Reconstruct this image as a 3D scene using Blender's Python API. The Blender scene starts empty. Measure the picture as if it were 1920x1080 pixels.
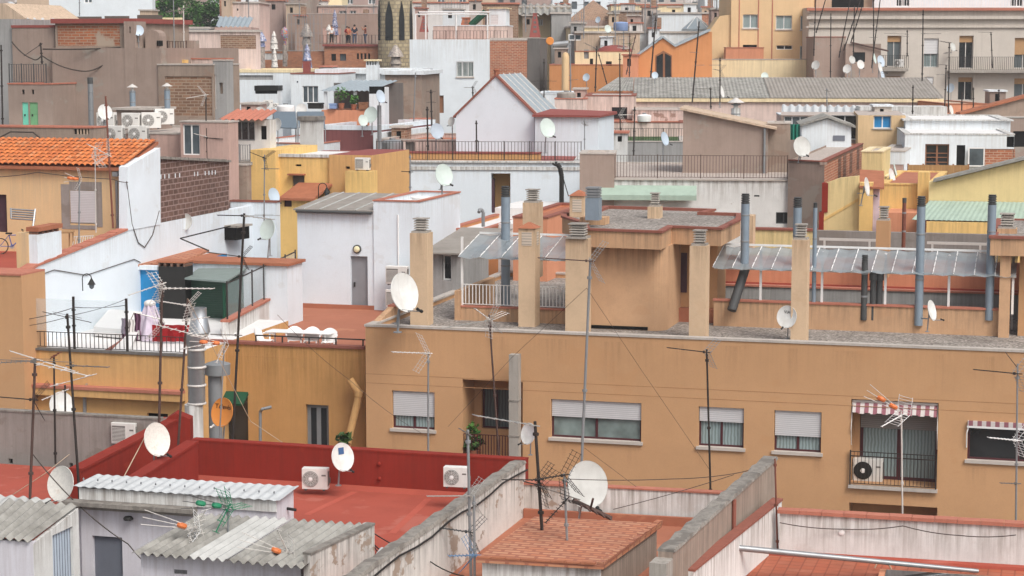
import bpy,math,random
from mathutils import Vector as V,Matrix
rad=math.radians
rnd=random.Random(11)
SC=bpy.context.scene
COL=SC.collection
FPX,CX,CY=3740.0,960.0,540.0
PIT=math.atan(450/FPX)
CP,SP=math.cos(PIT),math.sin(PIT)
CAM=V((0,0,30))
DEG=15.6
def ray(px,py):
 a,b=(px-CX)/FPX,(CY-py)/FPX
 return V((a,CP+b*SP,-SP+b*CP))
def P(px,py,Y):
 d=ray(px,py)
 return CAM+d*(Y/d.y)
def PZ(px,py,z):
 d=ray(px,py)
 return CAM+d*((z-CAM.z)/d.z)
class Fr:
 0
 def __init__(s,O,deg=DEG):
  s.O=V(O)
  a=rad(deg)
  s.u=V((math.cos(a),-math.sin(a),0))
  s.v=V((math.sin(a),math.cos(a),0))
 def pt(s,a,d,z):
  p=s.O+s.u*a+s.v*d
  return V((p.x,p.y,z))
 def S(s,px,z,d=0):
  b=s.O+s.v*d-CAM
  k,qz=(px-CX)/FPX,z-CAM.z
  return(k*(b.y*CP-qz*SP)-b.x)/(s.u.x-k*s.u.y*CP)
 def sz(s,px,py,d=0):
  r=ray(px,py)
  t=(s.v.dot(s.O-CAM)+d)/s.v.dot(r)
  p=CAM+r*t
  return s.u.dot(p-s.O),p.z
 def D(s,px,py,z):
  p=PZ(px,py,z)
  return s.u.dot(p-s.O),s.v.dot(p-s.O)
 def rc(s,x0,y0,x1,y1,d=0):
  s0,z1=s.sz(x0,y0,d)
  s1,z0=s.sz(x1,y1,d)
  return s0,s1,z0,z1
 def off(s,d,a=0):
  f=Fr(s.O+s.v*d+s.u*a)
  f.u,f.v=s.u,s.v
  return f
def FP(px,py,Y,deg=DEG):
 return Fr(P(px,py,Y),deg)
W0=Fr(V((0,0,0)),0)
G15=Fr(V((0,0,0)),DEG)
def basis(d,up=V((0,0,1))):
 d=d.normalized()
 if abs(d.dot(up))>.98:
  up=V((0,1,0))
 a=d.cross(up).normalized()
 return a,a.cross(d).normalized()
class MB:
 def __init__(s):
  s.v,s.f=[],[]
 def add(s,vs,fs):
  n=len(s.v)
  s.v+=[V(x)for x in vs]
  s.f+=[tuple(i+n for i in f)for f in fs]
  return s
 def hexa(s,p):
  return s.add(p,[(0,3,2,1),(4,5,6,7),(0,1,5,4),(1,2,6,5),(2,3,7,6),(3,0,4,7)])
 def box(s,fr,s0,s1,d0,d1,z0,z1):
  q=fr.pt
  return s.hexa([q(s0,d0,z0),q(s1,d0,z0),q(s1,d1,z0),q(s0,d1,z0),q(s0,d0,z1),q(s1,d0,z1),q(s1,d1,z1),q(s0,d1,z1)])
 def wbox(s,c,sx,sy,sz):
  return s.box(W0,c[0]-sx/2,c[0]+sx/2,c[1]-sy/2,c[1]+sy/2,c[2]-sz/2,c[2]+sz/2)
 def quad(s,a,b,c,d):
  return s.add([a,b,c,d],[(0,1,2,3)])
 def prism(s,fr,pts,kind,a,b):
  f={'sz':lambda p,t:fr.pt(p[0],t,p[1]),'dz':lambda p,t:fr.pt(t,p[0],p[1]),'sd':lambda p,t:fr.pt(p[0],p[1],t)}[kind]
  n=len(pts)
  vs=[f(p,a)for p in pts]+[f(p,b)for p in pts]
  fs=[tuple(range(n))[::-1],tuple(range(n,2*n))]
  fs+=[(i,(i+1)%n,n+(i+1)%n,n+i)for i in range(n)]
  return s.add(vs,fs)
 def slab(s,a,b,c,d,t):
  0
  o=V((0,0,t))
  return s.hexa([a-o,b-o,c-o,d-o,a,b,c,d])
 def tube(s,p,q,r,r2=None,n=6):
  p,q=V(p),V(q)
  r2=r if r2 is None else r2
  if(q-p).length<1e-6:
   return s
  a,b=basis(q-p)
  vs=[]
  for c,rr in((p,r),(q,r2)):
   vs+=[c+a*(rr*math.cos(6.28319*i/n))+b*(rr*math.sin(6.28319*i/n))for i in range(n)]
  fs=[(i,(i+1)%n,n+(i+1)%n,n+i)for i in range(n)]
  return s.add(vs,fs+[tuple(range(n))[::-1],tuple(range(n,2*n))])
 def path(s,pts,r,n=5):
  for p,q in zip(pts,pts[1:]):
   s.tube(p,q,r,n=n)
  return s
 def lathe(s,c,prof,n=14,ax=V((0,0,1))):
  c=V(c)
  a,b=basis(ax)
  ax=ax.normalized()
  vs=[c+ax*h+(a*math.cos(6.28319*i/n)+b*math.sin(6.28319*i/n))*r for r,h in prof for i in range(n)]
  m=len(prof)
  fs=[(j*n+i,j*n+(i+1)%n,(j+1)*n+(i+1)%n,(j+1)*n+i)for j in range(m-1)for i in range(n)]
  return s.add(vs,fs+[tuple(range(n))[::-1],tuple(range((m-1)*n,m*n))])
 def ball(s,c,r,n=8,sq=1.0):
  return s.lathe(V(c),[(max(.001,r*math.sin(math.pi*k/n)),-r*sq*math.cos(math.pi*k/n))for k in range(n+1)],n+2)
 def grid(s,fn,nu,nv):
  vs=[fn(i/nu,j/nv)for j in range(nv+1)for i in range(nu+1)]
  w=nu+1
  return s.add(vs,[(j*w+i,j*w+i+1,(j+1)*w+i+1,(j+1)*w+i)for j in range(nv)for i in range(nu)])
 def corr(s,a,b,c,d,pitch=.18,amp=.03,nv=3,t=.01):
  0
  nu=max(8,int((b-a).length/pitch*8))
  nn=(b-a).cross(d-a).normalized()
  L=(b-a).length
  f=lambda k:(lambda u,w:(a+(b-a)*u)*(1-w)+(d+(c-d)*u)*w+nn*(amp*math.sin(6.28319*u*L/pitch)-k))
  s.grid(f(0),nu,nv)
  w0=len(s.v)
  s.grid(f(t),nu,nv)
  n=nu+1
  s.f+=[(w0+i+1,w0+i,w0-n*(nv+1)+i,w0-n*(nv+1)+i+1)for i in range(nu)]
  return s
 def to(s,parent,name,mat,smooth=False,bev=0):
  return mkobj(name,s,mat,parent,smooth,bev)
MW={}
def mkobj(name,mb,mat,parent=None,smooth=False,bev=0):
 root=parent
 inv=MW.get(parent.name,Matrix()).inverted()if parent else None
 base=V((0,0,0))
 if parent is None and mb.v:
  n=len(mb.v)
  base=V((sum(p.x for p in mb.v)/n,sum(p.y for p in mb.v)/n,min(p.z for p in mb.v)))
  inv=Matrix.Translation(-base)
 me=bpy.data.meshes.new(name)
 wv=mb.v
 me.from_pydata([inv@p for p in wv],[],mb.f)
 uvl=me.uv_layers.new(name='UVMap')
 uv=[]
 gu,gv=G15 .u,G15 .v
 for f in mb.f:
  a,b,c=wv[f[0]],wv[f[1]],wv[f[2]]
  nn=(b-a).cross(c-a)
  if nn.length<1e-9 and len(f)>3:
   nn=(c-a).cross(wv[f[3]]-a)
  nn.normalize()
  if abs(nn.z)<.6:
   t=V((-nn.y,nn.x,0))
   if t.length>1e-6:
    t.normalize()
   if t.dot(gu)<-.3:
    t=-t
   for i in f:
    p=wv[i]
    uv+=[p.dot(t),p.z]
  else:
   for i in f:
    p=wv[i]
    uv+=[p.dot(gu),p.dot(gv)]
 uvl.data.foreach_set('uv',uv)
 me.materials.append(MATS[mat]if isinstance(mat,str)else mat)
 if smooth:
  me.polygons.foreach_set('use_smooth',[True]*len(me.polygons))
 o=bpy.data.objects.new(name,me)
 COL.objects.link(o)
 if parent:
  o.parent=parent
  MW[o.name]=MW.get(parent.name,Matrix())
 else:
  o.location=base
  MW[o.name]=Matrix.Translation(base)
 if me.vertices:
  o['ztop']=max(v.co.z for v in me.vertices)
 if bev:
  m=o.modifiers.new('edge','BEVEL')
  m.width,m.segments,m.limit_method=bev,2,'ANGLE'
 if smooth and not bev:
  m=o.modifiers.new('split','EDGE_SPLIT')
  m.split_angle=rad(40)
 return o
def tag(o,label=None,cat=None,group=None,kind=None):
 for k,x in(('label',label),('category',cat),('group',group),('kind',kind)):
  if x:
   o[k]=x
 return o
def thing(name,label,cat,base=(0,0,0),group=None,mat=None):
 o=bpy.data.objects.new(name,None)
 COL.objects.link(o)
 o.empty_display_size=.3
 m=Matrix.Translation(V(base))@mat if mat else Matrix.Translation(V(base))
 o.matrix_world=m
 MW[o.name]=m
 return tag(o,label,cat,group)
def copy_tree(o,m,parent=None):
 0
 c=o.copy()
 COL.objects.link(c)
 if parent is None:
  c.matrix_world=m
  MW[c.name]=m
 else:
  c.parent=parent
  MW[c.name]=MW[parent.name]
 for ch in KIDS(o):
  copy_tree(ch,None,c)
 return c
def KIDS(o):
 return[x for x in bpy.data.objects if x.parent==o]
MATS={}
def hx(h):
 c=[int(h[i:i+2],16)/255 for i in(0,2,4)]
 return[x/12.92 if x<=.04045 else((x+.055)/1.055)**2.4 for x in c]+[1]
def soft(c,k=.08):
 g=.3*c[0]+.6*c[1]+.1*c[2]
 return[x+(g-x)*k for x in c[:3]]+[1]
class NT:
 def __init__(s,name,rough=.85,spec=.25,metal=0):
  s.m=bpy.data.materials.new(name)
  s.m.use_nodes=True
  s.t=s.m.node_tree
  s.b=s.t.nodes['Principled BSDF']
  s.b.inputs['Roughness'].default_value=rough
  s.b.inputs['Specular IOR Level'].default_value=spec
  s.b.inputs['Metallic'].default_value=metal
  MATS[name]=s.m
 def n(s,typ,**kw):
  x=s.t.nodes.new(typ)
  for k,val in kw.items():
   if k in x.inputs:
    x.inputs[k].default_value=val
   else:
    setattr(x,k,val)
  return x
 def l(s,a,b):
  s.t.links.new(a,b)
  return s
 def coord(s,kind='Object',scale=(1,1,1)):
  tc=s.n('ShaderNodeTexCoord')
  mp=s.n('ShaderNodeMapping')
  mp.inputs['Scale'].default_value=scale
  s.l(tc.outputs[kind],mp.inputs[0])
  return mp.outputs[0]
 def noise(s,co,scale,det=4,rough=.6):
  x=s.n('ShaderNodeTexNoise',Scale=scale,Detail=det,Roughness=rough)
  s.l(co,x.inputs['Vector'])
  return x.outputs['Fac']
 def ramp(s,fac,lo,hi,a=0.,b=1.):
  x=s.n('ShaderNodeMapRange')
  x.inputs[1].default_value,x.inputs[2].default_value=lo,hi
  x.inputs[3].default_value,x.inputs[4].default_value=a,b
  s.l(fac,x.inputs[0])
  return x.outputs[0]
 def mix(s,fac,a,b,mode='MIX'):
  x=s.n('ShaderNodeMix',data_type='RGBA',blend_type=mode)
  for val,i in((fac,0),(a,6),(b,7)):
   if hasattr(val,'links'):
    s.l(val,x.inputs[i])
   else:
    x.inputs[i].default_value=val
  return x.outputs[2]
 def math(s,op,a,b=0.):
  x=s.n('ShaderNodeMath',operation=op)
  for val,i in((a,0),(b,1)):
   if hasattr(val,'links'):
    s.l(val,x.inputs[i])
   else:
    x.inputs[i].default_value=val
  return x.outputs[0]
 def top(s,L):
  0
  tc=s.n('ShaderNodeTexCoord')
  sep=s.n('ShaderNodeSeparateXYZ')
  s.l(tc.outputs['Object'],sep.inputs[0])
  at=s.n('ShaderNodeAttribute',attribute_type='OBJECT',attribute_name='ztop')
  return s.ramp(s.math('SUBTRACT',at.outputs['Fac'],sep.outputs[2]),0,L,1,0)
 def out(s,col,bump=None,strength=.3,dist=.02):
  s.l(col,s.b.inputs['Base Color'])
  if bump is not None:
   x=s.n('ShaderNodeBump',Strength=strength,Distance=dist)
   s.l(bump,x.inputs['Height'])
   s.l(x.outputs[0],s.b.inputs['Normal'])
  return s.m
def dark(c,k):
 return[c[0]*k,c[1]*k,c[2]*k,1]
def plaster(name,h,dirt=.35,streak=.4,patch=0,dcol='6b6258',pcol='8a7768',L=2.5,rough=.9,drip=.5,sc=1.,pth=.62):
 s=NT(name,rough)
 c=soft(hx(h))
 co=s.coord()
 big=s.noise(co,.45*sc,5,.65)
 col=s.mix(s.ramp(big,.35,.7),dark(c,1.07),dark(c,1-.28*dirt))
 med=s.noise(co,2.2*sc,6,.7)
 col=s.mix(s.ramp(med,.5,.78,0,dirt*.55),col,hx(dcol))
 fine=s.noise(co,22,3,.7)
 col=s.mix(s.ramp(fine,.45,.75,0,.12+dirt*.12),col,dark(c,.62))
 if streak:
  st=s.noise(s.coord(scale=(2.6*sc,2.6*sc,.1)),1.3,5,.7)
  f=s.ramp(st,.5,.72,0,streak*.6)
  col=s.mix(f,col,s.mix(.5,dark(c,.6),hx(dcol)))
 if drip:
  st2=s.noise(s.coord(scale=(4.5,4.5,.22)),1.6,5,.75)
  f=s.math('MULTIPLY',s.ramp(st2,.42,.66),s.top(L))
  col=s.mix(s.math('MULTIPLY',f,drip),col,hx(dcol))
 if patch:
  pn=s.noise(s.coord(scale=(1,1,1.5)),.9*sc,8,.62)
  col=s.mix(s.ramp(pn,pth,pth+.035,0,patch),col,hx(pcol))
 return s.out(col,s.math('ADD',med,s.math('MULTIPLY',fine,.4)),.25,.012)
def brick(name,a,b,mort,bw=.29,bh=.075,ms=.012,dirt=.5,over=None):
 s=NT(name,.92)
 t=s.n('ShaderNodeTexBrick',Scale=1.0)
 t.inputs['Brick Width'].default_value=bw
 t.inputs['Row Height'].default_value=bh
 t.inputs['Mortar Size'].default_value=ms
 t.inputs['Mortar Smooth'].default_value=.3
 t.inputs['Bias'].default_value=-.1
 t.inputs['Color1'].default_value,t.inputs['Color2'].default_value,t.inputs['Mortar'].default_value=hx(a),hx(b),hx(mort)
 wn=s.n('ShaderNodeTexNoise',Scale=1.7,Detail=3.)
 co0=s.coord('UV')
 s.l(co0,wn.inputs['Vector'])
 off=s.n('ShaderNodeVectorMath',operation='SCALE')
 off.inputs[3].default_value=.03
 s.l(wn.outputs['Color'],off.inputs[0])
 ad=s.n('ShaderNodeVectorMath',operation='ADD')
 s.l(co0,ad.inputs[0]).l(off.outputs[0],ad.inputs[1])
 s.l(ad.outputs[0],t.inputs['Vector'])
 co=s.coord()
 col=s.mix(s.ramp(s.noise(co,.8,5),.4,.7,0,dirt),t.outputs['Color'],dark(hx(a),.55))
 col=s.mix(s.ramp(s.noise(co,5,5),.5,.8,0,.5),col,hx(mort))
 if over:
  col=s.mix(s.ramp(s.noise(co,.7,7,.65),.55,.62),col,hx(over))
 return s.out(col,t.outputs['Fac'],-.5,.02)
def speck(name,cols,scale,rough=.95):
 s=NT(name,rough)
 vo=s.n('ShaderNodeTexVoronoi',Scale=scale)
 s.l(s.coord(),vo.inputs['Vector'])
 r=s.n('ShaderNodeValToRGB')
 sep=s.n('ShaderNodeSeparateColor')
 s.l(vo.outputs['Color'],sep.inputs[0])
 s.l(sep.outputs[0],r.inputs[0])
 e=r.color_ramp.elements
 while len(e)<len(cols):
  e.new(.5)
 for i,c in enumerate(cols):
  e[i].position=i/(len(cols)-1)
  e[i].color=hx(c)
 col=s.mix(s.ramp(s.noise(s.coord(),.6,5),.4,.7,0,.5),r.outputs[0],hx(cols[0]))
 return s.out(col,vo.outputs['Distance'],-.9,.05)
def tiles(name,h,mort,w=.2,hh=.2,ms=.012,h2=None,dirt=.4,off=0.,dcol='5a3a2c'):
 s=NT(name,.8,.3)
 t=s.n('ShaderNodeTexBrick',Scale=1.0)
 t.offset=off
 for k,val in(('Brick Width',w),('Row Height',hh),('Mortar Size',ms),('Mortar Smooth',.2),('Bias',0.)):
  t.inputs[k].default_value=val
 t.inputs['Color1'].default_value=hx(h)
 t.inputs['Color2'].default_value=hx(h2 or h)
 t.inputs['Mortar'].default_value=hx(mort)
 s.l(s.coord('UV'),t.inputs['Vector'])
 co=s.coord()
 col=s.mix(s.ramp(s.noise(co,.5,6,.65),.42,.7,0,dirt),t.outputs['Color'],hx(dcol))
 col=s.mix(s.ramp(s.noise(co,3.2,6,.7),.55,.8,0,dirt*.8),col,dark(hx(h),1.35))
 return s.out(col,t.outputs['Fac'],-.3,.01)
def plain(name,h,rough=.6,spec=.3,metal=0,var=.25,dcol=None,sc=3.,coat=0):
 s=NT(name,rough,spec,metal)
 c=hx(h)
 co=s.coord()
 col=s.mix(s.ramp(s.noise(co,sc,5,.65),.4,.75,0,var),c,hx(dcol)if dcol else dark(c,.45))
 st=s.noise(s.coord(scale=(3,3,.3)),sc,4)
 col=s.mix(s.ramp(st,.5,.75,0,var*.7),col,dark(c,.6))
 return s.out(col)
def glass(name,h,rough=.08):
 s=NT(name,rough,.6)
 c=hx(h)
 col=s.mix(s.ramp(s.noise(s.coord(),1.1,3),.4,.7),c,dark(c,.45))
 return s.out(col)
def curtain(name,h):
 s=NT(name,.5,.5)
 w=s.n('ShaderNodeTexWave',Scale=3.2,Distortion=2.5,Detail=2.)
 s.l(s.coord('UV'),w.inputs['Vector'])
 c=hx(h)
 return s.out(s.mix(s.ramp(w.outputs['Fac'],0,1,0,.8),c,dark(c,.4)))
def slats(name,h,pitch=.055,dk=.5):
 s=NT(name,.5,.3)
 w=s.n('ShaderNodeTexWave',Scale=1.0,bands_direction='Y',wave_profile='SAW')
 w.inputs['Scale'].default_value=1/pitch/1.0*.31831
 s.l(s.coord('UV'),w.inputs['Vector'])
 c=hx(h)
 col=s.mix(s.ramp(w.outputs['Fac'],.55,1,0,.8),c,dark(c,dk))
 col=s.mix(s.ramp(s.noise(s.coord(),2.5,4),.45,.75,0,.25),col,dark(c,.7))
 return s.out(col,w.outputs['Fac'],.5,.015)
def rusty(name,h,rust='6b3a22',amt=.5,metal=.3,lo=.5):
 s=NT(name,.65,.3,metal)
 c=hx(h)
 co=s.coord()
 col=s.mix(s.ramp(s.noise(co,4,6,.7),lo,lo+.2,0,amt),c,hx(rust))
 return s.out(s.mix(s.ramp(s.noise(co,14,4),.4,.7,0,.35),col,dark(c,.55)))
plaster('tan','c09266',.26,.06,dcol='9a7452',L=1.6,drip=.22,patch=.25,pcol='ba8a60',sc=.6,pth=.58)
plaster('tan_pale','c49a74',.35,.1,.25,'6e5a48','b88c68',L=1.0,drip=.6,pth=.58)
plaster('pillar','cbad8c',.35,.1,.25,'7a6450','bd9c7c',L=1.0,drip=.6,pth=.58)
plaster('ochre','bd8b50',.3,.4,dcol='7d6032',L=1.8,drip=.6)
plaster('ochre_pale','cf9f62',.3,.25,dcol='8a6a45',L=1.5,drip=.4)
plaster('yellow','e6bd70',.3,.15,dcol='8f7550',L=1.2,drip=.5)
plaster('yellow_pale','dcc389',.25,.35,dcol='8f7f5d',L=1.6,drip=.6)
plaster('yellow_house','d8b483',.35,.25,.8,'a39482',pcol='a0968a',sc=.5,pth=.66)
plaster('yellow_block','d8b688',.2,.25,dcol='a08660',drip=.3)
plaster('cream','e6d2a8',.2,.3,dcol='a8987a',drip=.4)
plaster('orange','c58550',.25,.2,dcol='96582a',drip=.3)
plaster('white','d7dfe6',.16,.05,.3,'a9a39c','c4c4c2',1.2,drip=.4,sc=.7,pth=.6)
plaster('white_far','d7dde1',.2,.07,dcol='a8a096',drip=.4)
plaster('white_roof','d8d5d3',.2,0,dcol='b0a89c',drip=0)
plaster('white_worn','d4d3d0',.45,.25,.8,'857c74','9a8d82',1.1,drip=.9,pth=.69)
plaster('white_peel','d6cfc8',.5,.4,.9,'746d66','9a8676',1.1,drip=1.,pth=.57,sc=1.3)
plaster('white_streak','d9d7d4',.4,.25,.25,'857a70','b8aca4',L=1.1,drip=.9,pth=.6)
plaster('pink_white','d2cfd6',.2,.25,dcol='9c8f8c',drip=.4)
plaster('pink','bd9c90',.4,.35,.4,'84706a','a79084')
plaster('pink_pale','d7bfb4',.35,.5,.4,'8b7870','b39c90',drip=.8)
plaster('taupe','9c887c',.75,.3,.85,'7f6d62','938a80',sc=.6,pth=.58)
plaster('taupe_dark','9a8778',.7,.4,.6,'6d6058','8a7264',pth=.55)
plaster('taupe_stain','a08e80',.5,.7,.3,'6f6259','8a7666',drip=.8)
plaster('grey_stucco','938a84',.5,.4,.6,'6a625c','7d726a',sc=.8,pth=.55)
plaster('grey','9a9896',.35,.4,dcol='6b6965')
plaster('grey_dark','6f6a66',.4,.4,dcol='4a4744')
plaster('beige','c2b8ad',.25,.35,dcol='93877a',L=2,drip=.4)
plaster('concrete','a39b92',.5,.4,.5,'6e6861','7f776e',L=.8)
plaster('concrete_cap','8f8880',.6,.3,.7,'55504b','6a645e',sc=2.5,pth=.52)
plaster('red_wall','8c2413',.4,.15,.35,'5f2217','a0402c',drip=.35,sc=.8)
plaster('red_floor','a54a38',.55,0,.7,'74332a','ad6456',sc=.5,drip=0,pth=.6)
plaster('maroon','7f4a4a',.2,.2,dcol='5a3636')
plaster('terracotta','a8674c',.45,0,.5,'824a34','b88062',sc=.6,drip=0,pth=.58)
plaster('terracotta_wall','cf8a66',.25,.2,dcol='9c5c40',drip=.3)
plaster('stone','a09378',.5,.3,.7,'6b6250','857a62',sc=3,pth=.5)
plaster('far_a','b9aba2',.3,.3)
plaster('far_b','d5cfcb',.2,.3)
plaster('far_c','c5ab92',.3,.3)
plaster('far_d','a98f86',.3,.3)
plaster('coping','b5705a',.4,.2,dcol='7a4436',drip=.2)
plaster('coping_dark','8f5546',.4,.2,dcol='5c342c',drip=.2)
plaster('coping_grey','b9afa6',.3,.2,dcol='7d756e',drip=.3)
plaster('sill','bdb2a8',.2,.2,dcol='9a8f86',drip=.1)
brick('brick_red','b06a4a','8f5038','b59a86',bw=.36,bh=.12,ms=.02,dirt=.35)
brick('brick_dark','7a5545','5f4236','8d7668',bw=.5,bh=.2,ms=.02,dirt=.35)
brick('brick_brown','96735c','6e5040','a08e7c',bw=.4,bh=.14,ms=.022,dirt=.35)
brick('brick_old','ab6644','84503c','a08c78',bw=.4,bh=.13,ms=.02,dirt=.3,over='a39282')
brick('stone_rubble','b8a888','9c8c70','8a7f6c',bw=.5,bh=.35,ms=.06,dirt=.25)
brick('brick_small','b87a58','a0664a','8f7868',bw=.3,bh=.12)
speck('gravel',['5c5550','857c75','a39a92','746c66','bab2aa','6a625c'],16)
tiles('tile_terracotta','a8654e','8c4a36',.3,.3,.02,'a95a40',.5)
tiles('tile_herring','bd8a6c','9a614c',.42,.2,.045,'b57454',.45,.5,'7d5646')
tiles('tile_patio','9c5644','8a4434',.14,.28,.012,'9c4c3a',.3)
tiles('fence_reed','b08a5c','7d5f3e',.06,2.5,.01,'9c784c',.3)
def claymat():
 s=NT('clay',.8,.2)
 vm=s.n('ShaderNodeVectorMath',operation='MULTIPLY')
 vm.inputs[1].default_value=(1/.235,1/.36,1)
 fl=s.n('ShaderNodeVectorMath',operation='FLOOR')
 wn=s.n('ShaderNodeTexWhiteNoise',noise_dimensions='2D')
 s.l(s.coord('UV'),vm.inputs[0]).l(vm.outputs[0],fl.inputs[0]).l(fl.outputs[0],wn.inputs['Vector'])
 col=s.mix(s.ramp(wn.outputs['Value'],.1,1,0,.75),hx('cf7a46'),hx('9c5232'))
 col=s.mix(s.ramp(wn.outputs['Value'],.86,.9,0,.6),col,hx('d79a6e'))
 n=s.noise(s.coord(),2.2,6,.7)
 col=s.mix(s.ramp(n,.5,.72,0,.6),col,hx('6b4a38'))
 s.out(col,n,.2,.01)
claymat()
plain('clay_old','a5694e',.8,.2,var=.5,dcol='7d4a36',sc=2.)
plain('fibro','9c9993',.9,.15,var=.8,dcol='5c5852',sc=1.6)
plain('fibro_pale','b8b7b4',.9,.15,var=.5,dcol='8a8884',sc=1.6)
plain('fibro_brown','958e87',.9,.15,var=.5,dcol='6e665e',sc=1.2)
plain('fibro_white','bfc1c2',.85,.2,var=.6,dcol='a3a3a3',sc=1.6)
plain('sheet_metal','a9b3b8',.45,.5,.4,var=.3)
plain('white_metal','e4e2e0',.45,.4,var=.12)
plain('white_plastic','e8e6e4',.4,.4,var=.08)
plain('ac_white','dcd9d4',.45,.4,var=.15)
plain('ac_grille','77736f',.6,.3,var=.2,sc=20)
plain('dish_white','dad9d6',.5,.3,var=.4,dcol='a8a093',sc=2.4)
plain('dish_blue','b9c6d2',.45,.35,var=.15,sc=2)
plain('dish_grey','c6c6c2',.55,.25,var=.4,dcol='96918a',sc=1.6)
plain('dish_green','c6d2cc',.5,.3,var=.2,sc=2)
plain('dish_orange','d9893f',.45,.35,var=.15,sc=2)
plain('galv','9a9c9e',.45,.5,.5,var=.35)
plain('steel','b5b7ba',.3,.5,.75,var=.3)
plain('flue_blue','8794a0',.5,.4,.25,var=.25)
plain('flue_grey','86888a',.55,.4,.2,var=.25)
plain('flue_dark','4c4c4c',.6,.3,.1,var=.3)
rusty('rust_pole','5a4640','4a2f26',.7)
rusty('rust_red','7a4a3c','5c2f22',.6,.1)
rusty('dark_iron','38322f','4d342a',.4)
rusty('dish_rust','dcd8d0','b8834f',.45,0,.6)
plain('alu','b9b6b0',.4,.5,.6,var=.2)
plain('alu_pale','d2ccc6',.5,.4,.2,var=.2)
plain('orange_plastic','d2743f',.5,.3,var=.2)
plain('green_plastic','1f7d57',.45,.4,var=.2)
plain('black','23211f',.6,.3,var=.2)
plain('black_matte','1b1918',.9,.1,var=.2)
plain('cable','4a413c',.8,.2,var=.2)
plain('rope','b5a08a',.9,.1,var=.2)
plain('burgundy','4d2226',.45,.4,var=.2)
plain('purple_door','4a3038',.6,.3,var=.3)
plain('door_grey','87888c',.5,.35,var=.15)
plain('door_slate','6d717b',.5,.35,var=.2)
plain('green_paint','6f9f74',.6,.3,var=.3)
plain('turquoise','6fc3aa',.6,.3,var=.25)
plain('green_dark','1d4a35',.7,.2,var=.3)
plain('awning_green','9fb0a2',.8,.15,var=.3,sc=1.5)
plain('awning_grey','7f8a86',.7,.2,var=.25)
plain('blue_wall','2f86bd',.75,.2,var=.2)
plain('blue_tarp','2d7fb5',.6,.3,var=.3)
plain('brown_panel','5d5049',.7,.2,var=.25)
plain('solar','66727c',.3,.5,var=.2)
plain('wood','8a5f45',.7,.2,var=.4)
plain('wood_blind','b08a62',.7,.2,var=.3,sc=9)
plain('roof_red','8d4c45',.7,.2,var=.25)
plain('cloth_purple','6d4a60',.9,.1,var=.3)
plain('cloth_pale','c9bccb',.9,.1,var=.3)
plain('cloth_red','8a1f22',.9,.1,var=.3)
plain('skin','c08a6e',.6,.3,var=.1)
plain('denim','56657d',.9,.1,var=.3)
plain('navy','2c3140',.9,.1,var=.2)
plain('cloth_orange','d0795c',.9,.1,var=.2)
plain('cloth_rust','8a4a38',.9,.1,var=.2)
plain('cloth_white','d9d5d2',.9,.1,var=.1)
plain('hair','2a211c',.8,.2,var=.2)
plain('bike_blue','4d5a96',.4,.5,var=.2)
plain('tank_blue','8196bd',.5,.3,var=.2)
plain('lamp_cream','e3d9b2',.3,.5,var=.1)
plain('bark','5d4d40',.9,.1,var=.4)
glass('pane','5a646a')
glass('pane_dark','2a2c2e')
glass('pane_green','84928f',.15)
curtain('curtain','93a3a3')
curtain('curtain_dark','5d6668')
slats('shutter','d3d1d2',.06)
slats('shutter_far','d8d6d6',.12)
slats('shutter_grey','928d8a',.06)
slats('louver','cfc0b0',.09,.2)
slats('vent_slats','a09a96',.07,.2)
slats('louver_green','3f7a52',.07)
def cloth_stripes():
 s=NT('awning_stripes',.9,.1)
 w=s.n('ShaderNodeTexWave',Scale=1.25,wave_profile='SIN')
 s.l(s.coord('UV'),w.inputs['Vector'])
 s.out(s.mix(s.ramp(w.outputs['Fac'],.47,.53),hx('8f5e66'),hx('c6bdb9')))
cloth_stripes()
def canopy_mat():
 s=NT('polycarbonate',.25,.5)
 s.b.inputs['Base Color'].default_value=hx('8b9295')
 s.b.inputs['Alpha'].default_value=.66
 st=s.noise(s.coord(scale=(1,1,1)),1.3,5)
 s.l(s.ramp(st,.4,.7,.68,.9),s.b.inputs['Alpha'])
 s=NT('glass_screen',.05,.5)
 s.b.inputs['Base Color'].default_value=hx('c9d8de')
 s.b.inputs['Alpha'].default_value=.16
canopy_mat()
def leafmat(name,h,h2):
 s=NT(name,.7,.2)
 n=s.noise(s.coord(),1.4,5)
 n2=s.noise(s.coord(),9,2)
 col=s.mix(s.ramp(n,.4,.65),hx(h),hx(h2))
 s.out(s.mix(s.ramp(n2,.4,.7,0,.5),col,dark(hx(h2),.5)))
leafmat('leaf','5d8a3f','3c6a30')
leafmat('leaf_dark','46602f','2f4526')
def mosaic(name,cols,sc=9):
 speck(name,cols,sc,.35)
mosaic('mosaic_white',['e0dcd6','cfc8c0','a8a29c','d8d2c8','8f8a86'])
mosaic('mosaic_blue',['5a6a94','8a93ad','cfcad0','3f4a70','a39aa8'])
mosaic('mosaic_mix',['7f5a94','c06050','c9a34a','4f8a8c','a8a0b0','5a6aa0'])
mosaic('mosaic_stone',['a89c90','8a8078','b8aca0','9a8c88','74706c'])
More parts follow.
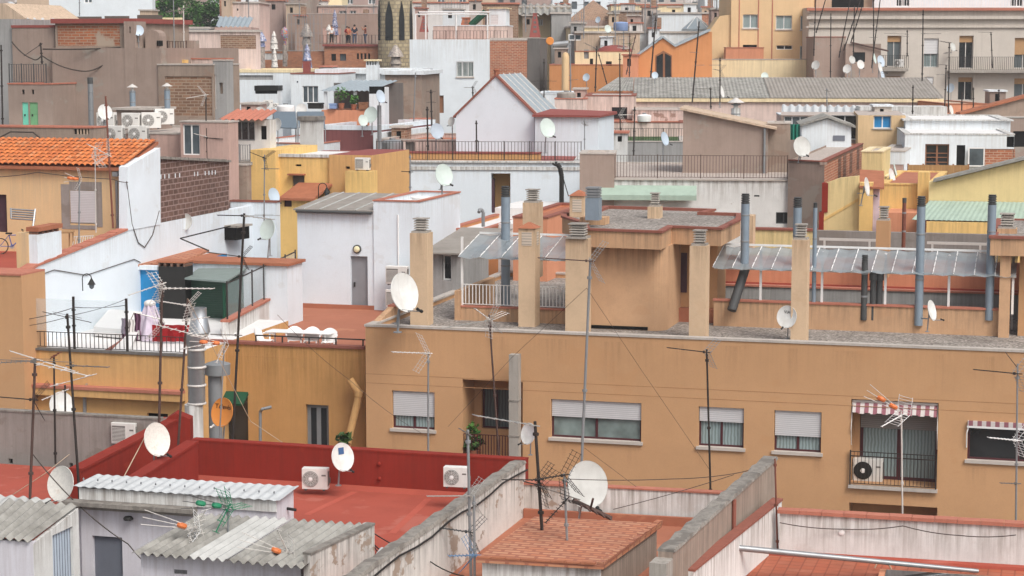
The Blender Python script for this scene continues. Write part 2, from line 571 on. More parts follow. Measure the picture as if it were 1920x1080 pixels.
def holed(mb,fr,s0,s1,z0,z1,holes,d=0,rev=.2):
 hs=[(max(a,s0),min(b,s1),max(c,z0),min(e,z1))for a,b,c,e in holes]
 hs=[h for h in hs if h[1]-h[0]>.01 and h[3]-h[2]>.01]
 X=sorted({s0,s1,*[h[0]for h in hs],*[h[1]for h in hs]})
 Z=sorted({z0,z1,*[h[2]for h in hs],*[h[3]for h in hs]})
 q=fr.pt
 for a,b in zip(X,X[1:]):
  run=None
  for c,e in zip(Z,Z[1:]):
   m,n=(a+b)/2,(c+e)/2
   if any(h[0]<m<h[1]and h[2]<n<h[3]for h in hs):
    if run is not None:
     mb.quad(q(a,d,run),q(b,d,run),q(b,d,c),q(a,d,c))
    run=None
   elif run is None:
    run=c
  if run is not None:
   mb.quad(q(a,d,run),q(b,d,run),q(b,d,z1),q(a,d,z1))
 for a,b,c,e in hs:
  r=d+rev
  mb.quad(q(a,d,c),q(a,r,c),q(b,r,c),q(b,d,c))
  mb.quad(q(a,d,e),q(b,d,e),q(b,r,e),q(a,r,e))
  mb.quad(q(a,d,c),q(a,d,e),q(a,r,e),q(a,r,c))
  mb.quad(q(b,d,c),q(b,r,c),q(b,r,e),q(b,d,e))
def fill(b,fr,rc,o,d=0):
 0
 s0,s1,z0,z1=rc
 k=o.get('k','win')
 r=o.get('r',.14)
 fm,pm=o.get('fm','white_metal'),o.get('pm','pane')
 w=o.get('fw',.05)
 e=.003
 if k=='dark':
  MB().box(fr,s0+e,s1-e,d+r,d+r+.05,z0+e,z1-e).to(b,o.get('n','opening'),o.get('m','black_matte'))
  return
 if k=='vent':
  MB().box(fr,s0+e,s1-e,d+.02,d+.06,z0+e,z1-e).to(b,'vent',o.get('m','vent_slats'))
  return
 if k=='door':
  o_=MB().box(fr,s0+e,s1-e,d+r,d+r+.05,z0+e,z1-e).to(b,'door',o.get('m','door_grey'))
  hs=s0+.1 if o.get('h',1)>0 else s1-.12
  MB().box(fr,hs,hs+.05,d+r-.05,d+r,z0+(z1-z0)*.46,z0+(z1-z0)*.54).to(o_,'handle','black')
  return
 name=o.get('n','window')
 m=MB()
 for a,c,f,g in((s0,s0+w,z0,z1),(s1-w,s1,z0,z1),(s0+w,s1-w,z0,z0+w),(s0+w,s1-w,z1-w,z1)):
  m.box(fr,a+(e if a==s0 else 0),c-(e if c==s1 else 0),d+r,d+r+.05,f+(e if f==z0 else 0),g-(e if g==z1 else 0))
 nm=o.get('p',2)
 for i in range(1,nm):
  x=s0+(s1-s0)*i/nm
  m.box(fr,x-w*.6,x+w*.6,d+r-.004,d+r+.045,z0+w,z1-w)
 for t in o.get('bars',()):
  y=z0+(z1-z0)*t
  m.box(fr,s0+w,s1-w,d+r-.006,d+r+.03,y-.02,y+.02)
 wo=m.to(b,name,fm)
 MB().box(fr,s0+w*.6,s1-w*.6,d+r+.025,d+r+.04,z0+w*.6,z1-w*.6).to(wo,'pane',pm)
 sh=o.get('sh',0)
 if sh:
  MB().box(fr,s0+.02,s1-.02,d+r-.07,d+r-.03,z1-(z1-z0)*sh,z1-.005).to(wo,'shutter',o.get('sm','shutter'))
 if o.get('sill',0):
  MB().box(fr,s0-.06,s1+.06,d-.07,d+r-.01,z0-o['sill'],z0-.004 if False else z0+.004).to(wo,'sill',o.get('lm','sill'))
 if o.get('rail',0):
  rl=MB()
  n=max(3,int((s1-s0)/.12))
  zr=z0+(z1-z0)*o['rail']
  for i in range(n+1):
   x=s0+(s1-s0)*i/n
   rl.box(fr,x-.008,x+.008,d-.06,d-.044,z0,zr)
  rl.box(fr,s0,s1,d-.066,d-.038,zr,zr+.03)
  rl.to(wo,'grille',o.get('gm','dark_iron'))
def bldg(b,px,py,Y,x1,depth,wins=(),deg=DEG,wall='white',zb=0.,par=0.,pt=.2,cop='coping',ch=.06,ov=.03,roof='terracotta',fr=None,rev=.22,zt=None):
 0
 if fr is None:
  fr=FP(px,py,Y,deg)
  s0,z1=0.,fr.O.z
 else:
  s0,z1=fr.sz(px,py)
 if zt is not None:
  z1=zt
 s1=fr.S(x1,z1)
 if isinstance(b,tuple):
  b=thing(b[0],b[1],b[2],fr.pt((s0+s1)/2,depth/2,zb),b[3]if len(b)>3 else None)
 rcs=[]
 for w in wins:
  o=w[4]if len(w)>4 else{}
  rcs.append((fr.rc(*w[:4]),o))
 q=fr.pt
 m=MB()
 holes=[r for r,o in rcs if not o.get('flat')]
 holed(m,fr,s0,s1,zb,z1,holes,rev=rev)
 m.quad(q(s1,0,zb),q(s1,depth,zb),q(s1,depth,z1),q(s1,0,z1))
 m.quad(q(s0,depth,zb),q(s0,0,zb),q(s0,0,z1),q(s0,depth,z1))
 m.quad(q(s1,depth,zb),q(s0,depth,zb),q(s0,depth,z1),q(s1,depth,z1))
 zr=z1-par
 if par:
  a0,a1,b0,b1=s0+pt,s1-pt,pt,depth-pt
  for(x,y),(x2,y2)in(((a0,b0),(a0,b1)),((a0,b1),(a1,b1)),((a1,b1),(a1,b0)),((a1,b0),(a0,b0))):
   m.quad(q(x,y,zr),q(x2,y2,zr),q(x2,y2,z1),q(x,y,z1))
 m.to(b,'wall',wall)
 if roof:
  i=pt if par else 0
  MB().quad(q(s0+i,i,zr),q(s1-i,i,zr),q(s1-i,depth-i,zr),q(s0+i,depth-i,zr)).to(b,'roof',roof)
 if cop:
  m=MB()
  t=pt if par else .25
  for a,c,e,f in((s0-ov,s1+ov,-ov,t+ov),(s0-ov,s1+ov,depth-t-ov,depth+ov),(s0-ov,s0+t+ov,t+ov,depth-t-ov),(s1-t-ov,s1+ov,t+ov,depth-t-ov)):
   m.box(fr,a,c,e,f,z1-(0 if par else .0),z1+ch)
  m.to(b,'coping',cop)
 for r,o in rcs:
  fill(b,fr,r,o)
 return b,fr,(s0,s1,z1)
def prismb(b,fr,pts,a,c,mat,kind='sz',name='wall'):
 m=MB().prism(fr,pts,kind,a,c)
 return m.to(b,name,mat)
def railing(b,fr,s0,s1,d,z0,z1,mat='dark_iron',gap=.12,r=.008,posts=0,name='railing',top=.02):
 m=MB()
 n=max(2,int(abs(s1-s0)/gap))
 for i in range(n+1):
  x=s0+(s1-s0)*i/n
  m.box(fr,x-r,x+r,d-r,d+r,z0+.06,z1)
 a,c=min(s0,s1),max(s0,s1)
 m.box(fr,a,c,d-.02,d+.02,z1,z1+top)
 m.box(fr,a,c,d-.015,d+.015,z0+.04,z0+.06)
 for i in range(posts+1 if posts else 0):
  x=s0+(s1-s0)*i/posts
  m.box(fr,x-.02,x+.02,d-.021,d+.021,z0,z1+top+.03)
 return m.to(b,name,mat)
def vent_cap(b,fr,s,d,z,w,h=.45,n=4,name='vent_cap',mat='concrete'):
 0
 m=MB()
 m.box(fr,s-w*.72,s+w*.72,d-w*.72,d+w*.72,z,z+h*.14)
 m.box(fr,s-w*.36,s+w*.36,d-w*.36,d+w*.36,z+h*.14,z+h*.95)
 for i in range(n):
  zz=z+h*(.26+.7*i/n)
  m.hexa([fr.pt(s+x*w*.56,d+y*w*.56,zz)for x,y in((-1,-1),(1,-1),(1,1),(-1,1))]+[fr.pt(s+x*w*.48,d+y*w*.48,zz+h*.1)for x,y in((-1,-1),(1,-1),(1,1),(-1,1))])
 m.box(fr,s-w*.62,s+w*.62,d-w*.62,d+w*.62,z+h*.96,z+h*1.04)
 return m.to(b,name,mat)
def pillar(b,fr,s0,s1,d0,d1,z0,z1,mat='pillar',cap='vent',name='chimney'):
 c=MB().box(fr,s0,s1,d0,d1,z0,z1).to(b,name,mat)
 w,s,d=(s1-s0),(s0+s1)/2,(d0+d1)/2
 if cap=='vent':
  vent_cap(c,fr,s,d,z1,w*.62)
 elif cap=='pyramid':
  m=MB()
  e=w*.56
  q=[fr.pt(s-e,d0-.05,z1),fr.pt(s+e,d0-.05,z1),fr.pt(s+e,d1+.05,z1),fr.pt(s-e,d1+.05,z1)]
  t=[fr.pt(s-e*.12,d-.02,z1+.18),fr.pt(s+e*.12,d-.02,z1+.18),fr.pt(s+e*.12,d+.02,z1+.18),fr.pt(s-e*.12,d+.02,z1+.18)]
  m.hexa(q+t).to(c,'chimney_cap','clay_old')
  MB().box(fr,s-w*.3,s+w*.3,d0-.012,d0-.003,z1-.55,z1-.12).to(c,'louver','louver')
  MB().box(fr,s1+.003,s1+.012,d-w*.22,d+w*.22,z1-.55,z1-.12).to(c,'louver','louver')
 return c
def flue(label,px,ytop,ybot,Y,wpx,mat='flue_blue',cap='rings',group=None,sq=False,base=None):
 p0,p1=P(px,ytop,Y),P(px,ybot,Y)
 w=wpx*Y/FPX/2
 t=thing('metal_flue',label,'flue pipe',(p0 .x,p0 .y,p1 .z),group)
 x,y=p0 .x,p0 .y
 fr=Fr(V((x,y,0)),DEG)
 if sq:
  MB().box(fr,-w,w,-w,w,p1 .z,p0 .z-w*1.6).to(t,'pipe',mat)
  m=MB()
  for i in range(4):
   z=p0 .z-w*1.6+w*.4*i
   m.box(fr,-w*.98,w*.98,-w*.98,w*.98,z+w*.1,z+w*.36)
  m.box(fr,-w*.8,w*.8,-w*.8,w*.8,p0 .z-w*1.6,p0 .z-w*.1).to(t,'cowl','flue_grey')
 else:
  prof=[(w,0),(w,p0 .z-p1 .z-w*2.4)]
  MB().lathe((x,y,p1 .z),prof,16).to(t,'pipe',mat,True)
  m=MB()
  H=p0 .z-w*2.4
  if cap=='rings':
   pr=[(w*.8,0)]
   for i in range(4):
    h=w*.55*i
    pr+=[(w*.8,h+w*.1),(w*1.04,h+w*.1),(w*1.04,h+w*.35),(w*.8,h+w*.4)]
   m.lathe((x,y,H),pr+[(w*.95,w*2.3),(w*.95,w*2.4)],16).to(t,'cowl','flue_dark')
  elif cap=='hat':
   m.lathe((x,y,H),[(w*.55,0),(w*.55,w*1.2),(w*1.9,w*1.2),(w*.15,w*2.3)],16).to(t,'cowl','alu_pale')
  elif cap=='open':
   m.lathe((x,y,H),[(w,0),(w*1.06,w*.1),(w*1.06,w*2.3),(w*.8,w*2.4),(w*.8,w*.3)],16).to(t,'cowl','flue_dark')
 for k in(.35,.7):
  z=p1 .z+(p0 .z-p1 .z)*k
  MB().lathe((x,y,z),[(w*1.0,0),(w*1.07,.01),(w*1.07,.05),(w,.06)],16).to(t,'clamp_ring','flue_grey')if not sq else None
 return t
DISH={}
def dish_proto(mat):
 t=thing('satellite_dish','x','satellite dish',(0,0,0))
 n=28
 def f(u,v):
  a,r=u*6.28319,.02+.48*v
  return V((r*math.cos(a),.09-.36*r*r,r*1.06*math.sin(a)))
 m=MB().grid(f,n,6)
 k=len(m.v)
 m.grid(lambda u,v:f(1-u,v)+V((0,.018,0)),n,6)
 m.grid(lambda u,v:f(u,1)+V((0,.018*v-.006+.012*v,0))*1+f(u,1).normalized()*.006*(1-abs(2*v-1)),n,2)
 m.add([f(i/n,0)for i in range(n)],[tuple(range(n))])
 m.to(t,'reflector',mat,True)
 MB().tube((0,.02,-.5),(0,-.5,-.6),.014,n=6).tube((-.22,.02,-.44),(0,-.46,-.59),.006,n=4).tube((.22,.02,-.44),(0,-.46,-.59),.006,n=4).to(t,'arm','galv')
 MB().lathe((0,-.5,-.6),[(.03,-.02),(.045,0),(.045,.05),(.03,.06),(.03,.13),(.042,.14),(.042,.19)],10,V((0,.85,.53))).to(t,'converter','black' if mat!='dish_orange' else 'alu_pale',True)
 MB().wbox((0,.15,-.06),.14,.1,.2).tube((0,.2,.04),(0,.2,-.34),.03,n=8).to(t,'bracket','galv')
 return t
def dish(label,cx,cy,w,h,Y,mat='dish_white',face=1,tilt=14,mast=None,roll=0,group='satellite dishes on the rooftops',text=None,tm='black',wallarm=None):
 c=P(cx,cy,Y)
 D=h*Y/FPX/1.04
 yaw=math.acos(min(.99,w/h))*face
 M=Matrix.Translation(c)@Matrix.Rotation(yaw,4,'Z')@Matrix.Rotation(rad(-tilt),4,'X')@Matrix.Rotation(rad(roll),4,'Y')@Matrix.Scale(D,4)
 if mat not in DISH:
  DISH[mat]=o=dish_proto(mat)
  o.matrix_world=M
  MW[o.name]=M
  for ch in KIDS(o):
   MW[ch.name]=M
 else:
  o=copy_tree(DISH[mat],M)
 tag(o,label,'satellite dish',group)
 back=M@V((0,.2,-.1))
 if mast:
  foot=P(mast[0],mast[1],back.y)if isinstance(mast,tuple)else back-V((0,0,mast))
  MB().tube(back,foot,.025,n=8).tube(foot,foot+V((0,0,.02)),.09,n=8).to(o,'mount_pole','galv')
 if wallarm:
  MB().path([back,back+V((0,.05,-.18)),back+V((wallarm[0],wallarm[1],-.2))],.02,6).to(o,'wall_arm','galv')
 if text:
  for s,x,z,size,m_ in text:
   letter(o,s,M,x,z,size,m_)
 return o
def letter(parent,s,M,x,z,size,m):
 cu=bpy.data.curves.new('lettering','FONT')
 cu.body,cu.size,cu.align_x,cu.align_y,cu.extrude=s,size,'CENTER','CENTER',.002
 tmp=bpy.data.objects.new('lettering_src',cu)
 COL.objects.link(tmp)
 dg=bpy.context.evaluated_depsgraph_get()
 me=bpy.data.meshes.new_from_object(tmp.evaluated_get(dg))
 bpy.data.objects.remove(tmp)
 for v in me.vertices:
  a,b=v.co.x+x,v.co.y+z
  r2=a*a+(b/1.06)**2
  v.co=V((a,.09-.36*r2-.012-v.co.z,b))
 me.materials.clear()
 me.materials.append(MATS[m])
 o=bpy.data.objects.new('lettering',me)
 COL.objects.link(o)
 o.parent=parent
 MW[o.name]=M
 return o
AC={}
def ac_proto(kind):
 t=thing('air_conditioner','x','air conditioner',(0,0,0))
 W,H,Dp=.84,.68,.32
 body=MB().wbox((0,Dp/2,H/2+.04),W,Dp,H).to(t,'body','ac_white',bev=.015)
 cx=-.13
 if kind=='fan':
  MB().lathe((cx,-.004,H/2+.04),[(.255,0),(.255,.015),(.235,.02)],28,V((0,-1,0))).to(t,'fan_grille','ac_grille')
  m=MB()
  for r in(.08,.13,.18,.23):
   m.path([(cx+r*math.cos(i*.2618),-.03,H/2+.04+r*math.sin(i*.2618))for i in range(25)],.006,4)
  for i in range(12):
   a=i*.5236
   m.tube((cx+.06*math.cos(a),-.03,H/2+.04+.06*math.sin(a)),(cx+.24*math.cos(a),-.03,H/2+.04+.24*math.sin(a)),.004,n=4)
  m.to(t,'fan_guard','ac_white')
  MB().lathe((cx,-.02,H/2+.04),[(.06,0),(.06,.012),(.03,.02)],16,V((0,-1,0))).to(t,'fan_hub','white_plastic',True)
 elif kind=='dark':
  MB().lathe((cx,-.004,H/2+.04),[(.26,0),(.26,.015),(.24,.02)],28,V((0,-1,0))).to(t,'fan_grille','black')
  MB().lathe((cx,-.026,H/2+.04),[(.07,0),(.07,.012),(.03,.02)],16,V((0,-1,0))).to(t,'fan_hub','white_plastic',True)
 else:
  m=MB()
  m.wbox((cx-.02,-.006,H/2+.04),.46,.012,.5).to(t,'fan_grille','ac_grille')
  m=MB()
  for i in range(11):
   m.wbox((cx-.02,-.018,.12+.044*i),.46,.012,.014)
  m.to(t,'grille_slats','ac_white')
 m=MB()
 for i in range(5):
  m.wbox((W/2+.004,.07+.045*i,H/2+.04),.008,.018,H*.7)
 m.wbox((W/2+.02,.26,.3),.04,.08,.16).to(t,'side_panel','ac_grille')
 MB().wbox((.3,-.003,.5),.14,.006,.05).to(t,'badge','ac_grille')
 MB().wbox((-.3,Dp/2,.02),.06,Dp+.06,.04).wbox((.3,Dp/2,.02),.06,Dp+.06,.04).to(t,'feet','flue_dark')
 return t
def ac(label,x0,y0,x1,y1,Y,kind='fan',yaw=0,sc=None,group='air conditioners on the rooftops'):
 0
 c=P((x0+x1)/2,y1,Y)
 s=sc or(x1-x0)*Y/FPX/.84
 M=Matrix.Translation(c)@Matrix.Rotation(rad(-DEG+yaw),4,'Z')@Matrix.Scale(s,4)
 if kind not in AC:
  AC[kind]=o=ac_proto(kind)
  o.matrix_world=M
  MW[o.name]=M
 else:
  o=copy_tree(AC[kind],M)
 return tag(o,label,'air conditioner',group)
def aerial(mb,rf,p,d,L,n,el,r=.009,refl=0,vert=False,v=0,rs=.32):
 d=d.normalized()
 a,up=basis(d)
 e=up if vert else a
 mb.tube(p-d*.12,p+d*L,.014,n=5)
 for i in range(n):
  t=L*(.1+.9*i/max(1,n-1))
  k=el*(1.12-.35*i/max(1,n-1))
  c=p+d*t
  if v:
   mb.tube(c-e*k-d*v*k,c,r,n=4).tube(c,c+e*k-d*v*k,r,n=4)
  else:
   mb.tube(c-e*k,c+e*k,r,n=4)
 mb.wbox(p+d*L*.08,.05,.05,.06)
 if refl:
  o=a if vert else up
  for sg in(1,-1):
   w=(o*sg*.8-d*.55 if refl==1 else o*sg*.75+d*.45).normalized()
   for i in range(6):
    c=p+w*(.06+rs*i/4)
    rf.tube(c-e*rs*.8,c+e*rs*.8,.005,n=4)
   for k in(-.6,0,.6):
    rf.tube(p+e*rs*k,p+e*rs*k+w*(.06+rs*1.3),.006,n=4)
def triple(mb,og,rf,p,d,L,n=2):
 0
 d=d.normalized()
 a,up=basis(d)
 for k in(-1,0,1):
  mb.tube(p+up*.02*k+d*.05,p+up*.16*k+d*L,.009,n=5)
 for i in range(n):
  og.append(MB())
  og[-1].lathe(p+d*L*(.25+.35*i),[(.03,-.05),(.1,-.04),(.12,0),(.1,.05),(.03,.06)],8,up)
 for sg in(1,-1):
  w=(up*sg*.85+d*.35).normalized()
  for i in range(6):
   c=p-d*.06+w*(.04+.07*i)
   rf.tube(c-a*.28,c+a*.28,.006,n=4)
  for k in(-.28,.28):
   rf.tube(p-d*.06+a*k,p-d*.06+a*k+w*.42,.007,n=4)
def mast(label,xt,yt,xb,yb,Y,r=.02,mat='rust_pole',ants=(),group='aerial masts on the rooftops',am='aerial_metal',Yb=None):
 t0,b0=P(xt,yt,Y),P(xb,yb,Yb or Y)
 t=thing('antenna_mast',label,'aerial mast',b0,group)
 MB().tube(b0,t0,r,r*.85,n=8).to(t,'pole',mat,True)
 mid=b0+(t0-b0)*.12
 for k in(.1,.5,.93):
  c=b0+(t0-b0)*k
  MB().tube(c-V((0,0,.03)),c+V((0,0,.03)),r*1.7,n=8).to(t,'clamp',mat)
 ax=(t0-b0)
 for A in ants:
  kind,py,dx,dy,n=A[:5]
  kw=A[5]if len(A)>5 else{}
  k=(py-yt)/(yb-yt)if yb!=yt else 0
  p=t0+(b0-t0)*k-V((0,r+.015,0))
  dz=kw.get('dz',.35)
  px_=xt+(xb-xt)*k
  q=P(px_+dx,py+dy,p.y)
  dv=q-p
  L=dv.length
  dv=dv+V((0,-dz*L,0))
  mm=kw.get('m',am)
  m,rf,og=MB(),MB(),[]
  el=kw.get('el',.12)
  if kind=='y':
   aerial(m,rf,p,dv,L,n,el,kw.get('r',.009),kw.get('rf',1),kw.get('v',False),0,kw.get('rs',.32))
  elif kind=='l':
   aerial(m,rf,p,dv,L,n,el,.011,0,kw.get('v',False),kw.get('sw',0))
  elif kind=='t':
   triple(m,og,rf,p,dv,L,n)
  elif kind=='d':
   a,up=basis(dv)
   m.tube(p-dv,p+dv,.009,n=5).tube(p+V((0,0,.05))-dv*.6,p+V((0,0,.05))+dv*.6,.005,n=4).wbox(p,.07,.06,.08)
  a_o=m.to(t,'aerial',mm)
  if rf.v:
   rf.to(a_o,'reflector',kw.get('rm',mm))
  for o_ in og:
   o_.to(a_o,'amplifier',kw.get('om','orange_plastic'))
 return t
def cable(label,pts,r=.008,mat='cable',sag=0.,name='cable',cat='cable',group='cables across the roofs'):
 0
 ps=[P(*p)for p in pts]
 out=[]
 for a,b in zip(ps,ps[1:]):
  n=6 if sag else 1
  for i in range(n):
   k=i/n
   q=a+(b-a)*k
   out.append(q-V((0,0,4*sag*k*(1-k))))
 out.append(ps[-1])
 o=mkobj(name,MB().path(out,r,5),mat)
 return tag(o,label,cat,group)
def lamp(label,px,py,Y,s=1.,face=1):
 c=P(px,py,Y)
 t=thing('wall_lantern',label,'wall lantern',c)
 m=MB()
 pts=[c+V((-.16*s*face,.02,-.35*s)),c+V((-.16*s*face,0,.1*s))]
 pts+=[c+V((face*s*(-.16*math.cos(a)),0,.1*s+.16*s*math.sin(a)))for a in(.5,1,1.57,2.1,2.7,3.14)]
 m.path(pts,.018*s,6).to(t,'arm','black')
 e=c+V((.16*s*face,0,.1*s))
 MB().lathe(e,[(.02,0),(.05*s,-.05*s),(.13*s,-.2*s),(.15*s,-.22*s)],12).to(t,'shade','black',True)
 MB().lathe(e,[(.1*s,-.215*s),(.08*s,-.33*s),(.03*s,-.38*s)],12).to(t,'glass','pane',True)
 return t
plain('red_seam','b25a4a',.8,.2,var=.5,dcol='a9483a',sc=4)
plain('door_plank','b4bfcc',.6,.3,var=.3)
brick('brick_block','6b5046','574138','96807a',bw=.42,bh=.2,ms=.022,dirt=.4)
slats('louver_dark','2d4a3c',.08)
rusty('roof_seam','b25a4a','a9483a',.5,0)
plaster('pink_peel','d2bab0',.5,.5,.9,'7d6a62','8f7468',1.,drip=1.,pth=.56,sc=1.6)
plain('turq_tarp','2a7a68',.7,.2,var=.3)
plain('dish_mark','3f5f8a',.5,.3,var=.1)
plain('comb_blue','6a88a8',.5,.4,.2,var=.2)
plain('tan_joint','a67c58',.9,.1,var=.3)
plain('aerial_metal','77716c',.5,.4,.3,var=.3)
def stainmat():
 s=NT('rain_stain',.95,.1)
 s.b.inputs['Base Color'].default_value=hx('7d5f46')
 st=s.noise(s.coord('UV',(7,.35,1)),1.2,4,.7)
 sep=s.n('ShaderNodeSeparateXYZ')
 s.l(s.coord('Generated'),sep.inputs[0])
 f=s.math('MULTIPLY',s.ramp(st,.42,.72),s.math('POWER',sep.outputs[2],1.4))
 ex=s.math('MULTIPLY',s.ramp(sep.outputs[0],0,.25),s.ramp(sep.outputs[0],.75,1,1,0))
 s.l(s.math('MULTIPLY',s.math('MULTIPLY',f,ex),.2),s.b.inputs['Alpha'])
stainmat()
def streak(b,fr,x0,y0,x1,y1,d=-.005):
 s0,s1,z0,z1=fr.rc(x0,y0,x1,y1)
 MB().quad(fr.pt(s0,d,z0),fr.pt(s1,d,z0),fr.pt(s1,d,z1),fr.pt(s0,d,z1)).to(b,'rain_streak','rain_stain')
cam=bpy.data.objects.new('camera',bpy.data.cameras.new('camera'))
COL.objects.link(cam)
cam.location=CAM
cam.rotation_euler=(rad(90)-PIT,0,0)
cam.data.sensor_width=36
cam.data.lens=FPX/1920*36
cam.data.clip_end=6000
SC.camera=cam
w=bpy.data.worlds.new('World')
SC.world=w
w.use_nodes=True
nt=w.node_tree
sky=nt.nodes.new('ShaderNodeTexSky')
sky.sky_type='NISHITA'
sky.sun_disc=False
SUN_EL,SUN_AZ=50,146
sky.sun_elevation,sky.sun_rotation=rad(SUN_EL),rad(SUN_AZ)
sky.dust_density,sky.air_density,sky.ozone_density=5,1,1
hs=nt.nodes.new('ShaderNodeHueSaturation')
hs.inputs['Saturation'].default_value=.4
nt.links.new(sky.outputs[0],hs.inputs['Color'])
bg=nt.nodes['Background']
bg.inputs['Strength'].default_value=.138
nt.links.new(hs.outputs[0],bg.inputs['Color'])
sl=bpy.data.lights.new('sun','SUN')
sl.energy,sl.angle,sl.color=1.35,rad(24),(1,1,.95)
so=bpy.data.objects.new('sun',sl)
COL.objects.link(so)
sd=V((math.sin(rad(SUN_AZ))*math.cos(rad(SUN_EL)),math.cos(rad(SUN_AZ))*math.cos(rad(SUN_EL)),math.sin(rad(SUN_EL))))
so.rotation_euler=sd.to_track_quat('Z','Y').to_euler()
so.location=(0,0,80)
SC.view_settings.view_transform='Standard'
SC.view_settings.look='None'
SC.view_settings.exposure=.36
SC.cycles.use_denoising=True
SC.cycles.max_bounces=6
SC.cycles.transparent_max_bounces=12
g=mkobj('ground',MB().quad(V((-3000,-400,0)),V((3000,-400,0)),V((3000,5000,0)),V((-3000,5000,0))),'grey_dark')
tag(g,'grey street level far below the roofs','ground',kind='structure')
hz=NT('haze_air')
hz.t.nodes.remove(hz.b)
pv=hz.n('ShaderNodeVolumePrincipled')
pv.inputs['Density'].default_value=.0004
pv.inputs['Color'].default_value=(.9,.92,.95,1)
hz.l(pv.outputs[0],[n for n in hz.t.nodes if n.type=='OUTPUT_MATERIAL'][0].inputs['Volume'])
tag(mkobj('haze',MB().box(W0,-400,400,-30,460,-1,52),'haze_air'),'faint pale air between the roofs','haze',kind='stuff')
BW=dict(k='win',fm='burgundy',pm='curtain',fw=.06,sill=.09,p=2)
def bw(x0,y0,x1,y1,**k):
 return(x0,y0,x1,y1,dict(BW,**k))
wins=[bw(735,732,815,807,sh=.66),bw(1033,748,1202,829,sh=.45,pm='pane_green'),bw(1310,762,1394,841,sh=.37),bw(1452,769,1539,850,sh=.62),bw(1815,790,2005,872,pm='pane_dark'),(867,711,980,872,dict(flat=0,k='none')),(1596,748,1756,917,dict(k='none')),(1592,942,1754,1090,dict(k='none'))]
def _nofill(b,fr,rc,o,d=0):
 if o.get('k')!='none':
  return _fill0(b,fr,rc,o,d)
_fill0=fill
fill=_nofill
mainb,mf,(ms0,ms1,mz)=bldg(('apartment_building','tan apartment building with white roller shutters, burgundy frames and a gravel roof','apartment building'),685,612,62.3,2240,16,wins,wall='tan',par=.14,pt=.22,cop='coping_grey',ch=.07,roof='gravel',rev=.3)
mzr=mz-.14
m=MB()
for y in(701,718):
 s_,z_=mf.sz(700,y)
 m.box(mf,ms0,ms1,-.003,.01,z_-.012,z_+.004)
m.to(mainb,'joint','tan_joint')
s0,s1,z0,z1=mf.rc(867,711,980,872)
m=MB()
q=mf.pt
D_=1.3
m.quad(q(s0,.3,z0),q(s0,D_,z0),q(s0,D_,z1),q(s0,.3,z1)).quad(q(s1,.3,z0),q(s1,D_,z0),q(s1,D_,z1),q(s1,.3,z1))
m.quad(q(s0,.3,z1),q(s1,.3,z1),q(s1,D_,z1),q(s0,D_,z1)).quad(q(s0,.3,z0),q(s1,.3,z0),q(s1,D_,z0),q(s0,D_,z0))
wr=mf.rc(903,727,957,806,D_)
holed(m,mf,s0,s1,z0,z1,[wr],D_,.2)
m.to(mainb,'recess','tan')
fill(mainb,mf,wr,dict(BW,sill=0,pm='curtain_dark'),D_)
railing(mainb,mf,s0,s1-.5,.1,z0+.06,mf.sz(870,815)[1],'burgundy',.09,.012)
s0,s1,z0,z1=mf.rc(1596,748,1756,917)
D_=.75
m=MB()
m.quad(q(s0,.3,z0),q(s0,D_,z0),q(s0,D_,z1),q(s0,.3,z1)).quad(q(s1,.3,z0),q(s1,D_,z0),q(s1,D_,z1),q(s1,.3,z1))
m.quad(q(s0,.3,z1),q(s1,.3,z1),q(s1,D_,z1),q(s0,D_,z1)).quad(q(s0,.3,z0),q(s1,.3,z0),q(s1,D_,z0),q(s0,D_,z0))
wr=(s0+.2,s1-.02,z0+.02,z1-.25)
holed(m,mf,s0,s1,z0,z1,[wr],D_,.2)
m.to(mainb,'recess','tan')
fill(mainb,mf,wr,dict(k='win',n='balcony_door',fm='burgundy',pm='curtain',fw=.1,p=2,sh=.32,sm='shutter_grey',r=.1),D_)
m=MB().box(mf,s0-.03,s1+.03,-.12,.28,z0-.1,z0-.002)
m.to(mainb,'balcony_slab','coping_grey')
railing(mainb,mf,s0+.02,s1-.02,-.08,z0,z0+1.0,'dark_iron',.105,.008,1)
MB().box(mf,s0,s1,-.1,-.06,z0+.86,z0+.89).to(mainb,'railing','dark_iron')
aw=MB()
for i in range(14):
 a,b=s0+.05+(s1-s0-.1)*i/14,s0+.05+(s1-s0-.1)*(i+1)/14
 lo=z1-.38-.03*(i%2)
 aw.hexa([q(a,-.1,lo),q(b,-.1,lo),q(b,-.07,lo),q(a,-.07,lo),q(a,.1,z1-.1),q(b,.1,z1-.1),q(b,.12,z1-.08),q(a,.12,z1-.08)])
awn=thing('awning','red and white striped awning rolled up above the balcony with the air conditioner','awning',q((s0+s1)/2,0,z1-.3),'striped awnings on the tan facade')
aw.to(awn,'fabric','awning_stripes')
MB().tube(q(s0+.03,.12,z1-.07),q(s1-.03,.12,z1-.07),.05,n=8).to(awn,'roller','alu_pale')
MB().path([q(s0+.03,.1,z1-.1),q(s0+.02,-.05,z1-.9),q(s0+.02,.1,z1-1.4)],.015).path([q(s1-.03,.1,z1-.1),q(s1-.02,-.05,z1-.9),q(s1-.02,.1,z1-1.4)],.015).to(awn,'arm','alu_pale')
a0,a1,b0,b1=mf.rc(1815,788,2005,797)
awn=thing('awning','thin striped awning rolled tight above the dark window at the right edge','awning',q((a0+a1)/2,0,b1),'striped awnings on the tan facade')
MB().box(mf,a0,a1,-.1,-.02,b1-.14,b1).to(awn,'fabric','awning_stripes')
MB().box(mf,a0-.02,a1,-.11,-.02,b1-.2,b1-.145).to(awn,'roller','white_metal')
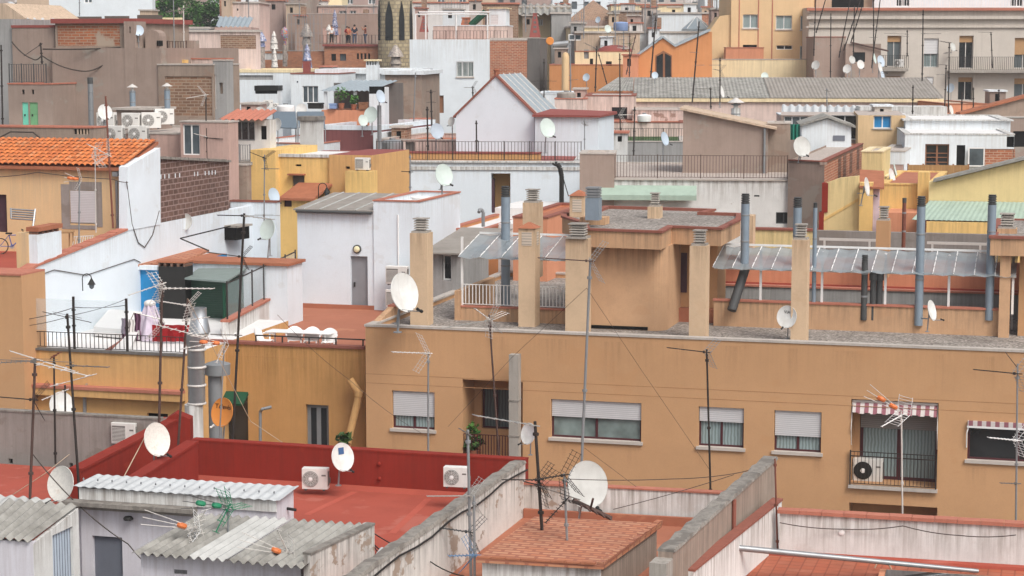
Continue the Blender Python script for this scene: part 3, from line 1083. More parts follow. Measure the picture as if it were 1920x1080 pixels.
MB().path([q(a0+.03,-.06,b1-.15),q(a0-.02,-.1,b1-.35),q(a0-.02,-.03,b1-.8)],.018).to(awn,'arm','white_metal')
s0,s1,z0,z1=mf.rc(1592,942,1754,1090)
m=MB()
m.quad(q(s0,.3,z0),q(s0,1,z0),q(s0,1,z1),q(s0,.3,z1)).quad(q(s1,.3,z0),q(s1,1,z0),q(s1,1,z1),q(s1,.3,z1))
m.quad(q(s0,.3,z1),q(s1,.3,z1),q(s1,1,z1),q(s0,1,z1)).quad(q(s0,1,z0),q(s1,1,z0),q(s1,1,z1),q(s0,1,z1))
m.to(mainb,'recess','tan')
MB().box(mf,s0+.25,s1-.1,.85,.95,z0,z1-.55).to(mainb,'window','burgundy')
ac('white air conditioner with a black fan behind the balcony railing',1598,866,1654,907,58.6,'dark',group='air conditioners on the rooftops')
def pil(x0,x1,yt,xb,yb,cap='vent',th=.62,mat='pillar',name='chimney'):
 s,d=mf.D(xb,yb,mzr)
 a=mf.S(x0,mzr+1,d)
 c=mf.S(x1,mzr+1,d)
 zt=mf.sz(x0,yt,d)[1]
 return pillar(mainb,mf,a,c,d,d+th,mzr-.02,zt,mat,cap,name)
pil(769,801,437,790,611)
pil(972,1003,428,990,613,'pyramid')
pil(1060,1102,447,1080,624,th=.45)
pil(1292,1323,461,1308,637)
pil(1483,1512,450,1500,643)
sS,sD=mf.D(1160,618,mzr)
e0,e1=mf.S(1075,mzr+1,sD),mf.S(1221,mzr+1,sD)
ft=sD-.55
zS=mf.sz(1110,433,ft)[1]
zb_=mf.sz(1110,464,ft)[1]
pts=[]
for i in range(9):
 a=i/8*1.5708
 pts.append((e1+.45*math.sin(a),sD+.45-.45*math.cos(a)))
pts+=[(e1+.45,sD+4.2),(e0,sD+4.2),(e0,sD)]
MB().prism(mf,pts,'sd',mzr-.02,zb_+.01).to(mainb,'stair_housing','tan_pale')
m=MB().box(mf,e0+.6,e1-.1,sD-.03,sD-.004,mzr+.02,mzr+.12)
m.to(mainb,'drain_gap','black_matte')
k0,kd=mf.D(1262,560,mzr)
kz0,kz1=mf.sz(1282,548,sD+2.6)[1],mf.sz(1282,474,sD+2.6)[1]
kb0,kb1=mf.S(1262,mzr+1,sD+2.6),mf.S(1345,mzr+1,sD+2.6)
m=MB().box(mf,kb0,kb1,sD+2.6,sD+4.2,mzr-.02,zb_+.01)
m.to(mainb,'stair_housing','tan')
kd0,kd1=mf.S(1272,mzr+1,sD+2.6),mf.S(1288,mzr+1,sD+2.6)
MB().box(mf,kd0,kd1,sD+2.55,sD+2.597,kz0,kz1).to(mainb,'door','purple_door')
MB().tube(mf.pt(kb0+.1,sD+2.5,mzr+.4),mf.pt(kb0+.1,sD+2.5,zb_-.1),.04,n=8).to(mainb,'downpipe','alu_pale')
MB().box(mf,kb0,kb1+.1,sD+2.3,sD+2.59,mzr-.02,mzr+.45).to(mainb,'step','terracotta')
poly=[mf.D(x,y,zS)for x,y in((1098,432),(1240,437),(1259,427),(1352,431),(1388,413),(1389,403),(1318,401),(1340,395),(1135,389),(1102,403),(1054,402),(1054,408),(1090,420))]
m=MB()
n=len(poly)
m.add([mf.pt(a,b,zb_)for a,b in poly]+[mf.pt(a,b,zS)for a,b in poly],[tuple(range(n))[::-1]]+[(i,(i+1)%n,n+(i+1)%n,n+i)for i in range(n)])
m.to(mainb,'roof_fascia','tan_pale')
cx_,cy_=sum(p[0]for p in poly)/n,sum(p[1]for p in poly)/n
def inset(k):
 out=[]
 for i,p in enumerate(poly):
  a,b,c=V(poly[i-1]),V(p),V(poly[(i+1)%n])
  t1,t2=(b-a).normalized(),(c-b).normalized()
  n1,n2=V((-t1 .y,t1 .x)),V((-t2 .y,t2 .x))
  w=(n1+n2)
  w=w/max(.5,w.length_squared)*2 if w.length>.1 else n1
  out.append(b+w*k)
 return out
inn=inset(.16)
out_=inset(-.05)
m=MB()
m.add([mf.pt(*p,zS+.07)for p in out_]+[mf.pt(*p,zS+.07)for p in inn]+[mf.pt(*p,zS+.002)for p in out_]+[mf.pt(*p,zS-.1)for p in inn],[(i,(i+1)%n,n+(i+1)%n,n+i)for i in range(n)]+[(2*n+i,2*n+(i+1)%n,(i+1)%n,i)for i in range(n)]+[(n+i,n+(i+1)%n,3*n+(i+1)%n,3*n+i)for i in range(n)])
m.to(mainb,'coping','coping_dark')
m=MB()
m.add([mf.pt(*p,zS-.03)for p in inn],[tuple(range(n))])
m.to(mainb,'roof','gravel')
ps,pd=mf.D(1400,613,mzr)
pzt=mf.sz(1400,566,pd)[1]
p0,p1=mf.S(1338,mzr+.5,pd),mf.S(1872,mzr+.5,pd)
MB().box(mf,p0,p1,pd,pd+.2,mzr-.02,pzt).to(mainb,'parapet','tan_pale')
MB().box(mf,p0-.03,p1,pd-.04,pd+.24,pzt,pzt+.06).to(mainb,'coping','coping')
ls,ld=mf.D(960,604,mzr)
lz=mf.sz(960,579,ld)[1]
l0,l1=mf.S(864,mzr+.5,ld),mf.S(1062,mzr+.5,ld)
MB().box(mf,l0,l1,ld,ld+.2,mzr-.02,lz).to(mainb,'parapet','tan_pale')
MB().box(mf,l0,l1,ld-.03,ld+.23,lz,lz+.05).to(mainb,'coping','coping')
railing(mainb,mf,l0+.02,l1,ld+.1,lz+.05,mf.sz(960,537,ld)[1],'white_metal',.115,.013,3)
MB().box(mf,l0-.2,l0,ld-.05,ld+4,mzr-.02,mf.sz(866,545,ld)[1]).to(mainb,'parapet','tan_pale')
zl=mf.sz(775,577,2.2)[1]
MB().prism(mf,[(0.02,mzr-.05),(.6,mzr-.05),(2.4,mzr-.05),(2.4,zl),(2.2,zl),(.6,mzr+.18),(.02,mzr+.08)],'dz',-.001,.2).to(mainb,'parapet','tan_pale')
MB().prism(mf,[(2.2,zl+.004),(5.5,zl+.004),(5.5,zl+.06),(2.2,zl+.06)],'dz',-.02,.25).to(mainb,'coping','coping')
MB().prism(mf,[(2.4,mzr-.05),(5.5,mzr-.05),(5.5,zl),(2.4,zl)],'dz',-.001,.22).to(mainb,'parapet','tan_pale')
def canopy(label,xa,ya,xb,dA,xc,yc,dC,posts,yb,dP):
 0
 s0,z0=mf.sz(xa,ya,dA)
 s1=mf.S(xb,z0,dA)
 z2=mf.sz(xc,yc,dC)[1]
 t=thing('canopy',label,'canopy',mf.pt((s0+s1)/2,dA,lz),'translucent canopies on the tan building')
 nx=max(3,int((s1-s0)/.62))
 m=MB()
 for i in range(nx):
  a,b=s0+(s1-s0)*i/nx,s0+(s1-s0)*(i+1)/nx
  sag=.03
  mid=(a+b)/2
  for u,w,zz0,zz1 in((a,mid,.03,-sag),(mid,b,-sag,.03)):
   m.add([mf.pt(u,dA,z0+zz0),mf.pt(w,dA,z0+zz1),mf.pt(w,dC,z2+zz1),mf.pt(u,dC,z2+zz0)],[(0,1,2,3)])
  bars=MB()
  for j in range(4):
   k0,k1=.06+j*.24,.06+j*.24+.17
   pa,pb=mf.pt(a,dA+(dC-dA)*k0,z0+(z2-z0)*k0+.05),mf.pt(a,dA+(dC-dA)*k1,z0+(z2-z0)*k1+.05)
   bars.tube(pa,pb,.018,n=4)
  bars.tube(mf.pt(a,dA,z0+.035),mf.pt(a,dC,z2+.035),.008,n=4)
  bars.to(t,'glazing_bar','white_metal')
 m.to(t,'roof_sheet','polycarbonate')
 MB().box(mf,s0,s1,dC-.05,dC,z2+.035,z2+.1).to(t,'rail','white_metal')
 MB().box(mf,s0,s1,dA+.3,dA+.36,z0+.03,z0-.05).to(t,'rail','alu_pale')
 for x in posts:
  s=mf.S(x,z0-.5,dP)
  MB().box(mf,s-.035,s+.035,dP,dP+.07,mf.sz(x,yb(x),dP)[1],z0+(dP-dA)/(dC-dA)*(z2-z0)-.035).to(t,'post','white_metal')
  s=mf.S(x,z0-.5,dC-.3)
  MB().box(mf,s-.035,s+.035,dC-.3,dC-.23,mzr,z2-.06).to(t,'post','white_metal')
 return t
canopy('long translucent canopy behind the chimney pillars on the right of the tan roof',1336,503,1905,pd-.3,1376,462,pd+1.9,(1426,1541,1660,1779,1899),lambda x:566+(x-1400)*.047,pd+.08)
canopy('short translucent canopy with one front post above the white roof railing',859,483,1062,ld-.1,894,440,ld+2.4,(866,),lambda x:577,ld+.1)
zt_=mf.sz(1500,540,pd+4.2)[1]
MB().box(mf,p0-1,ms1,pd+4.2,pd+4.4,mzr-.3,zt_).to(mainb,'parapet','grey')
MB().box(mf,p0-1,ms1,pd+4.15,pd+4.45,zt_,zt_+.06).to(mainb,'coping','coping')
zo=mf.sz(1500,482,pd+6.6)[1]
MB().box(mf,p0-1,ms1,pd+6.6,pd+6.8,mzr,zo).to(mainb,'terrace_wall','terracotta_wall')
MB().box(mf,p0-1,ms1,pd+6.5,pd+6.59,mzr,mf.sz(1500,532,pd+6.5)[1]).to(mainb,'skirting','red_floor')
MB().box(mf,p0-1,ms1,pd+4.45,pd+6.5,mzr+.1,zt_-.25).to(mainb,'terrace_floor','tile_patio')
zw=mf.sz(1600,434,pd+8.6)[1]
w0,w1=mf.S(1532,zw,pd+8.6),mf.S(1860,zw,pd+8.6)
MB().box(mf,w0,w1,pd+8.6,pd+8.9,mzr,zw).to(mainb,'party_wall','grey_stucco')
w2=mf.S(1390,zw,pd+8.6)
MB().box(mf,w2,w0,pd+8.6,pd+8.9,mzr,zw-.02).to(mainb,'party_wall','yellow_pale')
MB().box(mf,w2,w0,pd+8.55,pd+8.95,zw-.02,zw+.05).to(mainb,'coping','coping_dark')
for a,b,y in((1536,1642,448),(1738,1850,455)):
 s,z=mf.sz(a,y,pd+7.5)
 s_,z_=mf.S(b,z,pd+7.5),z
 m=MB().box(mf,s,s_,pd+7.5,pd+7.56,z-.05,z+.04)
 m.box(mf,s+.15,s+.22,pd+7.5,pd+7.56,z-1.3,z-.05).box(mf,s_-.25,s_-.18,pd+7.5,pd+7.56,z-1.3,z-.05)
 m.to(mainb,'clothes_rail','alu_pale')
def pil2(x0,x1,yt,yb,d,cap='vent',mat='pillar',th=.6):
 a,zt2=mf.sz(x0,yt,d)
 return pillar(mainb,mf,a,mf.S(x1,zt2,d),d,d+th,mf.sz(x0,yb,d)[1],zt2,mat,cap)
pil2(1643,1668,414,520,pd+5.2,mat='tan')
pil2(980,1010,380,520,ld+5.5)
pil2(1068,1096,367,440,sD+4.6,'pyramid')
pil2(1214,1236,388,420,sD+4.8)
pil2(1396,1412,404,470,pd+5.6,None)
hz=mf.sz(1858,447,pd-.4)[1]
hb=mf.sz(1858,479,pd-.4)[1]
h0=mf.S(1857,hz,pd-.4)
h1,hd=mf.D(1889,416,hz)
m=MB().box(mf,h0,ms1+1,pd-.4,hd+.5,hb,hz)
m.to(mainb,'roof_fascia','tan_pale')
m=MB().box(mf,h0-.05,ms1+1.1,pd-.45,pd-.2,hz,hz+.08).box(mf,h0-.05,h0+.2,pd-.2,hd+.5,hz,hz+.08).box(mf,h0+.2,ms1+1.1,hd+.3,hd+.5,hz,hz+.08)
m.to(mainb,'coping','coping_dark')
MB().quad(mf.pt(h0+.2,pd-.2,hz+.03),mf.pt(ms1+1,pd-.2,hz+.03),mf.pt(ms1+1,hd+.3,hz+.03),mf.pt(h0+.2,hd+.3,hz+.03)).to(mainb,'roof','gravel')
c0,c1=mf.S(1873,mzr+1,pd-.25),mf.S(1893,mzr+1,pd-.25)
MB().box(mf,c0,c1,pd-.25,pd+.15,mzr-.02,hb).to(mainb,'column','tan_pale')
MB().box(mf,c1+.25,ms1+.9,pd+.3,hd,mzr-.02,hb).to(mainb,'stair_housing','tan')
vc=mf.S(1888,hz,pd+1.2)
pillar(mainb,mf,vc-.3,vc+.3,pd+1,pd+1.6,hz,hz+.18,'tan_pale','vent')
flue('blue grey square flue with slatted cowl on the stair housing roof',1113,350,412,mf.pt(poly[0][0],poly[0][1]+1.6,0).y,26,sq=True)
MB().box(mf,*(lambda s,d:(s-.42,s+.42,d-.3,d+.4))(*mf.D(1114,419,zS)),zS-.02,zS+.22).to(mainb,'flue_base','tan_pale')
flue('tall blue grey flue left of the pyramid capped pillar',948,349,580,66.5,17)
flue('tall blue flue beside the right end of the stair housing',1398,363,503,63.6,16)
flue('blue flue just behind the pillar with the dish',1496,370,610,62.9,16)
flue('thin grey flue rising in front of the stained wall, right of the dish pillar',1529,380,610,62.7,8)
flue('thick blue flue in the middle of the long canopy',1728,368,610,61.7,16)
flue('slanting blue flue at the right end of the long canopy',1861,365,600,61.2,16)
flue('thin rusty flue in front of the red patio wall',1696,371,470,68.0,7.5,'rusty_flue' if 'rusty_flue' in MATS else 'rust_red','open')
t=flue('group of dark vent pipes below the canopy',1622,478,600,62.2,12,'flue_dark')
for dx in(14,26):
 p=P(1622+dx,600,62.2)
 MB().lathe(p,[(.1,0),(.1,1.25),(.13,1.26),(.13,1.5),(.1,1.55)],12).to(t,'pipe','flue_dark',True)
MB().tube(P(1372,582,63),P(1398,502,63.6),.15,n=10).to(MB and thing('vent_pipe','slanting black pipe under the left end of the long canopy','flue pipe',P(1380,560,60.8)),'pipe','flue_dark',True)
fp=mf.off(-.75)
s0,s1,z0,z1=fp.rc(954,665,972,880)
cf=thing('concrete_flue','pale square concrete flue standing before the recessed balcony','flue pipe',fp.pt((s0+s1)/2,0,0))
MB().box(fp,s0,s1,0,.3,0,z1).to(cf,'shaft','concrete')
MB().box(fp,s0-.015,s1+.015,-.015,.315,z0+1,z0+1.05).box(fp,s0-.015,s1+.015,-.015,.315,z0+2.1,z0+2.15).to(cf,'collar','concrete_cap')
of=FP(685,655,63.2)
wins=[(573,758,617,846,dict(k='win',fm='flue_grey',pm='pane_dark',fw=.12,p=2)),(424,733,466,836,dict(k='dark',m='pane_dark'))]
oz=of.O.z
ochre,of,(os0,os1,oz)=bldg(('ochre_building','ochre rendered building below the red tiled terrace','building'),380,639,0,684.5,16,wins,wall='ochre',par=.0,cop=None,roof='terracotta',fr=of,zt=oz-.4)
oz+=.4
MB().box(of,os0,os1,0,.22,oz-.398,oz).to(ochre,'parapet','ochre')
MB().box(of,os0-3.2,os0-.004,1.2,15,12,oz-.41).to(ochre,'roof','terracotta')
MB().box(of,os0,os1,-.06,.25,oz+.002,oz+.09).to(ochre,'coping','coping_dark')
s0,s1,z0,z1=of.rc(424,733,466,750)
MB().prism(of,[(-.02,z1),(-.5,z0-.05),(-.48,z0-.12),(0,z1-.1)],'dz',s0,s1).to(ochre,'awning','green_dark')
zr_=of.sz(600,633,.1)[1]
m=MB()
a0=of.S(480,oz,.1)
m.box(of,a0,os1-.02,.08,.12,zr_-.03,zr_+.01)
for k in range(5):
 s=a0+(os1-.1-a0)*k/4
 m.box(of,s-.02,s+.02,.08,.12,oz+.09,zr_-.03)
m.to(ochre,'railing','dark_iron')
ocop,oz=oz,oz-.4
ws,wd=of.D(640,583,oz)
A,B=PZ(455,640,oz),PZ(561,577,oz)
Ht=P(400,612,A.y-.8).z
tw=thing('terrace_wall','low white streaked wall with terracotta coping between the two terraces','wall',(A+B)/2)
dirw=(B-A).normalized()
A2=A-dirw*1.9
fw_=Fr(A2,0)
fw_.u=V((dirw.x,dirw.y,0)).normalized()
fw_.v=V((-fw_.u.y,fw_.u.x,0))
Lw=(B-A2).length
zt2=P(561,533,B.y).z
MB().box(fw_,0,Lw,0,.22,oz-2,zt2).to(tw,'wall','white_streak')
MB().box(fw_,0,Lw,-.05,.27,zt2,zt2+.07).to(tw,'coping','coping')
sc=thing('glass_screen','glass windscreen with dark steel posts along the sloping terrace wall','windscreen',fw_.pt(Lw/2,.1,zt2+.07))
for k in range(7):
 s=.3+(Lw-.4)*k/6
 MB().box(fw_,s-.025,s+.025,.08,.13,zt2+.07,zt2+1.35).to(sc,'post','dark_iron')
MB().box(fw_,.3,Lw-.1,.1,.112,zt2+.12,zt2+1.25).to(sc,'glass','glass_screen')
MB().box(fw_,.3,Lw-.1,.09,.12,zt2+1.25,zt2+1.29).to(sc,'rail','dark_iron')
dp=thing('drain_pipe','bent yellow drainpipe at the joint of ochre and tan facades','drainpipe',of.pt(os1,-.2,10))
pp=[P(656,712,62.9),P(674,738,62.8),P(672,748,62.8),P(650,838,62.8),P(640,900,62.8)]
MB().path(pp,.13,10).to(dp,'pipe','ochre_pale',True)
MB().lathe(pp[1],[(.15,-.1),(.16,-.08),(.16,.08),(.15,.1)],10,pp[2]-pp[1]).to(dp,'collar','ochre_pale')
gp=thing('vent_pipe','thin galvanised pipe with bent top on the ochre facade','vent pipe',P(488,835,62.7))
MB().path([P(488,900,62.7),P(488,772,62.7),P(492,767,62.6),P(509,763,62.6)],.05,8).to(gp,'pipe','galv',True)
def prof(px,Y,pts):
 0
 b=P(px,pts[0][1],Y)
 return b,[(w*Y/FPX,P(px,y,Y).z-b.z)for w,y in pts]
t=thing('steel_chimney','fat stainless steel chimney with tapered top rising in front of the ochre wall','chimney',P(369,870,58))
b_,pr=prof(368,58,[(17.5,1000),(17.5,758)])
MB().lathe(b_,pr,20).to(t,'base_pipe','white_worn',True)
b_,pr=prof(369,58,[(16.5,757),(16.5,652),(20.5,640),(20.5,624)])
MB().lathe(b_,pr,20).to(t,'pipe','steel',True)
b_,pr=prof(374,58,[(21,623),(16,597),(14.5,595),(14.5,577),(12.5,577),(12,600)])
MB().lathe(b_,pr,20).to(t,'cone','steel',True)
for y in(756,722,688,655,627):
 b_,pr=prof(369 if y>630 else 370,58,[(17.2 if y>650 else 20.8,y+2),(18.4 if y>650 else 22,y+1),(18.4 if y>650 else 22,y-1),(17.2 if y>650 else 20.8,y-2)])
 MB().lathe(b_,pr,20).to(t,'clamp_ring','alu_pale')
t=thing('mushroom_vent','grey vent pipe with wide drum cowl beside the steel chimney','chimney',P(408,870,58.6))
b_,pr=prof(408,58.6,[(13,1000),(13,700)])
MB().lathe(b_,pr,18).to(t,'pipe','flue_grey',True)
b_,pr=prof(408,58.6,[(13,703),(24,702),(24.5,682),(22,681),(3,675)])
MB().lathe(b_,pr,22).to(t,'cowl','flue_grey',True)
for x0,y0,x1,y1 in((728,814,760,860),(790,816,824,856),(1028,832,1066,880),(1168,838,1208,890),(1304,848,1330,885),(1380,851,1402,900),(1446,856,1470,890),(1520,860,1546,905),(1592,922,1650,942),(1690,926,1760,942),(1808,876,1850,930),(740,624,790,700),(905,630,950,690),(1000,634,1080,698),(1125,640,1170,745),(1190,642,1215,755),(1265,645,1290,705),(1350,648,1400,720),(1475,653,1500,735),(1560,657,1620,722),(1752,664,1775,780),(1830,667,1880,740)):
 streak(mainb,mf,x0,y0,x1,y1)
for x0,y0,x1,y1 in((470,652,520,760),(540,656,590,720),(610,658,670,790),(500,655,560,700)):
 streak(ochre,of,x0,y0,x1,y1)
rf=FP(373,828,51.5,16.5)
rz=rf.O.z
rfl=P(480,906,rf.pt(rf.S(480,rz),0,0).y).z
rs0,rs1=rf.S(300,rfl),rf.S(985,rz)
red=thing('terrace_building','low building topped by the empty brick red roof terrace','building',rf.pt((rs0+rs1)/2,-4,0))
sk_=rf.S(535,rfl,-5)
m=MB().prism(rf,[(rs0-7,-4.6),(sk_,-4.6),(sk_,-9.5),(rs1,-9.5),(rs1,.3),(rs0-7,.3)],'sd',0,rfl)
m.to(red,'roof_deck','red_floor')
MB().box(rf,rf.S(360,rz),rs1,0,.28,rfl,rz).to(red,'parapet','red_wall')
MB().prism(rf,[(-.012,rz+.002),(.3,rz+.002),(.3,rz+.05),(.15,rz+.07),(-.012,rz+.05)],'dz',rf.S(360,rz),rs1).to(red,'coping','red_wall')
s_,z_=rf.sz(712,870)
m=MB()
for y in(869,897):
 m.lathe(rf.pt(s_,-.01,rf.sz(712,y)[1]),[(.05,0),(.05,.05),(.02,.07)],10,-rf.v)
m.to(red,'drain_stub','red_wall')
MB().prism(rf,[(-.12,rfl),(-.001,rfl),(-.001,rfl+.12)],'dz',rf.S(360,rz),rs1).to(red,'kerb','red_floor')
def wall_between(b,p0,p1,z0,th,mat,name='wall',cap=None,capn='coping',ov=.03,ch=.07,side=1):
 0
 d=V((p1 .x-p0 .x,p1 .y-p0 .y,0))
 L=d.length
 d.normalize()
 nrm=V((-d.y,d.x,0))*side*th
 z=V((0,0,1))
 a,c=V((p0 .x,p0 .y,z0)),V((p1 .x,p1 .y,z0))
 m=MB().hexa([a,c,c+nrm,a+nrm,p0,p1,p1+nrm,p0+nrm])
 w=m.to(b,name,mat)
 if cap:
  o=nrm.normalized()*ov
  e=z*ch
  MB().hexa([p0-o,p1-o,p1+nrm+o,p0+nrm+o,p0-o+e,p1-o+e,p1+nrm+o+e,p0+nrm+o+e]).to(b,capn,cap)
 return w
lz0=30-10.17
wall_between(red,PZ(262,900,lz0),PZ(371,831,lz0),rfl,.28,'red_wall','parapet','red_wall')
lz1=30-10.03
p0,p1=PZ(152,884,lz1-.25),PZ(338,787,lz1)
wall_between(red,p0,p1,rfl-.3,.3,'red_wall','parapet','red_wall')
MB().add([V((p1 .x-.75,p1 .y-.2,rfl)),V((p1 .x+.3,p1 .y-.2,rfl)),V((p1 .x+.3,p1 .y-.2,lz1+.05)),V((p1 .x-.1,p1 .y-.2,lz1+.22)),V((p1 .x-.75,p1 .y-.2,lz1-.2)),V((p1 .x-.75,p1 .y+.3,rfl)),V((p1 .x+.3,p1 .y+.3,rfl)),V((p1 .x+.3,p1 .y+.3,lz1+.05)),V((p1 .x-.1,p1 .y+.3,lz1+.22)),V((p1 .x-.75,p1 .y+.3,lz1-.2))],[(0,1,2,3,4),(9,8,7,6,5),(0,5,6,1),(1,6,7,2),(2,7,8,3),(3,8,9,4),(4,9,5,0)]).to(red,'buttress','red_wall')
for(a,b),(c,d)in(((665,922),(575,965)),((803,935),(735,1000))):
 p,r=PZ(a,b,rfl+.006),PZ(c,d,rfl+.006)
 t=(r-p).normalized().cross(V((0,0,1)))*.09
 MB().quad(p-t,p+t,r+t,r-t).to(red,'seam','red_seam' if 'red_seam' in MATS else 'roof_seam')
gb,gf,(g0,g1,gz)=bldg(('stucco_building','low grey stucco building with a pitted wall at the left edge','building'),-40,769,54.3,300,.45,[(16,860,24,870,dict(k='dark')),(130,868,137,880,dict(k='dark'))],wall='grey_stucco',par=0,cop=None,roof='red_floor')
MB().box(gf,g0,g1,-.02,.22,gz+.002,gz+.05).to(gb,'coping','concrete_cap')
ac('white air conditioner with slatted grille hung on the grey stucco wall',206,797,256,835,53.0,'slat')
pw=thing('party_wall','white peeling party wall running away beside the red terrace','wall',PZ(840,970,19.8))
zt=19.8
a,b=PZ(640,1108,zt),PZ(985,868,zt)
wall_between(pw,a,b,0,.26,'white_peel','wall')
d=(b-a).normalized()
n_=V((-d.y,d.x,0))
m=MB()
pts=[a,b]
L=(b-a).length
k=26
for i in range(k):
 s,e=a+d*(L*i/k),a+d*(L*(i+1)/k)
 h0,h1=.09+.03*math.sin(i*2.1),.09+.03*math.sin((i+1)*2.1)
 z=V((0,0,1))
 m.hexa([s-n_*.03+z*.002,e-n_*.03+z*.002,e+n_*.29+z*.002,s+n_*.29+z*.002,s+n_*.0+z*h0,e+n_*.0+z*h1,e+n_*.26+z*h1,s+n_*.26+z*h0])
m.to(pw,'coping','concrete_cap')
cb=[a+d*(L*i/12)-n_*.05+V((0,0,-.12-.05*math.sin(i*1.7)))for i in range(13)]
tag(mkobj('cable',MB().path(cb,.022,6),'black'),'black cable clipped along the top of the peeling white party wall','cable','cables across the roofs')
Ysh=45.2
sf=FP(150,912,Ysh,15.6)
zsh=sf.O.z
pk,_,(k0,k1,_)=bldg(('pink_house','pale pink house with grey doors under patched corrugated roofs','house'),150,914,Ysh,519,1.0,[(173,1004,233,1180,dict(k='door',m='door_slate',r=.1))],wall='pink_white',cop=None,roof=None,fr=sf,rev=.14)
s0,s1,z0,z1=sf.rc(150,916,370,948)
MB().box(sf,k0,k1,-.05,-.004,z0-.02,zsh-.02).to(pk,'render_band','white_worn')
MB().box(sf,k0-.3,s1,-.34,-.054,z0-.12,z0-.025).to(pk,'ledge','concrete_cap')
MB().box(sf,k0-.3,s1,-.053,-.004,z0-.25,z0-.03).to(pk,'ledge','concrete')
c=sf.pt(*(lambda a:(a[0],-.15,a[1]))(sf.sz(246,972)))
MB().lathe(c,[(.1,0),(.12,.03),(.08,.08)],12).to(pk,'lamp','black')
A,B=sf.pt(k0-.12,-.12,zsh+.03),sf.pt(k1+.12,-.12,zsh+.0)
C_,D_=sf.pt(k1+.12,1.05,zsh+.08),sf.pt(k0-.12,1.05,zsh+.06)
MB().corr(A,B,C_,D_,.24,.013,3).to(pk,'corrugated_roof','fibro_white',True)
for i in range(14):
 p=A+(B-A)*((i+.5)/14)+V((0,.4,.06))
 MB().lathe(p,[(.02,0),(.02,.04),(.005,.06)],6).to(pk,'roof_bolt','flue_grey')
s_,z_=sf.sz(521,933,.6)
MB().tube(sf.pt(k1,.6,zsh-.35),sf.pt(k1+.22,.6,zsh-.37),.035,n=8).to(pk,'spout','black')
z2=19.42
fl,fr_,br_,bl=PZ(247,1037,z2),PZ(572,1064,z2),PZ(690,983,z2+.2),PZ(375,964,z2+.22)
u_=fr_-fl
def strip(t0,t1,mat,lift=0):
 a,b=fl+u_*t0,fl+u_*t1
 c,d=bl+(br_-bl)*t1,bl+(br_-bl)*t0
 o=V((0,0,lift))
 MB().corr(a+o,b+o,c+o,d+o,.215,.04,4).to(pk,'corrugated_roof',mat,True)
strip(0,.33,'fibro')
strip(.325,.56,'fibro_pale',.012)
strip(.555,1,'fibro',0)
lw=thing('lean_to_wall','x','wall')if False else pk
wf=Fr(fl+V((0,.25,0)),12)
wz=z2-.06
MB().box(wf,.15,3.7,0,.2,0,wz-.03).to(pk,'wall','pink_white')
s0,s1,z0,z1=wf.rc(327,1067,351,1076)
m=MB()
for i in range(5):
 m.box(wf,s0,s1,-.012,-.002,z0+(z1-z0)*i/5,z0+(z1-z0)*(i+.5)/5)
m.to(pk,'vent','flue_dark')
sg=thing('gable_wall','short stained white wall closing the corrugated roof','wall',PZ(630,1030,19))
wall_between(sg,PZ(569,1040,19.62),PZ(690,983,19.66),0,.16,'white_peel','wall','concrete_cap',ov=.02,ch=.05,side=-1)
wall_between(sg,PZ(690,983,19.66),PZ(697,981,19.66),0,.16,'white_worn','wall')
m=MB().corr(PZ(688,1062,19.0),PZ(728,1066,19.0),PZ(756,1030,19.1),PZ(712,1028,19.1),.2,.03,2)
o=m.to(None,'corrugated_sheet','fibro_white',True)
tag(o,'small pale corrugated sheet wedged between gable wall and peeling wall','roof sheet')
zh=19.78
h=thing('corrugated_hut','small hut with mossy corrugated roof and pale blue plank door at the lower left','hut',PZ(60,1060,17))
a,b,c,d=PZ(-60,1004,zh-.12),PZ(54,1014,zh-.12),PZ(146,946,zh+.2),PZ(14,936,zh+.2)
MB().corr(a,b,c,d,.215,.04,4).to(h,'corrugated_roof','fibro',True)
p0,p1=PZ(62,1016,zh-.16),PZ(147,953,zh+.12)
hd=(p1-p0)
hf=Fr(p0,0)
hf.u=V((hd.x,hd.y,0)).normalized()
hf.v=V((-hf.u.y,hf.u.x,0))
Lh=V((hd.x,hd.y)).length
m=MB()
s0,s1,z0,z1=hf.rc(98,1003,142,1200)
z0=16.6
zl1=hf.sz(140,998)[1]
m2=MB()
holed(m2,hf,0,Lh,0,p0 .z-.05,[(s0,s1,z0,p0 .z-.06)],0,.12)
m2 .prism(hf,[(0,p0 .z-.05),(Lh,p0 .z-.05),(Lh,p1 .z)],'sz',0,.1)
m2 .to(h,'wall','white_worn')
do=MB().box(hf,s0+.01,s1-.01,.06,.1,z0,p0 .z-.065).to(h,'door','door_plank' if 'door_plank' in MATS else 'dish_blue')
m=MB()
for i in range(8):
 s=s0+.04+(s1-s0-.08)*i/7
 m.box(hf,s-.006,s+.006,.05,.0595,z0,p0 .z-.07)
m.to(do,'batten','door_slate')
ff=Fr(p0,15.6)
MB().box(ff,-4,0,0,.15,0,p0 .z-.01).to(h,'wall','pink_white')
MB().box(sf,k0-.42,k0-.02,.1,.4,0,zsh-.55).to(pk,'wall','pink_white')
MB().tube(sf.pt(k0-.02,-.12,16),sf.pt(k0-.02,-.12,zsh-.5),.018,n=6).to(pk,'conduit','lamp_cream')
a,b,c,d=PZ(-70,1000,19.3),PZ(8,1000,19.3),PZ(118,944,19.4),PZ(-20,926,19.4)
o=MB().corr(PZ(-90,985,19.6),PZ(-4,990,19.6),PZ(96,936,19.72),PZ(-30,926,19.72),.2,.03,3).to(None,'corrugated_roof','fibro_pale',True)
tag(o,'pale corrugated roof sheet behind the mossy hut roof','roof sheet')
hutz=19.4
f0,f1,b1_,b0_=PZ(893,1047,hutz),PZ(1131,1060,hutz),PZ(1241,981,hutz-.1),PZ(1003,968,hutz-.1)
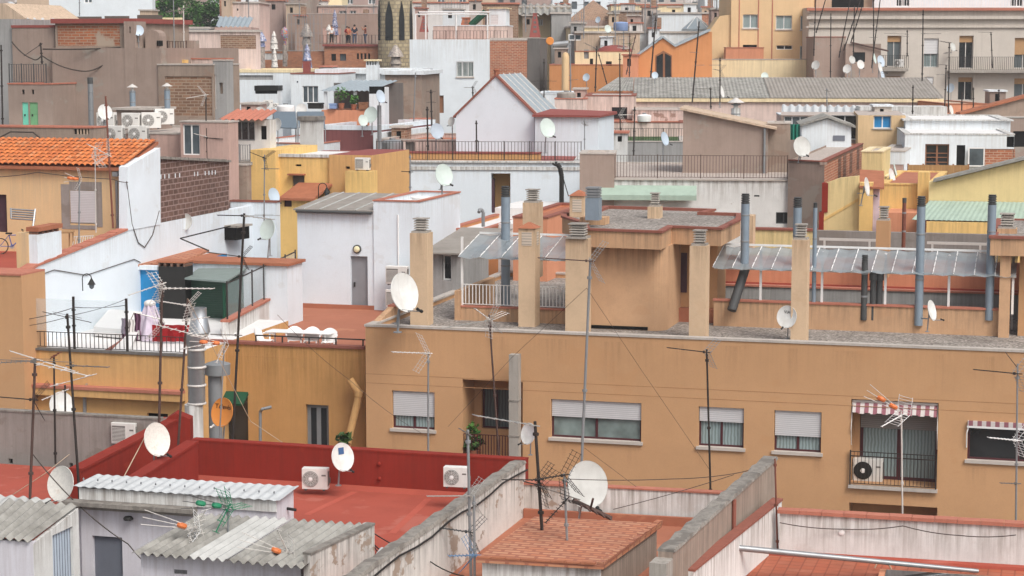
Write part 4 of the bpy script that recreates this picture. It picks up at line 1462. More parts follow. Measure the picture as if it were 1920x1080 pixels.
hut=thing('tiled_hut','rooftop hut with a shallow roof of flat terracotta tiles','hut',(f0+b1_)/2-V((0,0,2)))
MB().slab(f0,f1,b1_,b0_,.09).to(hut,'roof','tile_herring')
def edge(p,q,th=.14,h=.06):
 t=(q-p).normalized().cross(V((0,0,1)))*th
 m=MB()
 n=max(4,int((q-p).length/.3))
 for i in range(n):
  a,b=p+(q-p)*(i/n),p+(q-p)*((i+.96)/n)
  z=V((0,0,h+.012*(i%2)))
  m.hexa([a,b,b-t,a-t,a+z,b+z,b-t+z,a-t+z])
 return m
edge(f1+V((.02,0,.003)),b1_+V((.02,0,.003))).to(hut,'ridge_tiles','tile_herring')
edge(f0+V((0,0,.003)),f1-V((.16,0,-.003)),.12,.03).to(hut,'ridge_tiles','clay_old')
ins=.1
dd=V((0,0,.1))
q0,q1,q2,q3=[p-dd+((f0+b1_)/2-p).normalized()*.16 for p in(f0,f1,b1_,b0_)]
z0=V((0,0,1))
m=MB()
bot=lambda p:V((p.x,p.y,0))
m.quad(bot(q0),bot(q1),q1,q0).quad(bot(q2),bot(q3),q3,q2).quad(bot(q3),bot(q0),q0,q3)
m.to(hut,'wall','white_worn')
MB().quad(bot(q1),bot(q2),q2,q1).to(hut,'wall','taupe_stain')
yf=FP(985,906,48.5,13.5)
yz=yf.O.z
yw=thing('yard_wall','white patched yard wall with pinkish tiled cap behind the large dish','wall',yf.pt(2.5,0,18.9))
y1=yf.S(1402,yz)
ym=yf.S(1062,yz)
yfl=yf.sz(1250,982)[1]
MB().box(yf,0,y1,0,.2,0,yf.sz(1250,921)[1]).to(yw,'wall','white_streak')
MB().box(yf,0,ym,-.1,-.003,yfl,yz-.01).to(yw,'wall','white_peel')
MB().box(yf,-.02,ym+.02,-.14,.24,yz-.006,yz+.05).to(yw,'coping','coping')
zc=yf.sz(1250,921)[1]
MB().box(yf,ym+.024,y1,-.03,.23,zc+.003,zc+.04).to(yw,'coping','coping')
yb=thing('yard_building','lower building with a red tiled patio around the hut','building',yf.pt(2,-4,0))
MB().box(yf,-3.5,y1,-8,-.2,0,yfl).to(yb,'patio','terracotta')
MB().box(yf,0,y1,-.22,-.104,yfl-.1,yfl+.22).to(yb,'skirting','terracotta')
wz=30-10.2
lwall=thing('party_wall','long taupe bare party wall rising to the right of the tiled hut','wall',PZ(1350,950,wz))
a,b=PZ(1262,1036,wz),PZ(1456,861,wz)
wall_between(lwall,a,b,0,.32,'taupe_stain','wall')
d=(b-a).normalized()
n_=V((-d.y,d.x,0))
L=(b-a).length
m=MB()
for i in range(22):
 s,e=a+d*(L*i/22),a+d*(L*(i+1)/22)
 z=V((0,0,1))
 j0,j1=.06+.035*math.sin(i*2.7),.06+.035*math.sin((i+1)*2.7)
 m.hexa([s-n_*.04+z*.002,e-n_*.04+z*.002,e+n_*.35+z*.002,s+n_*.35+z*.002,s-n_*.02+z*j0,e-n_*.02+z*j1,e+n_*.32+z*j1,s+n_*.32+z*j0])
m.to(lwall,'coping','concrete_cap')
MB().hexa([V((p.x,p.y,q))for q in(0,wz-.12)for p in(a-n_*-.36-d*.5,a+d*0+n_*.0-d*.5,a+n_*0,a+n_*.36)]).to(lwall,'wall_end','concrete')
MB().tube(a+d*(L*.52)-n_*.05-V((0,0,3)),a+d*(L*.52)-n_*.05,.05,n=8).to(lwall,'conduit','coping_dark')
w2=thing('low_wall','low white wall with rough pink cap leaning on the bare party wall','wall',PZ(1400,1000,18.5))
zz=30-10.9
wall_between(w2,PZ(1300,1072,zz),PZ(1466,938,zz),0,.2,'white_streak','wall','coping_dark',ch=.05)
pf=FP(1462,962,46.5,14.2)
pz=pf.O.z
pt_=thing('terrace_building','building with red tiled terrace and white stained parapet at the lower right','building',pf.pt(3,-3,0))
pfl=pf.sz(1470,1040)[1]
pe=pf.S(2240,pz)
MB().box(pf,0,pe,0,.2,0,pz).to(pt_,'parapet','white_streak')
m=MB()
nn=18
for i in range(nn):
 a,b=-.05+(pe+.05)*i/nn,-.05+(pe+.05)*(i+.985)/nn
 m.box(pf,a,b,-.06,.26,pz+.002,pz+.085+.006*(i%2))
m.to(pt_,'coping','coping')
MB().box(pf,-2.2,pe,-8,-.002,0,pfl).to(pt_,'terrace_floor','tile_terracotta')
MB().prism(pf,[(-.003,pfl+.003),(-.16,pfl+.003),(-.14,pfl+.07),(-.003,pfl+.1)],'dz',-.3,pe).to(pt_,'skirting','red_floor')
s_,z_=pf.sz(1578,998)
MB().lathe(pf.pt(s_,-.003,z_),[(.07,0),(.07,.02),(.03,.03)],14,-pf.v).to(pt_,'vent','white_plastic')
hs_,hd_=pf.D(1650,1076,pfl)
sk=thing('roof_hatch','flat framed roof hatch on the red tiled terrace','hatch',pf.pt(hs_+1.2,hd_-.5,pfl))
MB().box(pf,hs_,hs_+2.7,hd_-1.2,hd_,pfl+.004,pfl+.12).to(sk,'frame','terracotta_wall')
MB().box(pf,hs_+.15,hs_+2.55,hd_-1.1,hd_-.1,pfl+.12,pfl+.14).to(sk,'pane','pane_dark')
pp=thing('steel_pole','long weathered steel pole lying across in front of the white parapet','pole',P(1320,1021,44))
MB().tube(P(1318,1021,44),P(1834,1071,44.6),.075,.05,n=10).to(pp,'tube','galv',True)
MB().tube(P(1310,1021,44),P(1325,1022,44),.1,n=10).to(pp,'end_cap','flue_dark')
ac('white air conditioner standing by the red parapet, left one with a small badge',565,882,615,920,49.6,'fan',8)
ac('white air conditioner with a big round grille at the right end of the red parapet',830,875,878,916,47.9,'fan',4)
yf_=FP(40,655,63.0)
yl,yfr,(ya0,ya1,yz_)=bldg(('yellow_building','yellow building with a projecting ledge below the white walled terrace','building'),40,655,63,346,8.6,[(94,737,118,800,dict(k='dark',r=.1)),(276,774,315,790,dict(k='dark',r=.1))],wall='ochre_pale',par=0,cop=None,roof='white_roof',fr=yf_)
MB().box(yfr,ya0,ya1,-.05,.2,yz_+.002,yz_+.07).to(yl,'coping','grey_dark')
s0,s1,z0,z1=yfr.rc(40,719,346,752)
lz_=z1
MB().box(yfr,ya0,ya1,-.32,-.002,lz_-.28,lz_-.05).to(yl,'ledge','ochre_pale')
MB().box(yfr,ya0,ya1,-.36,-.002,lz_-.046,lz_+.05).to(yl,'ledge_coping','coping')
g=thing('drain_pipe','grey drainpipe with hooded top on the yellow ledge','drainpipe',P(161,780,62.5))
MB().path([P(159,800,62.4),P(159,735,62.4),P(163,722,62.4),P(170,713,62.6),P(174,716,62.9)],.06,8).to(g,'pipe','galv',True)
pier=thing('corner_pier','tall tan rendered corner pier at the left edge below the sloping white wall','wall',P(15,700,62.6))
pfz=FP(-60,514,62.6)
MB().box(pfz,0,pfz.S(40,pfz.O.z),0,1.5,0,pfz.O.z).to(pier,'wall','tan')
MB().box(pfz,0,pfz.S(40,pfz.O.z),-.03,1.5,pfz.O.z+.002,pfz.O.z+.06).to(pier,'coping','coping')
MB().tube(P(19,780,62.4),P(19,516,62.4),.03,n=6).to(pier,'conduit','ochre_pale')
rl=thing('terrace_railing','black railing with tall posts and glass panes round the white terrace','railing',yfr.pt(3,.1,yz_+.07))
zt_r=yfr.sz(200,627,.1)[1]
railing(rl,yfr,ya0+.05,ya1-.05,.08,yz_+.07,zt_r,'dark_iron',.145,.009)
ztp=yfr.sz(140,556,.1)[1]
for x in(45,140,239):
 s=yfr.S(x,yz_,.08)
 MB().box(yfr,s-.035,s+.035,.055,.105,yz_+.07,ztp).to(rl,'post','dark_iron')
 MB().box(yfr,s-.055,s+.055,.04,.12,ztp-.45,ztp-.4).box(yfr,s-.055,s+.055,.04,.12,ztp-.95,ztp-.9).to(rl,'post_bracket','dark_iron')
s_=yfr.S(239,yz_,.08)
MB().box(yfr,ya0+.1,s_,.075,.085,zt_r+.05,ztp-.1).to(rl,'glass','glass_screen')
zw_=23.6
A_=P(40,655,63)
vdir=yfr.v
def onwall(px,py):
 r=ray(px,py)
 n=yfr.u
 t=n.dot(A_-CAM)/n.dot(r)
 return CAM+r*t
wl=thing('party_wall','long white party wall stepping back behind the terrace with red tile capping','wall',A_+vdir*8)
prof_=[onwall(40,518),onwall(70,499),onwall(118,480),onwall(238,432),onwall(300,421),onwall(516,381)]
prof_[-1].z=prof_[-2].z=23.62
nrm=-yfr.u*.3
def sheet(pts,zb,nrm,b,name,mat):
 m=MB()
 for p,q in zip(pts,pts[1:]):
  a,c=V((p.x,p.y,zb)),V((q.x,q.y,zb))
  m.hexa([a,c,c+nrm,a+nrm,p,q,q+nrm,p+nrm])
 return m.to(b,name,mat)
sheet(prof_,15,nrm,wl,'wall','white')
def caps(pts,w,h,b,mat,name='coping',seg=.4):
 m=MB()
 for p,q in zip(pts,pts[1:]):
  n=max(2,int((q-p).length/seg))
  for i in range(n):
   a,c=p+(q-p)*(i/n),p+(q-p)*((i+.97)/n)
   e=yfr.u*.05
   z=V((0,0,h+.02*(i%2)))
   m.hexa([a+e,c+e,c+w,a+w,a+e+z,c+e+z,c+w+z,a+w+z])
 return m.to(b,name,mat)
caps(prof_[:4],-yfr.u*.36,.07,wl,'coping')
pa,pb=onwall(71,440),onwall(115,500)
ang=onwall(71,445),onwall(116,442)
q0_,q1_=onwall(71,496),onwall(116,480)
t_=pa.z
MB().hexa([q0_+yfr.u*.004,q1_+yfr.u*.004,q1_+nrm,q0_+nrm,V((q0_.x,q0_.y,t_))+yfr.u*.004,V((q1_.x,q1_.y,t_))+yfr.u*.004,V((q1_.x,q1_.y,t_))+nrm,V((q0_.x,q0_.y,t_))+nrm]).to(wl,'pier','white')
m=MB().hexa([V((p.x,p.y,z))+o for z in(t_+.1,t_+.24)for p,o in((q0_,yfr.u*.06),(q1_,yfr.u*.06),(q1_,nrm*1.3),(q0_,nrm*1.3))])
m.to(wl,'pier_cap','clay_old')
m=MB()
for k in range(5):
 a=q0_+(q1_-q0_)*((k+.1)/5)
 c=q0_+(q1_-q0_)*((k+.5)/5)
 m.hexa([V((p.x,p.y,z))+o for z in(t_+.002,t_+.098)for p,o in((a,yfr.u*0),(c,yfr.u*0),(c,nrm),(a,nrm))])
m.to(wl,'pier_spacer','brick_dark')
fp_=Fr(q0_,DEG)
MB().box(fp_,-.75,-.302,-.02,.3,t_-2.2,t_+.05).to(wl,'pier','yellow_house')
lamp('black swan neck lantern on the white party wall of the terrace',163,527,66.0,.95)
tag(mkobj('cable',MB().path([onwall(x,y)+yfr.u*.03 for x,y in((60,520),(100,506),(160,516),(250,486),(262,492))],.015),'cable'),'thin grey cable strung across the white terrace wall','cable','cables across the roofs')
tag(mkobj('cable',MB().path([onwall(x,y)+yfr.u*.03 for x,y in((236,340),(246,420),(258,455),(270,464),(285,440),(297,395))],.018),'cable'),'grey cable looping down the white gable of the tiled house','cable','cables across the roofs')
bf=FP(256,505,71.3)
bl_,bfr,(b0,b1,bz)=bldg(('terrace_house','blue and white terrace house with a red tiled flat roof behind the white terrace','house'),257,505,71.3,298,6,[],wall='blue_wall',par=0,cop=None,roof='clay_old',fr=bf,zb=18)
MB().box(bfr,b0-.05,b1,-.12,.1,bz+.003,bz+.16).to(bl_,'fascia','white')
rp=[PZ(256,496,bz+.2),PZ(350,487,bz+.2),PZ(392,468,bz+.3),PZ(334,459,bz+.3)]
MB().slab(rp[0],rp[1],rp[2],rp[3],.08).to(bl_,'roof','tile_herring')
w2f=Fr(bfr.pt(b1+.003,1.6,bz),DEG)
x1_=w2f.S(538,bz)
MB().box(w2f,0,x1_,0,1.5,18,bz+.1).to(bl_,'wall','white')
MB().box(w2f,-.05,x1_+.1,-.1,1.6,bz+.103,bz+.2).to(bl_,'roof','clay_old')
ck=thing('chimney','black painted chimney with slotted brick top beside the blue wall','chimney',P(323,600,70.4))
kf=FP(297,499,70.4)
k1_=kf.S(346,kf.O.z)
kz=kf.O.z
MB().box(kf,0,k1_,0,.7,18,kz).to(ck,'shaft','black')
m=MB()
for i in range(5):
 s=k1_*i/4.0
 m.box(kf,max(0,s-.05),min(k1_,s+.05),.0,.7,kz+.002,kz+.13)
m.to(ck,'slotted_top','brick_dark')
MB().box(kf,-.05,k1_+.05,-.05,.75,kz+.132,kz+.19).to(ck,'cap','clay_old')
cz=P(348,518,70.6).z
cp=thing('metal_canopy','grey green metal lean-to with dark green shutter front on the terrace','lean-to',P(400,560,70.6))
cfm=FP(346,518,70.6)
c1_=cfm.S(420,cz)
q4=[PZ(346,521,cz),PZ(424,527,cz),PZ(462,503,cz+.15),PZ(388,492,cz+.15)]
MB().slab(*q4,.06).to(cp,'roof','awning_grey')
MB().box(cfm,.05,c1_,.1,.2,18,cz-.1).to(cp,'shutter','louver_dark' if 'louver_dark' in MATS else 'green_dark')
fx=Fr(q4[1]+V((-.1,.1,0)),0)
dv=q4[2]-q4[1]
fx.u=V((dv.x,dv.y,0)).normalized()
fx.v=V((-fx.u.y,fx.u.x,0))
MB().box(fx,.05,dv.length-.1,0,.06,20.6,cz-.08).to(cp,'side_panel','green_dark')
zf=yz_
def onfl(px,py):
 return PZ(px,py,zf)
um=thing('covered_parasol','furniture heap under striped and purple cloths on the white terrace','covered furniture',P(285,658,65))
c=P(283,655,65.2)
m=MB().grid(lambda u,v:V((c.x+(.12+.42*v+.06*math.sin(u*37))*math.cos(u*6.28319),c.y+(.12+.42*v+.06*math.sin(u*37))*math.sin(u*6.28319),zf+1.15-1.13*v)),40,6)
m.to(um,'cloth','cloth_pale',True)
for k,(dx,mt,h)in enumerate(((-.75,'cloth_purple',.75),(-.35,'cloth_purple',.9),(.45,'cloth_purple',.62),(-.55,'cloth_white',.7))):
 m=MB().grid(lambda u,v:V((c.x+dx+.22*(u-.5)+.02*math.sin(v*9),c.y-.5+.05*math.sin(u*12)+.1*(k%2),zf+h*(1-v)+.02)),8,5)
 m.to(um,'cloth',mt,True)
MB().ball(V((c.x,c.y,zf+1.2)),.2,8,.6).to(um,'cover','cloth_white',True)
MB().path([V((c.x-.9,c.y-.45,zf)),V((c.x-.45,c.y-.4,zf+.95)),V((c.x+.5,c.y-.4,zf+.7)),V((c.x+.7,c.y-.45,zf))],.018).to(um,'frame','alu')
rb=MB()
cc=P(318,665,64.2)
rb.grid(lambda u,v:V((cc.x-.55+1.2*u,cc.y+.05*math.sin(u*20),zf+.07+.55*(1-v))),12,3)
tag(rb.to(None,'red_cloth','cloth_red',True),'red cloth hanging behind the railing corner of the white terrace','cloth')
m=MB().slab(onfl(176,632)+V((0,0,.35)),onfl(262,640)+V((0,0,.35)),onfl(275,612)+V((0,0,.5)),onfl(205,606)+V((0,0,.5)),.3)
m.slab(onfl(205,662)+V((0,0,.02)),onfl(240,664)+V((0,0,.02)),onfl(262,636)+V((0,0,.36)),onfl(252,634)+V((0,0,.36)),.02)
tag(m.to(None,'covered_bench','white_roof'),'low white painted bench in the middle of the terrace','bench')
m=MB().slab(onfl(196,660)+V((0,0,.06)),onfl(206,660)+V((0,0,.06)),onfl(264,624)+V((0,0,.08)),onfl(254,624)+V((0,0,.08)),.05)
tag(m.to(None,'kerb_strip','coping_dark'),'dark red kerb crossing the white terrace floor diagonally','kerb')
hf_=FP(238,312,70.85)
zE=hf_.O.z
th_,tfr,(t0_,t1_,_)=bldg(('tiled_house','yellow house with patched render and an orange barrel tile roof','house'),-70,318,0,238,2.6,[(131,357,181,420,dict(k='win',sh=.97,fm='white_metal',r=.05,p=1,fw=.07)),(-30,364,14,436,dict(k='door',m='purple_door',r=.12))],wall='yellow_house',cop=None,roof=None,fr=hf_,zt=zE-.06,zb=21.2)
ridge_l,ridge_r=P(-70,262,74.6),P(298,274,72.5)
ridge_l.z=ridge_r.z=26.62
eL,eR=tfr.pt(t0_,-.22,zE-.02),tfr.pt(t1_+.02,-.22,zE-.02)
bR=tfr.pt(t1_+.02,2.55,26.62)
bL=tfr.pt(t0_,2.55,26.62)
def barrel(a,b,c,d,mat,par,pitch=.235,course=.36,name='barrel_tiles'):
 0
 W,H=(b-a).length,(d-a).length
 nx,ny=int(W/pitch),max(2,int(H/course))
 nn=(b-a).cross(d-a).normalized()
 m=MB()
 K=8
 for j in range(ny):
  v0,v1=j/ny,(j+1.12)/ny
  jit=[rnd.uniform(-.012,.012)for _ in range(nx+1)]
  def f(u,w):
   x=u*nx
   i=min(nx,int(x))
   ph=(x-int(x))
   h=.075*abs(math.cos(ph*math.pi))**.6 if True else 0
   vv=min(1,v0+(v1-v0)*w)
   return a+(b-a)*u+(d-a)*(vv+jit[i]/H*(1-w))+nn*(h+.035*(1-w)+.004)
  m.grid(f,nx*K,2)
 return m.to(par,name,mat,True)
barrel(eL,eR,bR,bL,'clay',th_)
MB().slab(eL-V((0,0,.03)),eR-V((0,0,.03)),bR-V((0,0,.03)),bL-V((0,0,.03)),.1).to(th_,'roof_deck','clay_old')
gp_=[onwall(237.5,432),onwall(300,421)]
gt=[onwall(237.5,313),onwall(299,277)]
e_=yfr.u*.03
MB().hexa([gp_[0]+e_,gp_[1]+e_,gp_[1]+nrm,gp_[0]+nrm,gt[0]+e_,gt[1]+e_,gt[1]+nrm,gt[0]+nrm]).to(th_,'gable','white')
MB().tube(tfr.pt(tfr.S(222,24),-.08,21),tfr.pt(tfr.S(222,24),-.08,25.3),.05,n=8).to(th_,'downpipe','galv')
s_,z_=tfr.sz(220,325)
MB().box(tfr,s_-.1,s_+.1,-.2,-.03,z_-.1,z_+.06).to(th_,'hopper','galv')
ft_=P(60,488,69).z
MB().box(tfr,t0_,t1_-.35,-5.2,-.002,15,ft_).to(th_,'terrace','red_floor')
def bike(label,c,a,s=1.,mat='bike_blue'):
 t=thing('bicycle',label,'bicycle',c)
 d=V((math.cos(a),math.sin(a),0))
 up=V((0,0,1))
 r=.3*s
 n=d.cross(up)
 w=[c+up*r-d*.5*s,c+up*r+d*.5*s]
 for h in w:
  o=MB().path([h+d*r*math.cos(k*.3142)+up*r*math.sin(k*.3142)for k in range(21)],.02,6).to(t,'wheel','black',True)
  m=MB()
  for k in range(10):
   m.tube(h,h+d*r*math.cos(k*.628)+up*r*math.sin(k*.628),.003,n=3)
  m.tube(h-n*.04,h+n*.04,.03,n=8).to(o,'spokes','alu')
 bb=c+up*r*.95-d*.06*s
 st=c+up*.72*s-d*.16*s
 hd=c+up*.78*s+d*.36*s
 MB().tube(bb,st,.02).tube(st,hd-up*.08,.02).tube(bb,hd-up*.14,.022).tube(bb,w[0],.014).tube(st,w[0],.012).tube(hd,w[1],.018).to(t,'frame',mat)
 MB().wbox(st+up*.06,.22,.12,.05).to(t,'saddle','black')
 MB().path([hd+up*.12-n*.25-d*.05,hd+up*.12,hd+up*.12+n*.25-d*.05],.016).tube(hd,hd+up*.12,.014).to(t,'handlebar','black')
 MB().lathe(bb-n*.03,[(.09,0),(.09,.02)],12,n).to(t,'crank','alu')
 return t
bike('blue bicycle parked on the red terrace of the tiled house',PZ(26,476,ft_),.25,.95)
lc=thing('bed_base','grey slatted bed frame leaning against the yellow house wall','bed frame',P(42,440,69.2))
m=MB()
for i in range(5):
 m.tube(P(21,392+i*4.4,69.3),P(66,395+i*4.4,69.1),.03,n=5)
m.tube(P(20,390,69.3),P(21,410,69.2),.03,n=5)
m.path([P(66,392,69.1),P(60,440,68.6)],.035)
m.to(lc,'slats','galv')
tb=thing('folding_table','small wooden table against the yellow house behind the wall capping','table',PZ(126,458,ft_))
m=MB().hexa([P(112,438,69),P(138,437,68.6),P(140,434,69.4),P(114,434,69.6),P(112,436,69),P(138,435,68.6),P(140,432,69.4),P(114,432,69.6)])
m.to(tb,'tabletop','wood_blind')
for x in(114,130,137):
 MB().tube(P(x,437,69),P(x,462,69),.025,n=5).to(tb,'leg','wood_blind')
cr=thing('crate','pale slatted rack standing below the white shuttered window','rack',P(150,460,69))
m=MB()
for i in range(9):
 m.tube(P(136+i*4.5,462-i*.3,68.8),P(139+i*4.3,443,69.2),.012,n=4)
m.tube(P(136,444,69.2),P(176,442,69.2),.018).tube(P(134,462,68.8),P(172,460,68.8),.018)
m.to(cr,'bars','alu_pale')
bw_=thing('brick_wall','dark brown block wall with a row of white ventilation slits above the party wall','brick wall',onwall(365,410))
pb_=[onwall(300,421),onwall(431,395)]
pb_[0].z=pb_[1].z=23.63
pt2=[onwall(300,298),onwall(432,304)]
o=-yfr.u*.05
MB().hexa([pb_[0]+o,pb_[1]+o,pb_[1]+nrm,pb_[0]+nrm,pt2[0]+o,pt2[1]+o,pt2[1]+nrm,pt2[0]+nrm]).to(bw_,'wall','brick_block')
caps(pt2,-yfr.u*.3,.08,bw_,'concrete_cap')
m=MB()
for i,x in enumerate((303,310,318,330,338,366,372,386,393,399,405)):
 p=onwall(x,331-(x-303)*.08)
 m.hexa([p+yfr.u*a+V((0,0,z))+vdir*b for z in(-.09,.07)for a,b in((-.046,0),(-.046,.07),(-.04,.07),(-.04,0))])
m.to(bw_,'slits','white')
fz=onwall(430,425)
m=MB()
sv=thing('chimney','dark square vent opening with bars on the white wall','vent',onwall(433,450))
p0,p1=onwall(421,450),onwall(446,446)
m=MB()
up=V((0,0,1))
m.hexa([p+o+z for z in(up*-.0,up*.5)for p,o in((p0,yfr.u*.5),(p1,yfr.u*.5),(p1,yfr.u*0),(p0,yfr.u*0))])
m.to(sv,'box','black_matte')
m=MB().hexa([p+o+z for z in(up*.502,up*.58)for p,o in((p0-vdir*.1,yfr.u*.6),(p1+vdir*.1,yfr.u*.6),(p1,yfr.u*0),(p0,yfr.u*0))])
m.to(sv,'lid','concrete')
sv.name='wall_vent'
s0,s1,z0,z1=tfr.rc(114,340,193,431)
a0,a1,c0,c1=tfr.rc(131,357,181,420)
m=MB()
for x0,x1,y0,y1 in((s0,a0-.01,z0,z1-.1),(a1+.01,s1,z0+.1,z1),(a0-.01,a1+.01,c1+.01,z1),(a0-.01,a1+.01,z0,c0-.06)):
 m.box(tfr,x0,x1,-.014,-.003,y0,y1)
m.to(th_,'render_patch','grey_stucco')
wfm=FP(557,392,76.8)
wh,wfr,(w0_,w1_,wz_)=bldg(('white_house','white rendered house with a grey door and a round lamp behind the red tiled terrace','house'),557,392,0,701,4.4,[(657,480,690,588,dict(k='door',m='door_grey',r=.12))],wall='white',cop=None,roof=None,fr=wfm,zb=15,rev=.16)
s_,z_=wfr.sz(670,467)
lp=MB().lathe(wfr.pt(s_,-.002,z_),[(.17,0),(.17,.05),(.13,.07)],18,-wfr.v).to(wh,'lamp','flue_dark',True)
MB().lathe(wfr.pt(s_,-.072,z_),[(.125,0),(.11,.05),(.05,.08)],16,-wfr.v).to(lp,'lamp_glass','lamp_cream',True)
zr0,zr1=wz_+.02,wz_+.35
m=MB().slab(wfr.pt(-.1,-.15,zr0),wfr.pt(w1_,-.15,zr0),wfr.pt(w1_,4.3,zr1),wfr.pt(-.1,4.3,zr1),.05)
m.to(wh,'roof','fibro_brown')
m=MB()
for k in(.12,.33,.55,.78):
 s=-.1+(w1_+.1)*k
 m.hexa([wfr.pt(s,-.16,zr0+.002),wfr.pt(s+.06,-.16,zr0+.002),wfr.pt(s+.06,4.3,zr1+.002),wfr.pt(s,4.3,zr1+.002),wfr.pt(s,-.16,zr0+.03),wfr.pt(s+.06,-.16,zr0+.03),wfr.pt(s+.06,4.3,zr1+.03),wfr.pt(s,4.3,zr1+.03)])
m.to(wh,'roof_ridge','fibro_pale')
m=MB().tube(wfr.pt(.02,-.18,wz_-.06),wfr.pt(w1_-.02,-.18,wz_-.08),.06,n=8)
m.to(wh,'gutter','flue_dark')
tbf=wfr.off(-.06)
tb_,_,(q0s,q1s,qz)=bldg(wh,700,377,0,787,5.2,[],wall='white',par=.22,pt=.14,cop='coping',ch=.05,roof='white_roof',fr=tbf,zb=15)
p=tbf.pt(q0s+1.1,2.6,qz-.2)
pn=thing('wash_basin','white plastic basin lying on the small white roof','basin',p)
MB().lathe(p,[(.25,.003),(.42,.2),(.45,.2),(.45,.16),(.3,.02)],18).to(pn,'bowl','white_plastic',True)
MB().tube(tbf.pt(q0s+1.0,-.03,21),tbf.pt(q0s+1.0,-.03,qz-.5),.03,n=6).to(wh,'downpipe','white_metal')
ac('grey grilled air conditioner, upper of two on the white house wall',723,505,762,535,wfr.pt(5.2,-.5,0).y,'slat',sc=1)
ac('dark grilled air conditioner, lower of two on the white house wall',723,549,762,579,wfr.pt(5.2,-.5,0).y,'slat',sc=1)
sk_s,_d=wfr.D(640,582,oz)
MB().box(wfr,.02,w1_+4,-.05,-.003,oz-.1,oz+.16).to(wh,'skirting','terracotta')
def chair(label,c,yaw,s=1.):
 M=Matrix.Translation(c)@Matrix.Rotation(rad(yaw),4,'Z')@Matrix.Scale(s,4)
 t=thing('garden_chair',label,'garden chair',(0,0,0),'white plastic chairs round the garden table',M)
 T=lambda mb:[mb.v.__setitem__(i,M@v)for i,v in enumerate(mb.v)]and mb
 T(MB().grid(lambda u,v:V((.44*(u-.5),.42*(v-.5),.42+.03*abs(u-.5))),4,4)).to(t,'seat','white_plastic',True)
 def bk(u,v):
  a=(u-.5)*2
  return V((.25*a,.24-.08*a*a+.1*v,.42+.42*v*(1-.28*a*a)))
 m=MB().grid(bk,10,6)
 m.grid(lambda u,v:bk(1-u,v)+V((0,.025,0)),10,6)
 T(m).to(t,'backrest','white_plastic',True)
 for sx in(-1,1):
  T(MB().path([V((sx*.25,.2,.63)),V((sx*.28,0,.64)),V((sx*.26,-.22,.6))],.025,6)).to(t,'armrest','white_plastic')
  for sy in(-1,1):
   T(MB().tube((sx*.2,sy*.18,.43),(sx*.25,sy*.24,0),.025,.018,n=6)).to(t,'leg','white_plastic')
 return t
tc=PZ(560,664,oz)
t=thing('garden_table','long white plastic table behind the terrace rail','table',tc+V((0,.3,0)))
tf=Fr(tc+V((0,.3,0)),DEG)
MB().box(tf,-1.15,1.15,-.2,.45,oz+.66,oz+.7).to(t,'tabletop','white_plastic',bev=.02)
for sx in(-1,.95):
 for d in(-.12,.34):
  MB().tube(tf.pt(sx,d,oz+.66),tf.pt(sx,d,oz),.03,n=6).to(t,'leg','white_plastic')
for i,(x,y,a,L_)in enumerate(((497,663,70,'white plastic chair at the left end of the table, turned sideways'),(552,662,5,'white plastic chair with round back, left of the pair behind the table'),(583,663,-4,'white plastic chair with round back, right of the pair behind the table'),(616,666,-3,'white plastic chair at the right end of the long table'))):
 chair(L_,PZ(x,y,oz)+V((0,.1,0)),a)
lf=FP(815,470,71.5)
lt,lfr,(l0_,l1_,lz_)=bldg(('lean_to_house','grey lean-to with a dark window and brown sheet roof behind the front pillar','lean-to'),812,471,71.5,872,3,[(829,478,846,526,dict(k='win',pm='pane_dark',p=1))],wall='grey',cop=None,roof=None,zb=15)
MB().slab(lfr.pt(-.3,-.4,lz_),lfr.pt(l1_-.1,-.4,lz_),lfr.pt(l1_+.6,4.2,lz_+.5),lfr.pt(-.2,4.2,lz_+.5),.06).to(lt,'roof','fibro_brown')
MB().box(lfr,l1_*.5,l1_*.5+.06,-.42,4.2,lz_+.01,lz_+.05).to(lt,'roof_ridge','fibro_pale')if False else None
wb,wbf,(a0,a1,az)=bldg(('white_block','low block with a bright white painted flat roof right of the white house','building'),835,430,80,908,11,[],wall='orange',par=.12,pt=.18,cop='coping',roof='white_roof',zb=10)
MB().box(wbf,0,a1+2.2,7.2,11.4,10,az+.32).to(wb,'upper_roof','white_roof')
MB().box(wbf,a1+.01,a1+2.2,2.0,7.1,10,az+.1).to(wb,'upper_roof','white_roof')
tv=thing('roof_vent_pipe','grey hooked vent pipe on the bright white roof','vent pipe',P(905,424,79))
MB().path([P(906,425,79),P(906,398,79),P(903,393,79),P(899,394,78.9),P(898,398,78.8)],.07,8).to(tv,'pipe','flue_grey',True)
ob=bldg(('orange_block','narrow orange block with red coping beside the tall blue flue','building'),962,408,76,1026,7,[],wall='terracotta_wall',par=.1,cop='coping_dark',roof='terracotta',zb=10)
bp=thing('bent_pipe','tall black pipe bent over at the top before the long white wall','vent pipe',P(1053,400,84))
MB().path([P(1053,420,84),P(1053,330,84),P(1050,315,84),P(1045,307,84),P(1040,307,84),P(1038,310,84)],.1,8).to(bp,'pipe','black',True)
MB().tube(P(1052,320,84),P(1066,368,84),.02,n=5).to(bp,'stay','black')
V1=dict(k='dark',r=.12)
yb_=('yellow_building','yellow house of stepped boxes with small dark windows left of the long white wall','house')
yb_,yfa,(i0,i1,yzB)=bldg(yb_,517,294,86,620,5,[(548,328,571,350,dict(k='dark',r=.1,m='grey_dark')),(554,308,565,312,V1)],wall='yellow',cop=None,roof='white_roof',zb=10)
MB().box(yfa,0,i1,-.05,.4,yzB+.002,yzB+.12).to(yb_,'coping','white_worn')
bldg(yb_,468,281,0,516,5,[],wall='yellow',cop=None,roof='yellow',fr=yfa.off(-.4),zb=10)
